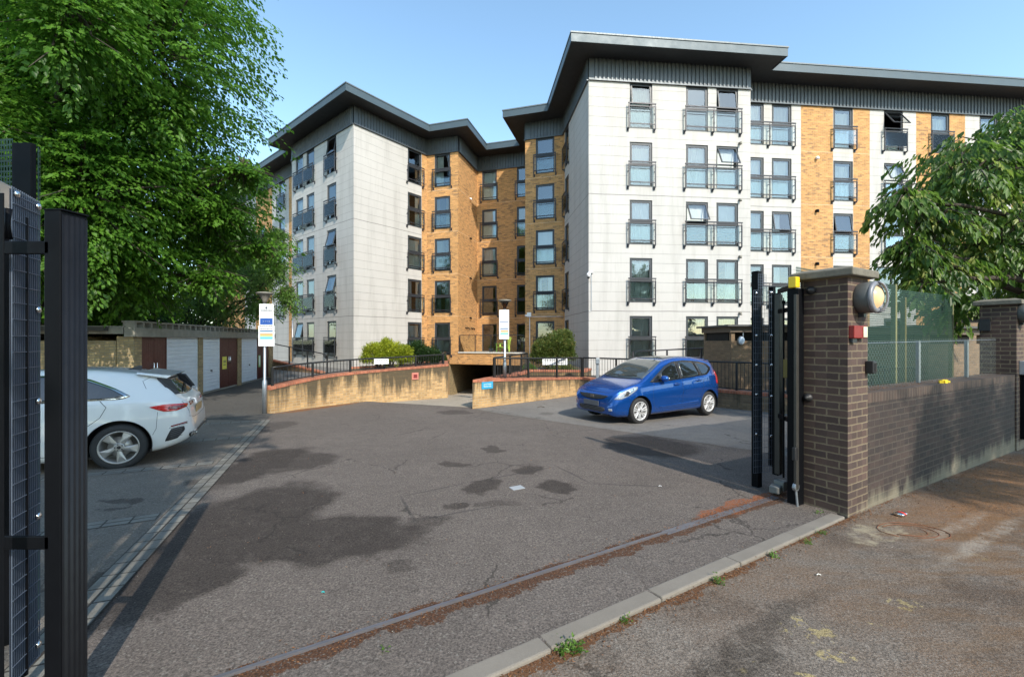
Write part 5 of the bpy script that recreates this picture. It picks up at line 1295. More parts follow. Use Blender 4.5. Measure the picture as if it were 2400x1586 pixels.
# green netting panels behind the boundary wall
t = thing('green_fence', (3.6,5.2,0), 'tall green windbreak netting on timber posts behind the dark boundary wall', 'fence')
NF = Fr((3.3+.2, 5.2+.115), (8.26,8.06)); zN = 2.47
q = MB(); u = []
a, b_, c_ = 0, NF.tpx(2101), NF.tpx(2234)
for (s0, s1, zz0, zz1) in ((a, b_-.02, zN+.05, zN-.0), (b_+.03, c_, zN-.06, zN-.03)):
    p, r_ = NF(s0), NF(s1); q.poly([(*p,.55),(*r_,.55),(*r_,zz1),(*p,zz0)])
q.build('netting', M_['net'], t)
for s0, zz in ((b_, zN+.02), (NF.tpx(2123), 2.3), (c_, zN-.02)):
    r_ = MB(); p = NF(s0, -.03); r_.box((*p, .3), (.06,.06,zz-.3), NF.ang); r_.build('post', M_['wood'], t)
t = thing('chain_link_fence', (4.6,5.0,1), 'low chain link fence with galvanised posts along the top of the dark boundary wall', 'fence')
CF = Fr(gl(.5,.22), gl(5.95,.22)); q = MB(); p, r_ = CF(0), CF(CF.L); q.poly([(*p,1.0),(*r_,1.0),(*r_,1.0+.66),(*p,1.0+.60)]); q.build('chain_mesh', M_['chain'], t)
for xx in (2160, 2273, 2352):
    s0 = CF.tpx(xx); p = CF(s0, -.02); r_ = MB(); zt_ = 1.0+.60
    r_.fbox(CF, s0-.03, s0+.03, -.018, -.024, .95, zt_); r_.fbox(CF, s0+.025, s0+.031, -.018, -.07, .95, zt_); r_.build('fence_post', M_['alu'], t)
q = MB(); q.tube([(*CF(0),1.57),(*CF(CF.L),1.62)], .004, 5); q.build('line_wire', M_['alu'], t)

# ------------------------------------------------------------ litter and small finds
def at(x, y): p = gpt(x, y); return (p[0], p[1], G(p[1])-.022)
def at0(x, y): p = gpt(x, y); return (p[0], p[1], G(p[1]))
c = at(2111, 1203); t = thing('crushed_can', c, 'crushed silver and red drink can on the pavement right of the pier', 'litter')
q = MB(); M0 = Matrix.Translation((c[0], c[1], c[2]+.022)) @ Matrix.Rotation(.5, 4, 'Z') @ Matrix.Rotation(R(90), 4, 'Y') @ Matrix.Diagonal((.55, 1.3, 1, 1))
q.lathe([(0,-.055),(.026,-.055),(.033,-.045),(.030,-.01),(.024,.005),(.031,.02),(.033,.045),(.027,.055),(0,.055)], M0, 14); q.build('can_body', M_['chrome'], t, smooth=True)
q = MB(); q.lathe([(.0335,-.02),(.0305,-.005),(.0265,.006),(.032,.02)], M0, 14); q.build('printed_band', simple('can_red', (.55,.05,.04), .35), t, smooth=True)
c = at(2125, 1240); t = thing('wire_coil', c, 'loose coil of thin brown wire on the pavement', 'wire')
q = MB(); rr = random.Random(5)
for k in range(3):
    r0 = .13+.05*k; ph = rr.uniform(0, 6); q.tube([(c[0]+r0*1.3*math.cos(ph+i*.38)+.03*k, c[1]+r0*.8*math.sin(ph+i*.38), c[2]+.006+.004*math.sin(i)) for i in range(int(9+k*3))], .003, 5)
q.build('wire', simple('rusty_wire', (.20,.07,.03), .6, .2), t, smooth=True)
c = at0(1212, 1143); m = MB(); m.box((c[0], c[1], c[2]+.001), (.16,.12,.006), .5); tag(m.build('marker_plate', simple('pale_marker_plate', (.33,.35,.37), .5), bevel=.002), 'small pale metal marker plate set in the entrance asphalt', 'cover plate')
for (x, y, lab, s, col) in ((1547,1141,'tiny scrap of white paper on the asphalt near the gate',.035,(.7,.7,.7)), (757,1391,'tiny turquoise scrap on the dark asphalt',.02,(.02,.4,.4)), (1919,1343,'white cigarette end on the pavement',.03,(.7,.68,.62)), (1268,955+0,'dry twig lying on the car park asphalt',.22,(.08,.05,.03))):
    c = (at if x == 1919 else at0)(x, y); m = MB()
    m.tube([(c[0]-s*.5,c[1],c[2]+.012),(c[0],c[1]+s*.2,c[2]+.014+s*.08),(c[0]+s*.5,c[1]-s*.1,c[2]+.012)], max(.004, s*.12) if s < .1 else .008, 5); tag(m.build('litter_scrap' if s < .1 else 'twig', simple('scrap', col, .7)), lab, 'litter' if s < .1 else 'twig')
c = (*CF(CF.tpx(2175), .16), 1.045); t = thing('sweet_wrapper', c, 'crumpled yellow wrapper lying on top of the dark boundary wall', 'litter')
q = MB(); rr = random.Random(2)
for i in range(7): 
    a = rr.uniform(-.10,.10); q.box((c[0]+a*.866, c[1]+a*.5, c[2]-.01), (rr.uniform(.04,.09), .04, rr.uniform(.02,.05)), rr.uniform(0,3))
q.build('wrapper', simple('yellow_wrapper', (.75,.55,.03), .4), t)
# ------------------------------------------------------------ cars
def carpaint(name, col, metal=.35, rough=.28):
    m, n, b = newmat(name); p = nd(n, 'ShaderNodeTexCoord').outputs['Object']
    f = noise(n, p, 1.5, 3); c = mixc(n, f, tuple(x*.95 for x in col), tuple(min(1, x*1.05) for x in col)); n.links.new(c, b.inputs['Base Color'])
    b.inputs['Metallic'].default_value = metal; b.inputs['Roughness'].default_value = rough
    b.inputs['Coat Weight'].default_value = 1; b.inputs['Coat Roughness'].default_value = .02; return m
M_['blue'] = carpaint('blue_metallic_paint', (.004,.075,.34), .55, .26)
M_['cwhite'] = carpaint('white_car_paint', (.66,.67,.66), .0, .30)
M_['redlamp'] = simple('red_tail_lamp', (.55,.01,.008), .12, 0, .1, 20, coat=1)
M_['darkred'] = simple('dark_red_lens', (.16,.006,.006), .12, 0, .1, 20, coat=1)
M_['clearlamp'] = simple('clear_headlamp', (.55,.58,.62), .08, .6, .3, 25, coat=1)
M_['plategrey'] = simple('grey_blanked_plate', (.10,.105,.12), .5, 0, .05, 4)
M_['plateyel'] = simple('tan_blanked_plate', (.42,.28,.13), .5, 0, .1, 6)
def interp(tab, x):
    # monotone-ish cubic through a table [(x, y)]
    xs = [t[0] for t in tab]; ys = [t[1] for t in tab]
    if x <= xs[0]: return ys[0]
    if x >= xs[-1]: return ys[-1]
    for i in range(len(xs)-1):
        if x <= xs[i+1]: break
    h = xs[i+1]-xs[i]; d = (ys[i+1]-ys[i])/h
    def sl(j):
        if j <= 0 or j >= len(xs)-1: return (ys[1]-ys[0])/(xs[1]-xs[0]) if j <= 0 else (ys[-1]-ys[-2])/(xs[-1]-xs[-2])
        a = (ys[j]-ys[j-1])/(xs[j]-xs[j-1]); b = (ys[j+1]-ys[j])/(xs[j+1]-xs[j]); return 0 if a*b <= 0 else 2*a*b/(a+b)
    m0, m1 = sl(i), sl(i+1); t = (x-xs[i])/h
    return (2*t**3-3*t*t+1)*ys[i]+(t**3-2*t*t+t)*h*m0+(-2*t**3+3*t*t)*ys[i+1]+(t**3-t*t)*h*m1
class Car:
    def __init__(s, P): s.P = P; s.bvh = None
    def section(s, x, n=44):
        P = s.P; w = interp(P['w'], x); zb = interp(P['zb'], x); zt = interp(P['zt'], x); zs = min(interp(P['belt'], x), zt-.03)
        cab = max(0, min(1, (zt-interp(P['belt'], x)-.02)/.30)); wr = w*(.90-.5*0)*(1-cab)+cab*interp(P['wr'], x)
        zr = zt-(.03+.045*cab)
        zm = zb+(zs-zb)*.45
        ctrl = [(w*.90, zb), (w*.965, zb+.05), (w*.992, zb+(zs-zb)*.25), (w, zm), (w*.998, zb+(zs-zb)*.68), (w*.965, zs-.035), (w*.95, zs), (w*.95+(wr-w*.95)*.5, zs+(zr-zs)*.52), (wr, zr), (wr*.86, zt-.018*1), (wr*.5, zt-.004), (0, zt)]
        # sample with chordal Catmull-Rom for smoothness
        pts = []; C = [Vector(c) for c in ctrl]
        for i in range(len(C)-1):
            p0, p1, p2, p3 = C[max(0,i-1)], C[i], C[i+1], C[min(len(C)-1,i+2)]
            k = [2,3,5,5,4,2,5,5,3,4,5][i]
            for j in range(k):
                t = j/k; a = .30
                m1 = (p2-p0)*a; m2 = (p3-p1)*a
                if (p2-p1).length < (p2-p0).length*.25: m1 *= .4
                if (p2-p1).length < (p3-p1).length*.25: m2 *= .4
                pts.append((2*t**3-3*t*t+1)*p1+(t**3-2*t*t+t)*m1+(-2*t**3+3*t*t)*p2+(t**3-t*t)*m2)
        pts.append(C[-1]); return pts
    def build(s, name, loc, heading, label, group=None, scale=1.0):
        P = s.P; L = P['L']; s.root = thing(name, loc, label, 'car', group)
        ca, sa = math.cos(heading), math.sin(heading)
        # local: x from the front bumper to the rear, y to the car's left, origin under the front axle's middle
        s.M = Matrix.Translation(loc) @ Matrix.Rotation(P.get('pitch', 0), 4, Vector((-sa, ca, 0))) @ Matrix.Rotation(heading, 4, 'Z') @ Matrix.Scale(scale, 4) @ Matrix.Rotation(math.pi, 4, 'Z') @ Matrix.Translation((-P['xf'], 0, 0)) @ Matrix.Diagonal((1, 1, 1, 1))
        xs = sorted(set([0, .006, .018, .035, .06, .09]+[.12+i*.032 for i in range(int((L-.24)/.032)+1)]+[L-.09, L-.06, L-.035, L-.018, L-.006, L]))
        secs = [s.section(x) for x in xs]; n = len(secs[0]); vs = []; fs = []
        for x, sc in zip(xs, secs):
            for p in sc: vs.append(Vector((x, p.x, p.y)))
        m = len(xs); arches = [(P['xf'], P['ra']), (P['xr'], P['ra'])]; zc = P['r']+.01
        def inarch(v, k=1.0):
            return any((v.x-a)**2+(v.z-zc)**2 < (r*k)**2 for a, r in arches) and v.y > .45
        drop = set()
        for i in range(m-1):
            for j in range(n-1):
                q = (i*n+j, (i+1)*n+j, (i+1)*n+j+1, i*n+j+1); c = sum((vs[k] for k in q), Vector())/4
                if inarch(c): drop.add((i, j)); continue
                fs.append(q)
        used = {}
        for (i, j) in drop:
            for k in (i*n+j, (i+1)*n+j, (i+1)*n+j+1, i*n+j+1): used[k] = 1
        kept = {k for f in fs for k in f}
        for k in used:
            if k in kept:
                v = vs[k]; a, r = min(arches, key=lambda a_: abs(v.x-a_[0])); d = Vector((v.x-a, v.z-zc))
                if d.length > 1e-4 and v.z > interp(P['zb'], v.x)+.01 or d.length > 1e-4: d = d.normalized()*r; vs[k] = Vector((a+d.x, v.y, max(zc+d.y, v.z if v.z < .25 and abs(zc+d.y-v.z) > .12 else zc+d.y)))
        N = len(vs); vs2 = vs+[Vector((v.x, -v.y, v.z)) for v in vs]; fs2 = fs+[tuple(k+N for k in f[::-1]) for f in fs]
        fs2.append(tuple(range(n))+tuple(N+k for k in range(n-2, -1, -1))); 
        e = (m-1)*n; fs2.append(tuple(e+k for k in range(n))[::-1]+tuple(N+e+k for k in range(0, n-1)))
        # floor pan
        for i in range(m-1):
            fs2.append((i*n, N+i*n, N+(i+1)*n, (i+1)*n))
        bm = bmesh.new(); bv = [bm.verts.new(v) for v in vs2]; bm.verts.ensure_lookup_table()
        for f in fs2:
            try: bm.faces.new([bv[k] for k in f])
            except ValueError: pass
        bmesh.ops.remove_doubles(bm, verts=bm.verts, dist=.0005); bmesh.ops.recalc_face_normals(bm, faces=bm.faces)
        s.bvh = BVHTree.FromBMesh(bm)
        me = bpy.data.meshes.new('body'); bm.to_mesh(me); bm.free()
        s._finish(me, 'body', P['paint'])
        bpy.data.objects[s.last].modifiers.new('es', 'EDGE_SPLIT').split_angle = R(38)
        # wheels and arch liners
        for ax in ('xf', 'xr'):
            for sd in (1, -1): s.wheel(P[ax], sd)
            r = P['ra']-.004
            for sd in (1, -1):
                q = MB(); ring = []
                for i in range(25):
                    a = -.35+math.pi*1.0+ (math.pi+.7)*i/24-math.pi; ring.append((P[ax]+r*math.cos(a), zc+r*math.sin(a)))
                wy = interp(P['w'], P[ax])
                n0 = len(q.v)
                for (x, z) in ring: q.v += [(x, sd*(wy-.012), max(.12, z)), (x, sd*(wy-.34), max(.12, z))]
                for i in range(24): q.f.append((n0+2*i, n0+2*i+1, n0+2*i+3, n0+2*i+2))
                q.f.append(tuple(n0+2*i+1 for i in range(25)))
                s.part(q, 'arch_liner', M_['trim'])
        return s.root
    def _finish(s, me, name, mat, parent=None, smooth=True):
        me.materials.append(mat); off = Matrix.Translation(-Vector(s.root.location)); me.transform(off @ s.M)
        if smooth: me.polygons.foreach_set('use_smooth', [True]*len(me.polygons))
        me.update(); o = bpy.data.objects.new(name, me); COL.objects.link(o); o.parent = parent or s.root; s.last = o.name; return o
    def part(s, mb, name, mat, parent=None, smooth=False):
        me = bpy.data.meshes.new(name); me.from_pydata([tuple(v) for v in mb.v], [], mb.f); return s._finish(me, name, mat, parent, smooth)
    def hit(s, axis, a, b, sd):
        if axis == 'side': o, d = Vector((a, 3*sd, b)), Vector((0, -sd, 0))
        elif axis == 'front': o, d = Vector((-2, a, b)), Vector((1, 0, 0))
        elif axis == 'rear': o, d = Vector((9, a, b)), Vector((-1, 0, 0))
        else: o, d = Vector((a, b, 4)), Vector((0, 0, -1))
        h = s.bvh.ray_cast(o, d)
        if h[0] is None: return None, None
        nrm = h[1] if h[1].dot(d) < 0 else -h[1]
        return h[0], nrm
    def decal(s, name, mat, poly, axis='side', sd=1, off=.004, rings=5, parent=None, smooth=True, per=6, rounded=True):
        """smooth patch lying on the bodywork; poly = outline in the projection plane"""
        P_ = [Vector(p) for p in poly]
        if rounded:
            out = []; n = len(P_)
            for i in range(n):
                p0, p1, p2, p3 = P_[i-1], P_[i], P_[(i+1)%n], P_[(i+2)%n]
                for j in range(per):
                    t = j/per; m1 = (p2-p0)*.16; m2 = (p3-p1)*.16; out.append((2*t**3-3*t*t+1)*p1+(t**3-2*t*t+t)*m1+(-2*t**3+3*t*t)*p2+(t**3-t*t)*m2)
            P_ = out
        else:
            out = []
            for i in range(len(P_)):
                for j in range(per): out.append(P_[i].lerp(P_[(i+1)%len(P_)], j/per))
            P_ = out
        c = sum(P_, Vector((0,0)))/len(P_); q = MB(); ok = True; n = len(P_)
        for k in range(rings, 0, -1):
            for p in P_:
                u = c+(p-c)*(k/rings); h, nr = s.hit(axis, u.x, u.y, sd)
                if h is None: h, nr = (q.v and Vector(q.v[-1]) or Vector((0,0,0))), Vector((0,0,0))
                q.v.append(tuple(h+nr*off))
        h, nr = s.hit(axis, c.x, c.y, sd); q.v.append(tuple(h+nr*off))
        # skirt back to the body
        for i in range(n): 
            p = P_[i]; h, nr = s.hit(axis, p.x, p.y, sd); h = h if h is not None else Vector(q.v[i]); nr = nr if nr is not None else Vector((0,0,0)); q.v.append(tuple(h-nr*.006))
        base = rings*n+1
        for k in range(rings-1):
            for i in range(n): q.f.append((k*n+i, k*n+(i+1)%n, (k+1)*n+(i+1)%n, (k+1)*n+i))
        for i in range(n): q.f.append(((rings-1)*n+i, (rings-1)*n+(i+1)%n, rings*n)); q.f.append((i, base+i, base+(i+1)%n, (i+1)%n))
        me = bpy.data.meshes.new(name); me.from_pydata(q.v, [], q.f)
        bm = bmesh.new(); bm.from_mesh(me); bmesh.ops.recalc_face_normals(bm, faces=bm.faces)
        f = bm.faces[0] if len(bm.faces) else None
        bm.to_mesh(me); bm.free()
        return s._finish(me, name, mat, parent, smooth)
    def seam(s, path, axis='side', sd=1, w=.007, mb=None, off=.0012):
        mb = mb if mb is not None else MB(); P_ = [Vector(p) for p in path]; pts = []
        for i in range(len(P_)-1):
            k = max(1, int((P_[i+1]-P_[i]).length/.03))
            for j in range(k): pts.append(P_[i].lerp(P_[i+1], j/k))
        pts.append(P_[-1]); n0 = None
        for i, p in enumerate(pts):
            d = (pts[min(i+1, len(pts)-1)]-pts[max(0, i-1)]).normalized(); nn = Vector((-d.y, d.x))*w/2
            a, na = s.hit(axis, p.x+nn.x, p.y+nn.y, sd); b, nb = s.hit(axis, p.x-nn.x, p.y-nn.y, sd)
            if a is None or b is None: n0 = None; continue
            k = len(mb.v); mb.v += [tuple(a+na*off), tuple(b+nb*off)]
            if n0 is not None: mb.f.append((n0, n0+1, k+1, k))
            n0 = k
        return mb
    def wheel(s, ax, sd):
        P = s.P; r, rr, tw = P['r'], P['rr'], .205; y0 = sd*(interp(P['w'], ax)-.025)
        A = Matrix(((1,0,0,ax),(0,0,sd,y0),(0,1,0,r),(0,0,0,1)))       # lathe +Z -> outward
        hub = bpy.data.objects.new('wheel', None)
        q = MB(); q.lathe([(rr+.004,-.0),(rr+.03,.006),(r-.035,.004),(r-.012,-.010),(r,-.035),(r,-tw+.035),(r-.015,-tw+.01),(rr,-tw)], A, 40); w = s.part(q, 'wheel', M_['rubber'], smooth=True); w.name = 'wheel'
        q = MB(); q.lathe([(rr+.006,-.004),(rr+.004,.006),(rr-.012,.002),(rr-.02,-.03),(rr-.03,-.10),(rr-.035,-tw+.02),(0,-tw+.02)], A, 40); s.part(q, 'rim', P['rim'], w, True)
        q = MB(); q.lathe([(0,-.075),(.14,-.075),(.14,-.09),(0,-.09)], A, 24); s.part(q, 'brake_disc', M_['trim'] if False else M_['alloyd'], w, True)
        q = MB()
        if P['spokes'] == 'twin':
            for k in range(7):
                for da in (-.115, .115):
                    a = 2*math.pi*k/7+.2; c0, s0 = math.cos(a+da*.55), math.sin(a+da*.55); c1, s1 = math.cos(a+da*1.25), math.sin(a+da*1.25)
                    s._spoke(q, A, (.035*math.cos(a+da*3), .035*math.sin(a+da*3)), ((rr-.008)*c1, (rr-.008)*s1), .026, .030, -.022, -.006)
        else:
            for k in range(5):
                a = 2*math.pi*k/5+.95
                # blade spoke: narrow at the hub, wide and swept at the rim
                p0 = (.05*math.cos(a-.4), .05*math.sin(a-.4)); p1 = (.05*math.cos(a+.4), .05*math.sin(a+.4))
                e0 = ((rr-.008)*math.cos(a-.10), (rr-.008)*math.sin(a-.10)); e1 = ((rr-.008)*math.cos(a+.42), (rr-.008)*math.sin(a+.42)); mid = ((rr*.52)*math.cos(a+.18), (rr*.52)*math.sin(a+.18))
                for (pa, pb, ea, zz) in ((p0, p1, e0, .0),):
                    n0 = len(q.v)
                    for (x, y), z in ((p0,-.012),(p1,-.012),(e1,-.020),(e0,-.004),(mid,.002)): q.v.append(tuple(A @ Vector((x, y, z))))
                    for (x, y), z in ((p0,-.05),(p1,-.05),(e1,-.06),(e0,-.06)): q.v.append(tuple(A @ Vector((x, y, z))))
                    f = [(0,1,4),(1,2,4),(2,3,4),(3,0,4),(0,5,6,1),(1,6,7,2),(2,7,8,3),(3,8,5,0)]
                    q.f += [tuple(n0+i for i in g_) for g_ in f]
        q.lathe([(.062,-.055),(.062,-.012),(.05,-.004),(.032,-.004),(.030,.0),(0,.002)], A, 20)
        s.part(q, 'spokes', P['rim'], w, False)
        q = MB()
        for k in range(5):
            a = 2*math.pi*k/5+.6; B = A @ Matrix.Translation((.044*math.cos(a), .044*math.sin(a), -.006)); q.lathe([(.009,0),(.009,.004),(0,.004)], B, 8)
        q.lathe([(.024,.0),(.022,.004),(0,.005)], A, 16); s.part(q, 'hub_cap', M_['trim'], w)
    def _spoke(s, q, A, a, b, wa, wb, za, zb):
        a, b = Vector(a), Vector(b); d = (b-a).normalized(); nn = Vector((-d.y, d.x)); n0 = len(q.v)
        for p, w, z in ((a, wa, za), (b, wb, zb)):
            for sg, dz in ((-1, -.03), (-1, 0), (-.45, .008), (.45, .008), (1, 0), (1, -.03)):
                u = p+nn*w/2*sg; q.v.append(tuple(A @ Vector((u.x, u.y, z+dz))))
        for i in range(5): q.f.append((n0+i, n0+i+1, n0+7+i, n0+6+i))

# ---- blue hatchback
B_ = Car(dict(L=3.90, xf=.76, xr=3.26, r=.305, rr=.213, ra=.352, rim=M_['alloy'], spokes='twin', paint=M_['blue'],
    zt=[(0,.50),(.02,.60),(.07,.70),(.16,.775),(.35,.865),(.6,.94),(.82,.99),(.95,1.04),(1.2,1.185),(1.5,1.335),(1.75,1.43),(2.05,1.495),(2.4,1.525),(2.8,1.52),(3.2,1.48),(3.45,1.44),(3.60,1.405),(3.70,1.30),(3.79,1.08),(3.84,.93),(3.875,.78),(3.89,.6),(3.9,.5)],
    zb=[(0,.30),(.05,.24),(.2,.20),(.8,.19),(3.2,.20),(3.6,.24),(3.85,.32),(3.9,.38)],
    w=[(0,.52),(.02,.60),(.06,.67),(.15,.735),(.3,.78),(.55,.82),(.8,.838),(1.5,.8475),(2.6,.8475),(3.2,.84),(3.5,.81),(3.7,.765),(3.82,.70),(3.88,.63),(3.9,.58)],
    belt=[(0,.45),(.1,.62),(.3,.74),(.6,.83),(.9,.885),(1.3,.915),(2.0,.955),(2.8,1.005),(3.3,1.04),(3.6,1.02),(3.9,.9)], wr=[(0,.7),(.95,.74),(1.3,.69),(1.8,.62),(2.4,.60),(3.2,.59),(3.6,.60),(3.9,.62)]))
pf = Vector((PX(1501.7, 10.15), 10.15)); pr = Vector((PX(1664, 11.45), 11.45)); hd = (pf-pr).normalized(); hdg = math.atan2(hd.y, hd.x)
sc = 1.02; lat = Vector((-hd.y, hd.x))                   # car's left is away from the camera? the near side carries the wheels seen
side_n = Vector((hd.y, -hd.x))
if side_n.dot(-pf) < 0: side_n = -side_n
ctr = pf-side_n*(.82*sc)
B_.P['pitch'] = 0
B_.build('parked_car', (ctr.x, ctr.y, G(10.6)), hdg, 'bright blue five door hatchback parked before the low brick wall and railing', scale=sc)
near = -1 if Vector((B_.M @ Vector((1, -1, 0)))-(B_.M @ Vector((1, 1, 0)))).dot(Vector((0, -1, 0))) > 0 else 1
def both(fn):
    for sd in (1, -1): fn(sd)
def blue_details(c):
    def sidefn(sd):
        t = .010
        c.decal('side_window_trim', M_['trim'], [(1.30,.935),(2.08,.975),(2.92,1.03),(3.20,1.05),(3.46,1.17),(3.50,1.235),(3.36,1.33),(3.05,1.395),(2.5,1.43),(2.05,1.405),(1.72,1.29),(1.42,1.13),(1.10,.955)], 'side', sd, .003, 6, per=5)
        w = [('quarter_glass', [(1.20,.965),(1.44,.965),(1.46,1.10),(1.40,1.085)]), ('side_window', [(1.52,.975),(2.16,.995),(2.17,1.385),(2.02,1.37),(1.75,1.27),(1.53,1.15)]), ('side_window', [(2.26,1.0),(2.92,1.05),(2.84,1.375),(2.5,1.40),(2.27,1.39)]), ('quarter_glass', [(2.99,1.06),(3.20,1.08),(3.42,1.20),(3.30,1.31),(2.92,1.37)])]
        for nm, po in w: c.decal(nm, M_['carglass'], po, 'side', sd, .006, 5, per=5)
        q = MB()
        c.seam([(2.20,.98),(2.22,.6),(2.18,.33)], 'side', sd, mb=q); c.seam([(1.22,.93),(1.16,.7),(1.17,.45),(1.24,.31),(2.16,.31),(2.9,.33)], 'side', sd, mb=q)
        c.seam([(3.00,1.03),(3.02,.8),(2.93,.6),(2.9,.42),(2.86,.33)], 'side', sd, mb=q); c.seam([(.42,.62),(.47,.45),(.43,.30)], 'side', sd, mb=q, w=.006); c.seam([(3.62,.62),(3.7,.5),(3.62,.35)], 'side', sd, mb=q, w=.006)
        c.part(q, 'door_gap', M_['trim'])
        for x, z in ((2.00, .865), (2.83, .925)):
            h, nr = c.hit('side', x, z, sd); q = MB(); q.tube([(x-.11,h.y+sd*.006,z-.004),(x-.08,h.y+sd*.032,z),(x+.06,h.y+sd*.034,z+.006),(x+.09,h.y+sd*.006,z+.006)], [.012,.014,.014,.010], 8); c.part(q, 'door_handle', c.P['paint'], smooth=True)
            c.decal('handle_recess', M_['trim'], [(x-.07,z-.03),(x+.05,z-.025),(x+.05,z+.03),(x-.07,z+.025)], 'side', sd, .002, 2, per=4)
        # mirror
        h, nr = c.hit('side', 1.50, .97, sd); y = h.y; q = MB(); M0 = Matrix.Translation((1.47, y+sd*.12, 1.03)) @ Matrix.Diagonal((.085, .105, .075, 1))
        q.lathe([(0,-1),(.6,-.85),(.9,-.5),(1,0),(.9,.5),(.6,.85),(0,1)], M0, 16); o = c.part(q, 'wing_mirror', c.P['paint'], smooth=True)
        q = MB(); q.bar((1.46, y-sd*.03, .975), (1.47, y+sd*.07, 1.0), .05, .03); c.part(q, 'mirror_arm', M_['trim'], o)
        q = MB(); M0 = Matrix.Translation((1.535, y+sd*.12, 1.03)) @ Matrix.Diagonal((.03,.085,.058,1)); q.lathe([(0,-1),(.9,-.5),(1,0),(.9,.5),(0,1)], M0, 12); c.part(q, 'mirror_glass', M_['chrome'], o, True)
        # headlamp, tail lamp, side crease
        c.decal('headlight', M_['clearlamp'], [(.085,.60),(.22,.60),(.42,.675),(.66,.80),(.70,.86),(.60,.865),(.38,.80),(.20,.72)], 'side', sd, .006, 6, per=5)
        o = bpy.data.objects[c.last]
        c.decal('lamp_reflector', M_['trim'], [(.30,.67),(.40,.68),(.46,.76),(.38,.775)], 'side', sd, .010, 3, o, per=4)
        c.decal('lamp_reflector', M_['chrome'], [(.42,.71),(.54,.77),(.58,.83),(.46,.80)], 'side', sd, .010, 3, o, per=4)
        c.decal('tail_light', M_['redlamp'], [(3.62,.80),(3.80,.80),(3.80,1.0),(3.64,1.16),(3.60,1.10)], 'side', sd, .008, 4, per=4)
        q = MB(); 
        for i in range(24):
            x0, x1 = 1.35+i*.06, 1.35+(i+1)*.06; z = .36+.0016*i*1.2
            a, _ = c.hit('side', x0, z, sd); b, _ = c.hit('side', x1, z+.002, sd); n0 = len(q.v)
            q.v += [(x0,a.y,z+.02),(x1,b.y,z+.022),(x1,b.y+sd*.010,z),(x0,a.y+sd*.010,z),(x0,a.y,z-.02),(x1,b.y,z-.018)]; q.f += [(n0,n0+1,n0+2,n0+3),(n0+3,n0+2,n0+5,n0+4)]
        c.part(q, 'door_crease', c.P['paint'], smooth=False)
        c.decal('fog_lamp', M_['clearlamp'], [(sd*.56,.335),(sd*.64,.335),(sd*.64,.385),(sd*.56,.385)], 'front', sd, .006, 2, per=3)
    both(sidefn)
    c.decal('windscreen', M_['windscreen'], [(.99,-.66),(.93,-.3),(.92,0),(.93,.3),(.99,.66),(1.35,.64),(1.76,.535),(1.82,.28),(1.83,0),(1.82,-.28),(1.76,-.535),(1.35,-.64)], 'top', 1, .005, 8, per=5)
    c.decal('scuttle', M_['trim'], [(.95,-.68),(.87,-.3),(.86,0),(.87,.3),(.95,.68),(1.0,.64),(.955,.3),(.95,0),(.955,-.3),(1.0,-.64)], 'top', 1, .004, 1, per=4)
    q = MB()
    for (a, b_) in (((.93,.1),(1.02,-.45)), ((.93,.55),(1.0,.12))):
        h, _ = c.hit('top', a[0], a[1], 1); k, _ = c.hit('top', b_[0], b_[1], 1); q.bar((a[0],a[1],h.z+.02), (b_[0],b_[1],k.z+.02), .012, .012)
    c.part(q, 'wiper', M_['trim'])
    c.decal('sunroof', M_['carglass'], [(1.95,-.44),(1.95,.44),(2.9,.42),(2.9,-.42)], 'top', 1, .004, 6, per=6)
    c.decal('rear_window', M_['carglass'], [(-.5,1.30),(.5,1.30),(.55,1.05),(-.55,1.05)], 'rear', 1, .006, 5, per=6)
    c.decal('grille', M_['trim'], [(-.50,.66),(-.3,.665),(0,.67),(.3,.665),(.50,.66),(.40,.60),(.2,.565),(0,.555),(-.2,.565),(-.40,.60)], 'front', 1, .008, 5, per=4)
    c.decal('lower_grille', M_['trim'], [(-.40,.40),(.40,.40),(.44,.33),(.32,.285),(-.32,.285),(-.44,.33)], 'front', 1, .008, 4, per=4)
    q = MB()
    for k in range(3):
        for i in range(12):
            y0, y1 = -.38+i*.0633, -.38+(i+1)*.0633; z = .31+k*.035; a, _ = c.hit('front', y0, z, 1); b_, _ = c.hit('front', y1, z, 1); q.bar((a.x-.012,y0,z), (b_.x-.012,y1,z), .008, .008)
    c.part(q, 'grille_bars', M_['plategrey'])
    q = MB(); h, _ = c.hit('front', 0, .615, 1); x = h.x-.012
    for (y0,z0,y1,z1) in ((-.042,.585,-.032,.65),(.042,.585,.032,.65),(-.036,.615,.036,.615),(-.05,.65,.05,.65),(-.05,.58,.05,.58),(-.05,.58,-.05,.65),(.05,.58,.05,.65)): q.bar((x,y0,z0),(x,y1,z1),.008,.008)
    c.part(q, 'front_emblem', M_['chrome'])
    h, _ = c.hit('front', 0, .46, 1); q = MB(); q.box((h.x-.025, 0, .415), (.014, .52, .112)); c.part(q, 'number_plate', M_['plategrey'])
    q = MB()
    for sd in (1, -1): c.seam([(.10,sd*.0),(.10,sd*.38),(.13,sd*.5),(.30,sd*.62),(.6,sd*.72),(.88,sd*.745)], 'top', 1, mb=q, w=.006)
    c.part(q, 'bonnet_gap', M_['trim'])
    # tailgate spoiler
    q = MB(); q.hexa([(3.40,-.5,1.40),(3.66,-.50,1.345),(3.66,.50,1.345),(3.40,.5,1.40)], [(3.44,-.46,1.446),(3.72,-.47,1.392),(3.72,.47,1.392),(3.44,.46,1.446)]); c.part(q, 'spoiler', c.P['paint'])
m_ = glassmat('windscreen_glass', (.5,.55,.56), 1.6, .02, 0)
M_['windscreen'] = darkglass('windscreen_dark', (.06,.07,.07))
blue_details(B_)

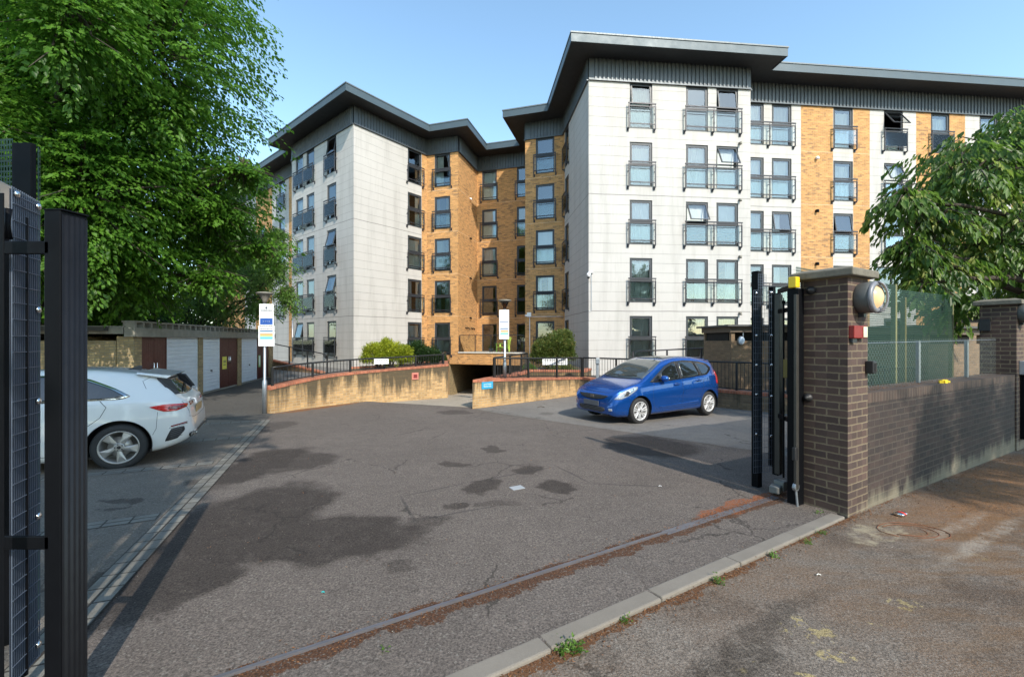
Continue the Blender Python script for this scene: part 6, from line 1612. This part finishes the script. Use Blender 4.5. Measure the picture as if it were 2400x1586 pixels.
# ---- white hatchback, only its rear half shows
Wc = Car(dict(L=4.34, xf=.87, xr=3.506, r=.325, rr=.228, ra=.375, rim=M_['alloyd'], spokes='blade', paint=M_['cwhite'],
    zt=[(0,.50),(.03,.62),(.12,.72),(.4,.84),(.9,.93),(1.25,.985),(1.6,1.14),(2.0,1.31),(2.35,1.40),(2.7,1.43),(3.1,1.42),(3.5,1.375),(3.75,1.335),(3.90,1.29),(4.0,1.19),(4.10,1.08),(4.17,1.01),(4.23,.965),(4.268,.93),(4.285,.86),(4.30,.74),(4.33,.63),(4.34,.52)],
    zb=[(0,.28),(.1,.21),(.8,.17),(3.4,.18),(3.9,.22),(4.15,.29),(4.3,.37),(4.34,.42)],
    w=[(0,.6),(.05,.72),(.2,.80),(.6,.88),(1.0,.905),(2.4,.905),(3.0,.908),(3.5,.908),(3.85,.885),(4.05,.85),(4.18,.80),(4.27,.73),(4.32,.65),(4.34,.58)],
    belt=[(0,.42),(.2,.68),(.8,.84),(1.3,.90),(2.2,.93),(3.0,.945),(3.5,.95),(3.9,.945),(4.1,.93),(4.34,.75)], wr=[(0,.7),(1.2,.76),(1.8,.66),(2.4,.62),(3.3,.60),(3.8,.59),(4.0,.62),(4.2,.68),(4.34,.6)]))
wp = Vector((PX(277, 6.13), 6.13)); hv = Vector((-.866,-.5)); hv = Vector((math.cos(R(208.5)), math.sin(R(208.5))))
nn_ = Vector((hv.y, -hv.x)); 
if nn_.dot(-wp) < 0: nn_ = -nn_
ctr = wp-nn_*.885+hv*2.636
gsl = (G(ctr.y)-G(wp.y))/2.636
Wc.P['pitch'] = -math.atan2(G(ctr.y)-G(ctr.y-hv.y*2.636), 2.636)
Wc.build('parked_car', (ctr.x, ctr.y, G(ctr.y)), R(208.5), 'white five door hatchback parked behind the left gate with its tail towards the yard')
def white_details(c):
    def sidefn(sd):
        c.decal('side_window_trim', M_['chrome'], [(1.45,.955),(2.2,.975),(3.05,.99),(3.50,1.0),(3.60,1.04),(3.42,1.15),(3.12,1.285),(2.75,1.345),(2.3,1.33),(1.95,1.23),(1.62,1.08)], 'side', sd, .003, 6, per=5)
        for nm, po in (('side_window', [(1.62,.97),(2.38,.985),(2.40,1.325),(2.25,1.305),(1.95,1.21),(1.68,1.08)]), ('side_window', [(2.46,.99),(3.06,1.005),(2.96,1.295),(2.75,1.33),(2.47,1.325)]), ('quarter_glass', [(3.13,1.008),(3.46,1.018),(3.53,1.045),(3.36,1.15),(3.04,1.28)])):
            c.decal(nm, M_['carglass'], po, 'side', sd, .006, 5, per=5)
        q = MB(); c.seam([(2.42,.96),(2.43,.6),(2.40,.28)], 'side', sd, mb=q); c.seam([(3.28,.99),(3.36,.90),(3.30,.76),(3.14,.62),(3.02,.44),(2.96,.27),(1.4,.25)], 'side', sd, mb=q); c.seam([(3.93,.80),(3.92,.56),(3.88,.47)], 'side', sd, mb=q, w=.005)
        c.seam([(3.80,1.31),(3.70,1.24),(3.76,1.13)], 'side', sd, mb=q, w=.005); c.part(q, 'door_gap', M_['trim'])
        for x, z in ((2.2, .83), (3.02, .845)):
            h, nr = c.hit('side', x, z, sd); q = MB(); q.tube([(x-.12,h.y+sd*.004,z),(x-.09,h.y+sd*.03,z+.003),(x+.08,h.y+sd*.03,z+.008),(x+.11,h.y+sd*.004,z+.008)], [.012,.015,.015,.010], 8); c.part(q, 'door_handle', c.P['paint'], smooth=True)
            c.decal('handle_recess', M_['trim'], [(x-.08,z-.035),(x+.07,z-.03),(x+.07,z+.012),(x-.08,z+.008)], 'side', sd, .002, 2, per=4)
        c.decal('tail_light', M_['redlamp'], [(3.83,.875),(4.0,.80),(4.14,.80),(4.25,.845),(4.25,.895),(4.0,.905)], 'side', sd, .007, 5, per=5); o = bpy.data.objects[c.last]
        c.decal('lamp_segment', M_['darkred'], [(4.04,.835),(4.14,.82),(4.24,.85),(4.22,.875),(4.06,.87)], 'side', sd, .010, 3, o, per=4)
        c.decal('tail_light', M_['darkred'], [(sd*.36,.86),(sd*.60,.855),(sd*.60,.91),(sd*.40,.905)], 'rear', sd, .007, 3, per=4)
        c.decal('bumper_vent', M_['trim'], [(4.02,.36),(4.16,.39),(4.24,.50),(4.225,.56),(4.09,.535)], 'side', sd, .008, 4, per=4); o = bpy.data.objects[c.last]
        q = MB()
        for k in range(5): c.seam([(4.08,.40+k*.028),(4.21,.43+k*.028)], 'side', sd, mb=q, w=.007, off=.012)
        c.part(q, 'vent_bars', M_['plategrey'], o)
        c.decal('rear_reflector', M_['darkred'], [(4.09,.565),(4.26,.605),(4.26,.622),(4.09,.585)], 'side', sd, .009, 2, per=3)
        c.decal('reflector_chrome', M_['chrome'], [(4.07,.548),(4.26,.590),(4.26,.60),(4.07,.558)], 'side', sd, .008, 2, per=3)
    both(sidefn)
    c.decal('rear_window', M_['carglass'], [(3.93,-.53),(3.91,0),(3.93,.53),(4.12,.64),(4.165,.3),(4.175,0),(4.165,-.3),(4.12,-.64)], 'top', 1, .006, 7, per=5)
    q = MB(); q.hexa([(3.62,-.60,1.345),(3.98,-.585,1.275),(3.98,.585,1.275),(3.62,.60,1.345)], [(3.62,-.565,1.372),(4.03,-.57,1.312),(4.03,.57,1.312),(3.62,.565,1.372)]); c.part(q, 'spoiler', c.P['paint'])
    for sd in (1, -1):
        q = MB(); q.hexa([(3.86,sd*.57,1.26),(4.02,sd*.60,1.24),(4.14,sd*.66,1.04),(4.06,sd*.68,1.02)], [(3.86,sd*.58,1.285),(4.035,sd*.62,1.26),(4.165,sd*.68,1.045),(4.06,sd*.70,1.03)]); c.part(q, 'spoiler_blade', M_['trim'])
    q = MB(); q.tube([(4.06,.30,1.13),(4.13,.0,1.10),(4.16,-.28,1.06)], .010, 6); c.part(q, 'rear_wiper', M_['trim'])
    q = MB(); h, _ = c.hit('top', 3.45, 0, 1); z = h.z; q.v = [(3.33,-.02,z-.01),(3.33,.02,z-.01),(3.55,.012,z-.01),(3.55,-.012,z-.01),(3.52,0,z+.065),(3.56,0,z+.06)]; q.f = [(0,1,4),(1,2,5,4),(3,0,4,5),(2,3,5)]; c.part(q, 'roof_aerial', M_['trim'])
    h, _ = c.hit('rear', 0, .74, 1); q = MB(); q.box((h.x+.012, 0, .70), (.014, .52, .112)); c.part(q, 'number_plate', M_['plateyel'])
    c.decal('diffuser', M_['trim'], [(-.66,.44),(.66,.44),(.60,.36),(-.60,.36)], 'rear', 1, .012, 3, per=4)
    q = MB()
    for sd in (1, -1):
        h, _ = c.hit('rear', sd*.5, .40, 1)
        for (a, b_) in (((.42,.375),(.60,.375)),((.60,.375),(.62,.43)),((.62,.43),(.42,.43)),((.42,.43),(.42,.375))): q.bar((h.x+.02,sd*a[0],a[1]),(h.x+.02,sd*b_[0],b_[1]),.014,.03)
    c.part(q, 'exhaust_trim', M_['chrome'])
    q = MB(); c.seam([(-.70,.70),(-.5,.66),(0,.645),(.5,.66),(.70,.70)], 'rear', 1, mb=q, w=.007); c.seam([(-.72,.93),(-.68,.72)], 'rear', 1, mb=q, w=.006); c.seam([(.72,.93),(.68,.72)], 'rear', 1, mb=q, w=.006); c.part(q, 'tailgate_gap', M_['trim'])
white_details(Wc)
# ------------------------------------------------------------ foliage
def leafmat(name, dark, light, trans=.35, yellow=None):
    m = bpy.data.materials.new(name); m.use_nodes = True; n = m.node_tree; b = n.nodes['Principled BSDF']; out = n.nodes['Material Output']
    at_ = nd(n, 'ShaderNodeAttribute', attribute_name='rnd'); col = mixc(n, at_.outputs['Fac'], dark, light)
    if yellow: col = mixc(n, ramp(n, at_.outputs['Fac'], [(.80, 0.), (.97, .8)]), col, yellow)
    n.links.new(col, b.inputs['Base Color']); b.inputs['Roughness'].default_value = .42; b.inputs['Specular IOR Level'].default_value = .4
    t = nd(n, 'ShaderNodeBsdfTranslucent'); tc = mixc(n, .5, col, tuple(min(1, x*1.5) for x in light)); n.links.new(tc, t.inputs[0])
    mx = nd(n, 'ShaderNodeMixShader'); mx.inputs[0].default_value = trans
    n.links.new(b.outputs[0], mx.inputs[1]); n.links.new(t.outputs[0], mx.inputs[2]); n.links.new(mx.outputs[0], out.inputs[0]); return m
def leaves_obj(name, parent, P, D, N, size, mat, rng, aspect=.5, rnd=None):
    """P base points, D leaf directions, N leaf normals (n,3)"""
    n = len(P); D = D/(np.linalg.norm(D, axis=1, keepdims=True)+1e-9); S_ = np.cross(D, N); S_ /= (np.linalg.norm(S_, axis=1, keepdims=True)+1e-9); N = np.cross(S_, D)
    L = (size*(.65+.7*rng.random(n)))[:, None]; w = L*aspect; fold = L*.10
    v = np.stack([P, P+D*L*.42+S_*w*.5+N*fold, P+D*L-N*fold*.6, P+D*L*.42-S_*w*.5+N*fold], 1).reshape(-1, 3)
    root = parent
    while root.parent is not None: root = root.parent
    v = v-np.array(root.location)
    me = bpy.data.meshes.new(name); me.vertices.add(4*n); me.vertices.foreach_set('co', v.astype(np.float32).ravel())
    idx = np.arange(n)*4; f = np.stack([idx, idx+1, idx+2, idx, idx+2, idx+3], 1).ravel()
    me.loops.add(6*n); me.loops.foreach_set('vertex_index', f.astype(np.int32)); me.polygons.add(2*n)
    me.polygons.foreach_set('loop_start', (np.arange(2*n)*3).astype(np.int32)); me.polygons.foreach_set('loop_total', np.full(2*n, 3, np.int32))
    a = me.attributes.new('rnd', 'FLOAT', 'POINT'); r = rng.random(n) if rnd is None else np.clip(rnd+.25*(rng.random(n)-.5), 0, 1); a.data.foreach_set('value', np.repeat(r, 4).astype(np.float32))
    me.materials.append(mat); me.update(calc_edges=True)
    o = bpy.data.objects.new(name, me); COL.objects.link(o); o.parent = parent; return o
def sprays(rng, C, out, L, nl, droop=.5, spread=.55, leaf=.08):
    """flat sprays of leaves: C tips (m,3), out unit directions; returns P,D,N for all leaves and twig segments"""
    m = len(C); Ps, Ds, Ns, Rr = [], [], [], []
    up = np.array([0,0,1.])
    side = np.cross(out, up); side /= (np.linalg.norm(side, axis=1, keepdims=True)+1e-9)
    nrm = np.cross(side, out); nrm /= np.linalg.norm(nrm, axis=1, keepdims=True)
    tilt = rng.normal(0, .35, (m,1)); s2 = side*np.cos(tilt)+nrm*np.sin(tilt); nrm = np.cross(s2, out); side = s2
    rv = rng.random(m)
    for i in range(nl):
        t = (i+rng.random(m))/nl; u = (t-1)*L                                # along the main twig, tip at 0
        lat = (rng.random(m)*2-1)*spread*L*(1.05-t)*.9
        p = C+out*u[:,None]+side*lat[:,None]; p[:,2] -= droop*L*(t**2)*.5+.25*np.abs(lat)+rng.normal(0, .02, m)
        d = out*.7+side*np.sign(lat)[:,None]*(.4+.5*rng.random(m))[:,None]; d[:,2] -= droop*.9+.3*rng.random(m)
        nn = nrm+rng.normal(0, .35, (m,3))
        Ps.append(p); Ds.append(d); Ns.append(nn); Rr.append(rv)
    return np.concatenate(Ps), np.concatenate(Ds), np.concatenate(Ns), np.concatenate(Rr)
def limb(mb, a, b, r0, r1, rr, bend=.12, n=6):
    a, b = Vector(a), Vector(b); L = (b-a).length; pts = []; o = Vector((rr.uniform(-1,1), rr.uniform(-1,1), rr.uniform(-.3,1)))*L*bend
    for i in range(n+1):
        t = i/n; pts.append(a.lerp(b, t)+o*math.sin(math.pi*t)+Vector((rr.uniform(-1,1), rr.uniform(-1,1), rr.uniform(-1,1)))*L*.012)
    mb.tube(pts, [r0+(r1-r0)*i/n for i in range(n+1)], 7); return pts
def tree(name, base, label, blobs, n_spr, L, nl, leaf, mat, seed, trunk_h, trunk_r, droop=.5, shell=.55, group=None, twigs=True, spread=.55, aspect=.55, flat=None, cut=None, out_mix=1.0):
    t = thing(name, base, label, 'tree', group); rng = np.random.default_rng(seed); rr = random.Random(seed)
    tm = MB(); bx, by, bz = base; top = Vector((bx+rr.uniform(-.2,.2), by+rr.uniform(-.2,.2), bz+trunk_h))
    limb(tm, (bx,by,bz-.2), top, trunk_r, trunk_r*.6, rr, .03, 8)
    Ps, Ds, Ns, Rs = [], [], [], []; vol = np.array([b[3]*b[4]*b[5] for b in blobs])**.67; vol = vol/vol.sum()
    for (cx, cy, cz, rx, ry, rz_), fr in zip(blobs, vol):
        c = Vector((cx, cy, cz)); pts = limb(tm, top.lerp(Vector((bx,by,bz+trunk_h*.5)), rr.random()*.6), c, trunk_r*.30, trunk_r*.10, rr)
        m = max(8, int(n_spr*fr)); d = rng.normal(size=(m,3)); d /= np.linalg.norm(d, axis=1, keepdims=True); r = shell+(1-shell)*rng.random(m)**.6
        # lumpy surface so that the outline is uneven
        ph = rng.random(6)*6; lump = 1+.13*np.sin(d[:,0]*5+ph[0])*np.sin(d[:,1]*6+ph[1])+.10*np.sin(d[:,2]*8+ph[2]+d[:,0]*4)
        C = np.array([cx,cy,cz])+d*np.array([rx,ry,rz_])*(r*lump)[:,None]
        out = d.copy(); out[:,2] = out[:,2]*.35-.12-droop*.2; out /= np.linalg.norm(out, axis=1, keepdims=True)
        if cut is not None: k = cut(C); C, out = C[k], out[k]
        if len(C) == 0: continue
        p, dd, nn, rv = sprays(rng, C, out, L, nl, droop, spread); Ps.append(p); Ds.append(dd); Ns.append(nn); Rs.append(rv)
        if twigs:
            for i in range(0, len(C), max(1, len(C)//26)):
                a = Vector(C[i]); o = Vector(out[i]); w = c.lerp(a, .15); limb(tm, w, a-o*L*.9, trunk_r*.10, trunk_r*.04, rr, .08, 4); tm.tube([a-o*L*.9, a-Vector((0,0,droop*L*.3))], [trunk_r*.04, trunk_r*.015], 4)
    tm.build('trunk', M_['bark'], t, smooth=True)
    leaves_obj('crown', t, np.concatenate(Ps), np.concatenate(Ds), np.concatenate(Ns), leaf, mat, rng, aspect, np.concatenate(Rs)); return t
M_['leafA'] = leafmat('beech_leaves', (.034,.092,.012), (.13,.28,.030), .52)
M_['leafB'] = leafmat('birch_leaves', (.055,.12,.02), (.17,.30,.055), .5)
M_['leafC'] = leafmat('cherry_leaves', (.034,.082,.012), (.145,.25,.04), .48, (.36,.38,.10))
M_['leafD'] = leafmat('dark_leaves', (.016,.042,.012), (.05,.10,.025), .3)
M_['leafY'] = leafmat('golden_privet_leaves', (.14,.20,.015), (.42,.45,.035), .3)
M_['leafR'] = leafmat('olive_shrub_leaves', (.045,.085,.016), (.16,.20,.045), .3, (.28,.22,.07))
def cutL(C):                                             # keep what could ever show past the frame's edge
    u = 1200+1010*C[:,0]/np.maximum(C[:,1], .5); return (u > -330) & (C[:,1] > 3)
tree('broadleaf_tree', (-13.8, 12.5, G(12)), 'large dense green broadleaf tree overhanging the garages and the white car',
     [(-12.2,12.6,7.2,4.2,4.0,4.0),(-9.6,11.6,9.2,3.1,3.6,3.4),(-12.2,10.2,10.8,3.8,4.0,3.6),(-10.2,10.3,5.1,2.6,2.4,2.5),(-12.5,8.8,5.2,3.4,2.6,3.0),(-9.6,13.2,5.6,2.2,2.6,2.2),(-13.6,14.6,3.2,2.2,2.6,1.8),(-15.5,12.5,3.4,3,3,2.2),(-14.8,12.0,7.5,4,4,5),(-10.4,12.4,12.6,3.4,3.4,2.6),(-11.9,10.4,3.7,2.6,1.9,1.6),(-10.6,12.2,3.5,2.2,1.9,1.4),(-9.0,8.8,8.4,1.7,2.0,2.0),(-7.6,12.2,6.3,1.3,1.2,.45),(-7.9,13.6,4.5,1.3,1.2,.4),(-8.6,12.6,5.3,1.5,1.5,.7),(-8.9,12.6,3.4,1.2,1.2,.6)],
     9800, .95, 27, .122, M_['leafA'], 3, 3.5, .38, droop=.42, shell=.35, cut=cutL)
tree('birch_tree', (-15.6, 21.5, G(12)), 'slender drooping birch behind the garages in front of the left block',
     [(-13.9,20.5,4.9,2.3,2.2,2.2),(-12.3,19.6,5.4,1.7,1.7,1.6),(-11.0,18.6,4.2,1.25,1.3,1.3),(-14.6,20.6,7.4,2.2,2.2,2.0),(-9.4,17.2,4.4,1.1,1.0,.7),(-8.9,17.0,3.3,.8,.8,.7),(-12.9,18.4,3.2,1.4,1.3,1.1),(-10.6,17.8,2.9,1.0,1.0,.7),(-9.3,16.9,5.6,1.0,1.0,.6)],
     2300, .75, 22, .085, M_['leafB'], 8, 3.0, .2, droop=.9, shell=.2, spread=.42, aspect=.6)
tree('dark_tree', (-19.5, 20, G(12)), 'dark green tree filling the gap behind the garages', [(-18.5,19.5,4.5,3.2,3,3.3),(-17.5,15.5,3.4,2.2,3.4,2.4),(-21,12,4,4,3.5,3.5),(-18.2,25,3.0,2.6,2.4,2.6),(-17.5,12.5,2.4,2.4,2,1.8),(-15.2,17.2,2.6,1.8,2.4,1.7),(-19,15,5.5,3,3,2.5),(-21,17,6,4,4,4),(-24,22,6,5,5,5),(-17.2,22.5,3.2,2.2,2,2)], 3400, .9, 24, .17, M_['leafD'], 12, 3, .3, droop=.4, shell=.4)
tree('cherry_tree', (12.4, 9.4, G(10)), 'broad green tree with drooping leaf clusters behind the dark boundary wall',
     [(9.2,8.8,4.9,1.3,1.3,.95),(7.6,8.3,4.25,.75,.8,.35),(7.7,8.3,3.3,.7,.8,.35),(7.9,8.3,2.6,.6,.7,.3),(10.9,9.3,5.6,1.6,1.6,.95),(8.2,8.5,3.9,.85,.9,.5),(8.5,8.7,3.05,1.1,1.0,.55),(10.0,8.9,3.6,1.5,1.4,.85),(12.2,9.6,4.3,2.2,2.0,1.5),(12.4,9.6,2.9,2.2,1.8,.8),(12.2,9.5,6.1,1.8,1.7,1.0),(8.9,8.6,2.25,.7,.8,.4)],
     1350, .42, 20, .15, M_['leafC'], 21, 3.2, .26, droop=1.1, shell=.30, spread=.6, aspect=.42)
# street trees behind the camera: they shade the entrance
tree('street_tree', (-1.5, -8.5, 0), 'tall street tree standing across the road behind the viewpoint', [(-1.0,-3.0,9.0,1.8,1.8,1.4),(.0,-5.6,9.0,1.8,1.8,1.4),(.9,-8.0,9.0,1.8,1.8,1.4),(-1.9,-.9,9.2,1.8,1.4,1.3),(-3.6,-4.5,9.5,3,3,2.2),(-4.5,-8.5,9.5,3.2,3,2.8),(-5.5,-4.5,8.5,3.2,3,2.4),(-3.6,-3.6,9.4,2.2,2.2,2)], 2600, 1.1, 20, .2, M_['leafA'], 31, 5, .4, droop=.4, shell=.2, twigs=False)
tree('street_tree', (14.0, -5.5, 0), 'second street tree across the road to the right of the viewpoint', [(10.1,-4.0,8.6,1.2,1.1,.9),(11.6,-3.2,8.6,1.4,1.2,.9),(13.3,-2.4,8.6,1.5,1.3,1.0),(15.5,-3.5,9,2.5,2.2,1.8)], 900, .8, 20, .15, M_['leafA'], 33, 4.5, .35, droop=.4, shell=.2, twigs=False)
# the belt of trees across the road, which the lower windows and the cars mirror
for i, (x, y, h) in enumerate(((-30,-20,11),(-20,-23,13),(-10,-21,12),(0,-24,13),(10,-22,11.5),(20,-24,13),(31,-21,12))):
    tree('roadside_tree', (x, y, 0), ['first','second','third','fourth','fifth','sixth','last'][i]+' tree from the left garages end in the row across the road', [(x,y,h*.55,4.6,3.2,h*.36),(x+2.5,y+.6,h*.42,3.2,2.6,h*.28)], 420, 1.8, 16, .42, M_['leafD'], 90+i, 3, .3, droop=.3, shell=.45, twigs=False, group='roadside trees behind the viewpoint')
def bush(name, base, blobs, label, n, leaf, mat, seed, L=.25, nl=10, droop=.1, cat='shrub'):
    t = thing(name, base, label, cat); rng = np.random.default_rng(seed); rr = random.Random(seed); tm = MB(); Ps, Ds, Ns, Rs = [], [], [], []
    tot = sum(b[3]*b[4]+b[3]*b[5] for b in blobs)
    for (cx,cy,cz,rx,ry,rz_) in blobs:
        m = int(n*(rx*ry+rx*rz_)/tot); d = rng.normal(size=(m,3)); d[:,2] = np.abs(d[:,2])*1.1-.25; d /= np.linalg.norm(d, axis=1, keepdims=True); r = .6+.4*rng.random(m)**.5
        ph = rng.random(3)*6; lump = 1+.10*np.sin(d[:,0]*7+ph[0])*np.sin(d[:,1]*7+ph[1])+.08*np.sin(d[:,2]*9+ph[2])
        C = np.array([cx,cy,cz])+d*np.array([rx,ry,rz_])*(r*lump)[:,None]; C[:,2] = np.maximum(C[:,2], base[2]+.05); out = d+np.array([0,0,.45]); out /= np.linalg.norm(out, axis=1, keepdims=True)
        p, dd, nn, rv = sprays(rng, C, out, L, nl, droop, .5); Ps.append(p); Ds.append(dd+rng.normal(0,.4,dd.shape)); Ns.append(nn); Rs.append(rv)
        for k in range(9): a = rr.uniform(0, 6.28); tm.tube([(base[0]+(cx-base[0])*.7, base[1]+(cy-base[1])*.7, base[2]-.05), (cx+rx*.6*math.cos(a), cy+ry*.6*math.sin(a), cz+rz_*.4)], [.025,.008], 5)
    tm.build('stems', M_['bark'], t, smooth=True); leaves_obj('foliage', t, np.concatenate(Ps), np.concatenate(Ds), np.concatenate(Ns), leaf, mat, rng, .5, np.concatenate(Rs)); return t
Yb = 21.3
bush('golden_shrub', (PX(905,Yb),Yb,.2), [(PX(884,Yb),Yb-.1,.75,.78,.8,.85),(PX(918,Yb),Yb+.1,.8,.9,.8,.85),(PX(945,Yb),Yb+.3,.7,.55,.6,.75),(PX(900,Yb),Yb+.4,1.1,.5,.5,.65)], 'bright yellow-green shrub between the curved railing and the left block', 2600, .075, M_['leafY'], 41, .26, 12)
bush('dark_shrub', (PX(1000,22.3),22.6,.2), [(PX(975,22),22.3,.85,.75,.6,.75),(PX(1003,22.2),22.8,.65,.8,.6,.65),(PX(1025,22.4),23.0,.45,.5,.5,.5)], 'dark green shrub spilling beside the yellow-green shrub', 1900, .075, M_['leafD'], 43, .26, 11)
Yb = 18.4
bush('round_shrub', (PX(1299,Yb),Yb,.36), [(PX(1299,Yb),Yb,1.05,.98,.9,.98),(PX(1318,Yb),Yb+.1,1.45,.6,.6,.68),(PX(1275,Yb),Yb-.2,.9,.66,.7,.75)], 'big rounded olive green shrub in the planter left of the white block', 3000, .07, M_['leafR'], 45, .22, 12)
bush('low_plant', (PX(1240,17.2),17.2,.36), [(PX(1240,17.2),17.2,.42,.34,.25,.26)], 'small fresh green plant on the planter wall beside the ramp', 200, .07, M_['leafB'], 46, .16, 8)
bush('ivy_patch', (PX(1325,17.3),17.3,.36), [(PX(1320,17.3),17.4,.4,.6,.25,.28)], 'low leafy ground plant under the round shrub', 260, .06, M_['leafR'], 47, .15, 8)
rng = np.random.default_rng(5); C = np.array([POTTED]*14)+rng.normal(0, .04, (14,3)); out = rng.normal(0,.5,(14,3))+np.array([0,0,1.]); out /= np.linalg.norm(out, axis=1, keepdims=True)
p, dd, nn, rv = sprays(rng, C+out*.22, out, .22, 7, .2, .4); leaves_obj('leaves', pt, p, dd, nn, .07, M_['leafB'], rng, .4)
# weeds in the gutter
wd = [(1335,1517,.95,36),(1465,1448,.4,12),(1685,1358,.55,18),(1815,1300,.45,14),(1925,1245,.4,12),(1895,1268,.35,10),(905,1545-20,.2,6),(1920,1203,.5,14)]
for i, (x, y, s_, n_) in enumerate(wd):
    c = at(x, y) if i != 6 else at0(x, y); t = thing('weed', c, ['leafy green weed clump growing against the kerb near the bottom edge','small weed tuft by the kerb above the biggest clump','small weed tuft midway along the kerb','tiny weed by the kerb nearer the pier','tiny weed in a kerb joint below the pier','tiny weed in the second kerb joint below the pier','tiny weed beside the steel gate track','weed at the foot of the near brick pier'][i], 'weed', None)
    rng = np.random.default_rng(60+i); m = n_; a = rng.random(m)*6.28; r = rng.random(m)**.6*.075*s_; C = np.stack([c[0]+r*np.cos(a)*1.3, c[1]+r*np.sin(a), np.full(m, c[2]+.03*s_)], 1); out = np.stack([np.cos(a)*.6, np.sin(a)*.6, .7+0*a], 1); out /= np.linalg.norm(out, axis=1, keepdims=True)
    p, dd, nn, rv = sprays(rng, C, out, .05*max(.7, s_), 8, .2, .6); leaves_obj('weed_leaves', t, p, dd, nn, .016+.007*s_, M_['leafB'], rng, .5)
# fallen husks and leaf litter on the boundary wall and along the kerb
def scatter(name, pts, size, mat, seed, lab=None):
    rng = np.random.default_rng(seed); n = len(pts); d = rng.normal(size=(n,3)); d[:,2] *= .25; N = rng.normal(0, .35, (n,3)); N[:,2] += 1
    root = bpy.data.objects.new(name, None); 
    t = thing(name+'_tmp', (0,0,0), None, None); o = leaves_obj(name, t, pts, d, N, size, mat, rng, .35); o.parent = None; bpy.data.objects.remove(t); bpy.data.objects.remove(root); o['kind'] = 'stuff'; return o
M_['litter'] = leafmat('fallen_brown_leaves', (.05,.022,.008), (.30,.13,.045), .1)
rng = np.random.default_rng(77); Q = []
a = rng.random(1500)*5.4+.46; b_ = .10+rng.random(1500)**1.6*.24; keep = rng.random(1500) < np.clip(1.25-(a-.4)/2.6, .08, 1); a, b_ = a[keep], b_[keep]
Q.append(np.stack([PIER.x+g1.x*a+g2.x*b_, PIER.y+g1.y*a+g2.y*b_, 1.046+rng.random(len(a))*.03*np.clip(1.3-a/2.5, .1, 1)], 1))
t_ = rng.random(1400)*5.2-.6; d_ = np.abs(rng.normal(0, .06, 1400)); X = KA.x+KD.x*t_-KN.x*(d_+.005); Y = KA.y+KD.y*t_-KN.y*(d_+.005); Q.append(np.stack([X, Y, -.035*Y-.022+.004+rng.random(1400)*.006], 1))
t_ = rng.random(1100)*5.6-3.6; d_ = rng.normal(0, .05, 1100); X = 1.383+.851*t_+.525*d_; Y = 3.9+.525*t_-.851*d_; Q.append(np.stack([X, Y, -.035*Y+.004+rng.random(1100)*.006], 1))
t_ = rng.random(700)*1.5; d_ = rng.normal(0, .045, 700); X = 1.75+.851*t_+.525*d_; Y = 4.15+.525*t_-.851*d_; Q.append(np.stack([X, Y, -.035*Y+.004+rng.random(700)*.006], 1))
a = rng.random(5200)*7+.2; b_ = -rng.random(5200)**1.9*2.4-.02; X = PIER.x+g1.x*a+g2.x*b_; Y = PIER.y+g1.y*a+g2.y*b_; Q.append(np.stack([X, Y, -.035*np.minimum(Y,12)-.022+.004+rng.random(5200)*.006], 1))
x_ = rng.random(1500)*9-5; y_ = rng.random(1500)*9+2.6; Q.append(np.stack([x_, y_, -.035*np.minimum(y_,12)+.006], 1)[:500])
scatter('leaf_litter', np.concatenate(Q), .016, M_['litter'], 78)
M_['grit'] = leafmat('pale_grit', (.16,.14,.11), (.50,.46,.38), .02)
x_ = rng.random(3200)*11-6; y_ = rng.random(3200)**1.3*11+2.3; P3 = np.stack([x_, y_, -.035*np.minimum(y_,12)+.007], 1)
q_ = (P3[:,:2]-np.array([KA.x, KA.y])) @ np.array([KN.x, KN.y]); P3 = P3[q_ > .2]; P3 = P3[(P3[:,1] < 12)]
scatter('loose_grit', P3, .008, M_['grit'], 79)
x_ = rng.random(1500)*7; y_ = rng.random(1500)*5-.2; P3 = np.stack([x_, y_, -.035*y_-.022+.005], 1); q_ = (P3[:,:2]-np.array([KA.x, KA.y])) @ np.array([KN.x, KN.y]); q2 = (P3[:,:2]-np.array([PIER.x, PIER.y])) @ np.array([g2.x, g2.y])
scatter('loose_grit', P3[(q_ < -.02) & (q2 < -.03)], .008, M_['grit'], 80)
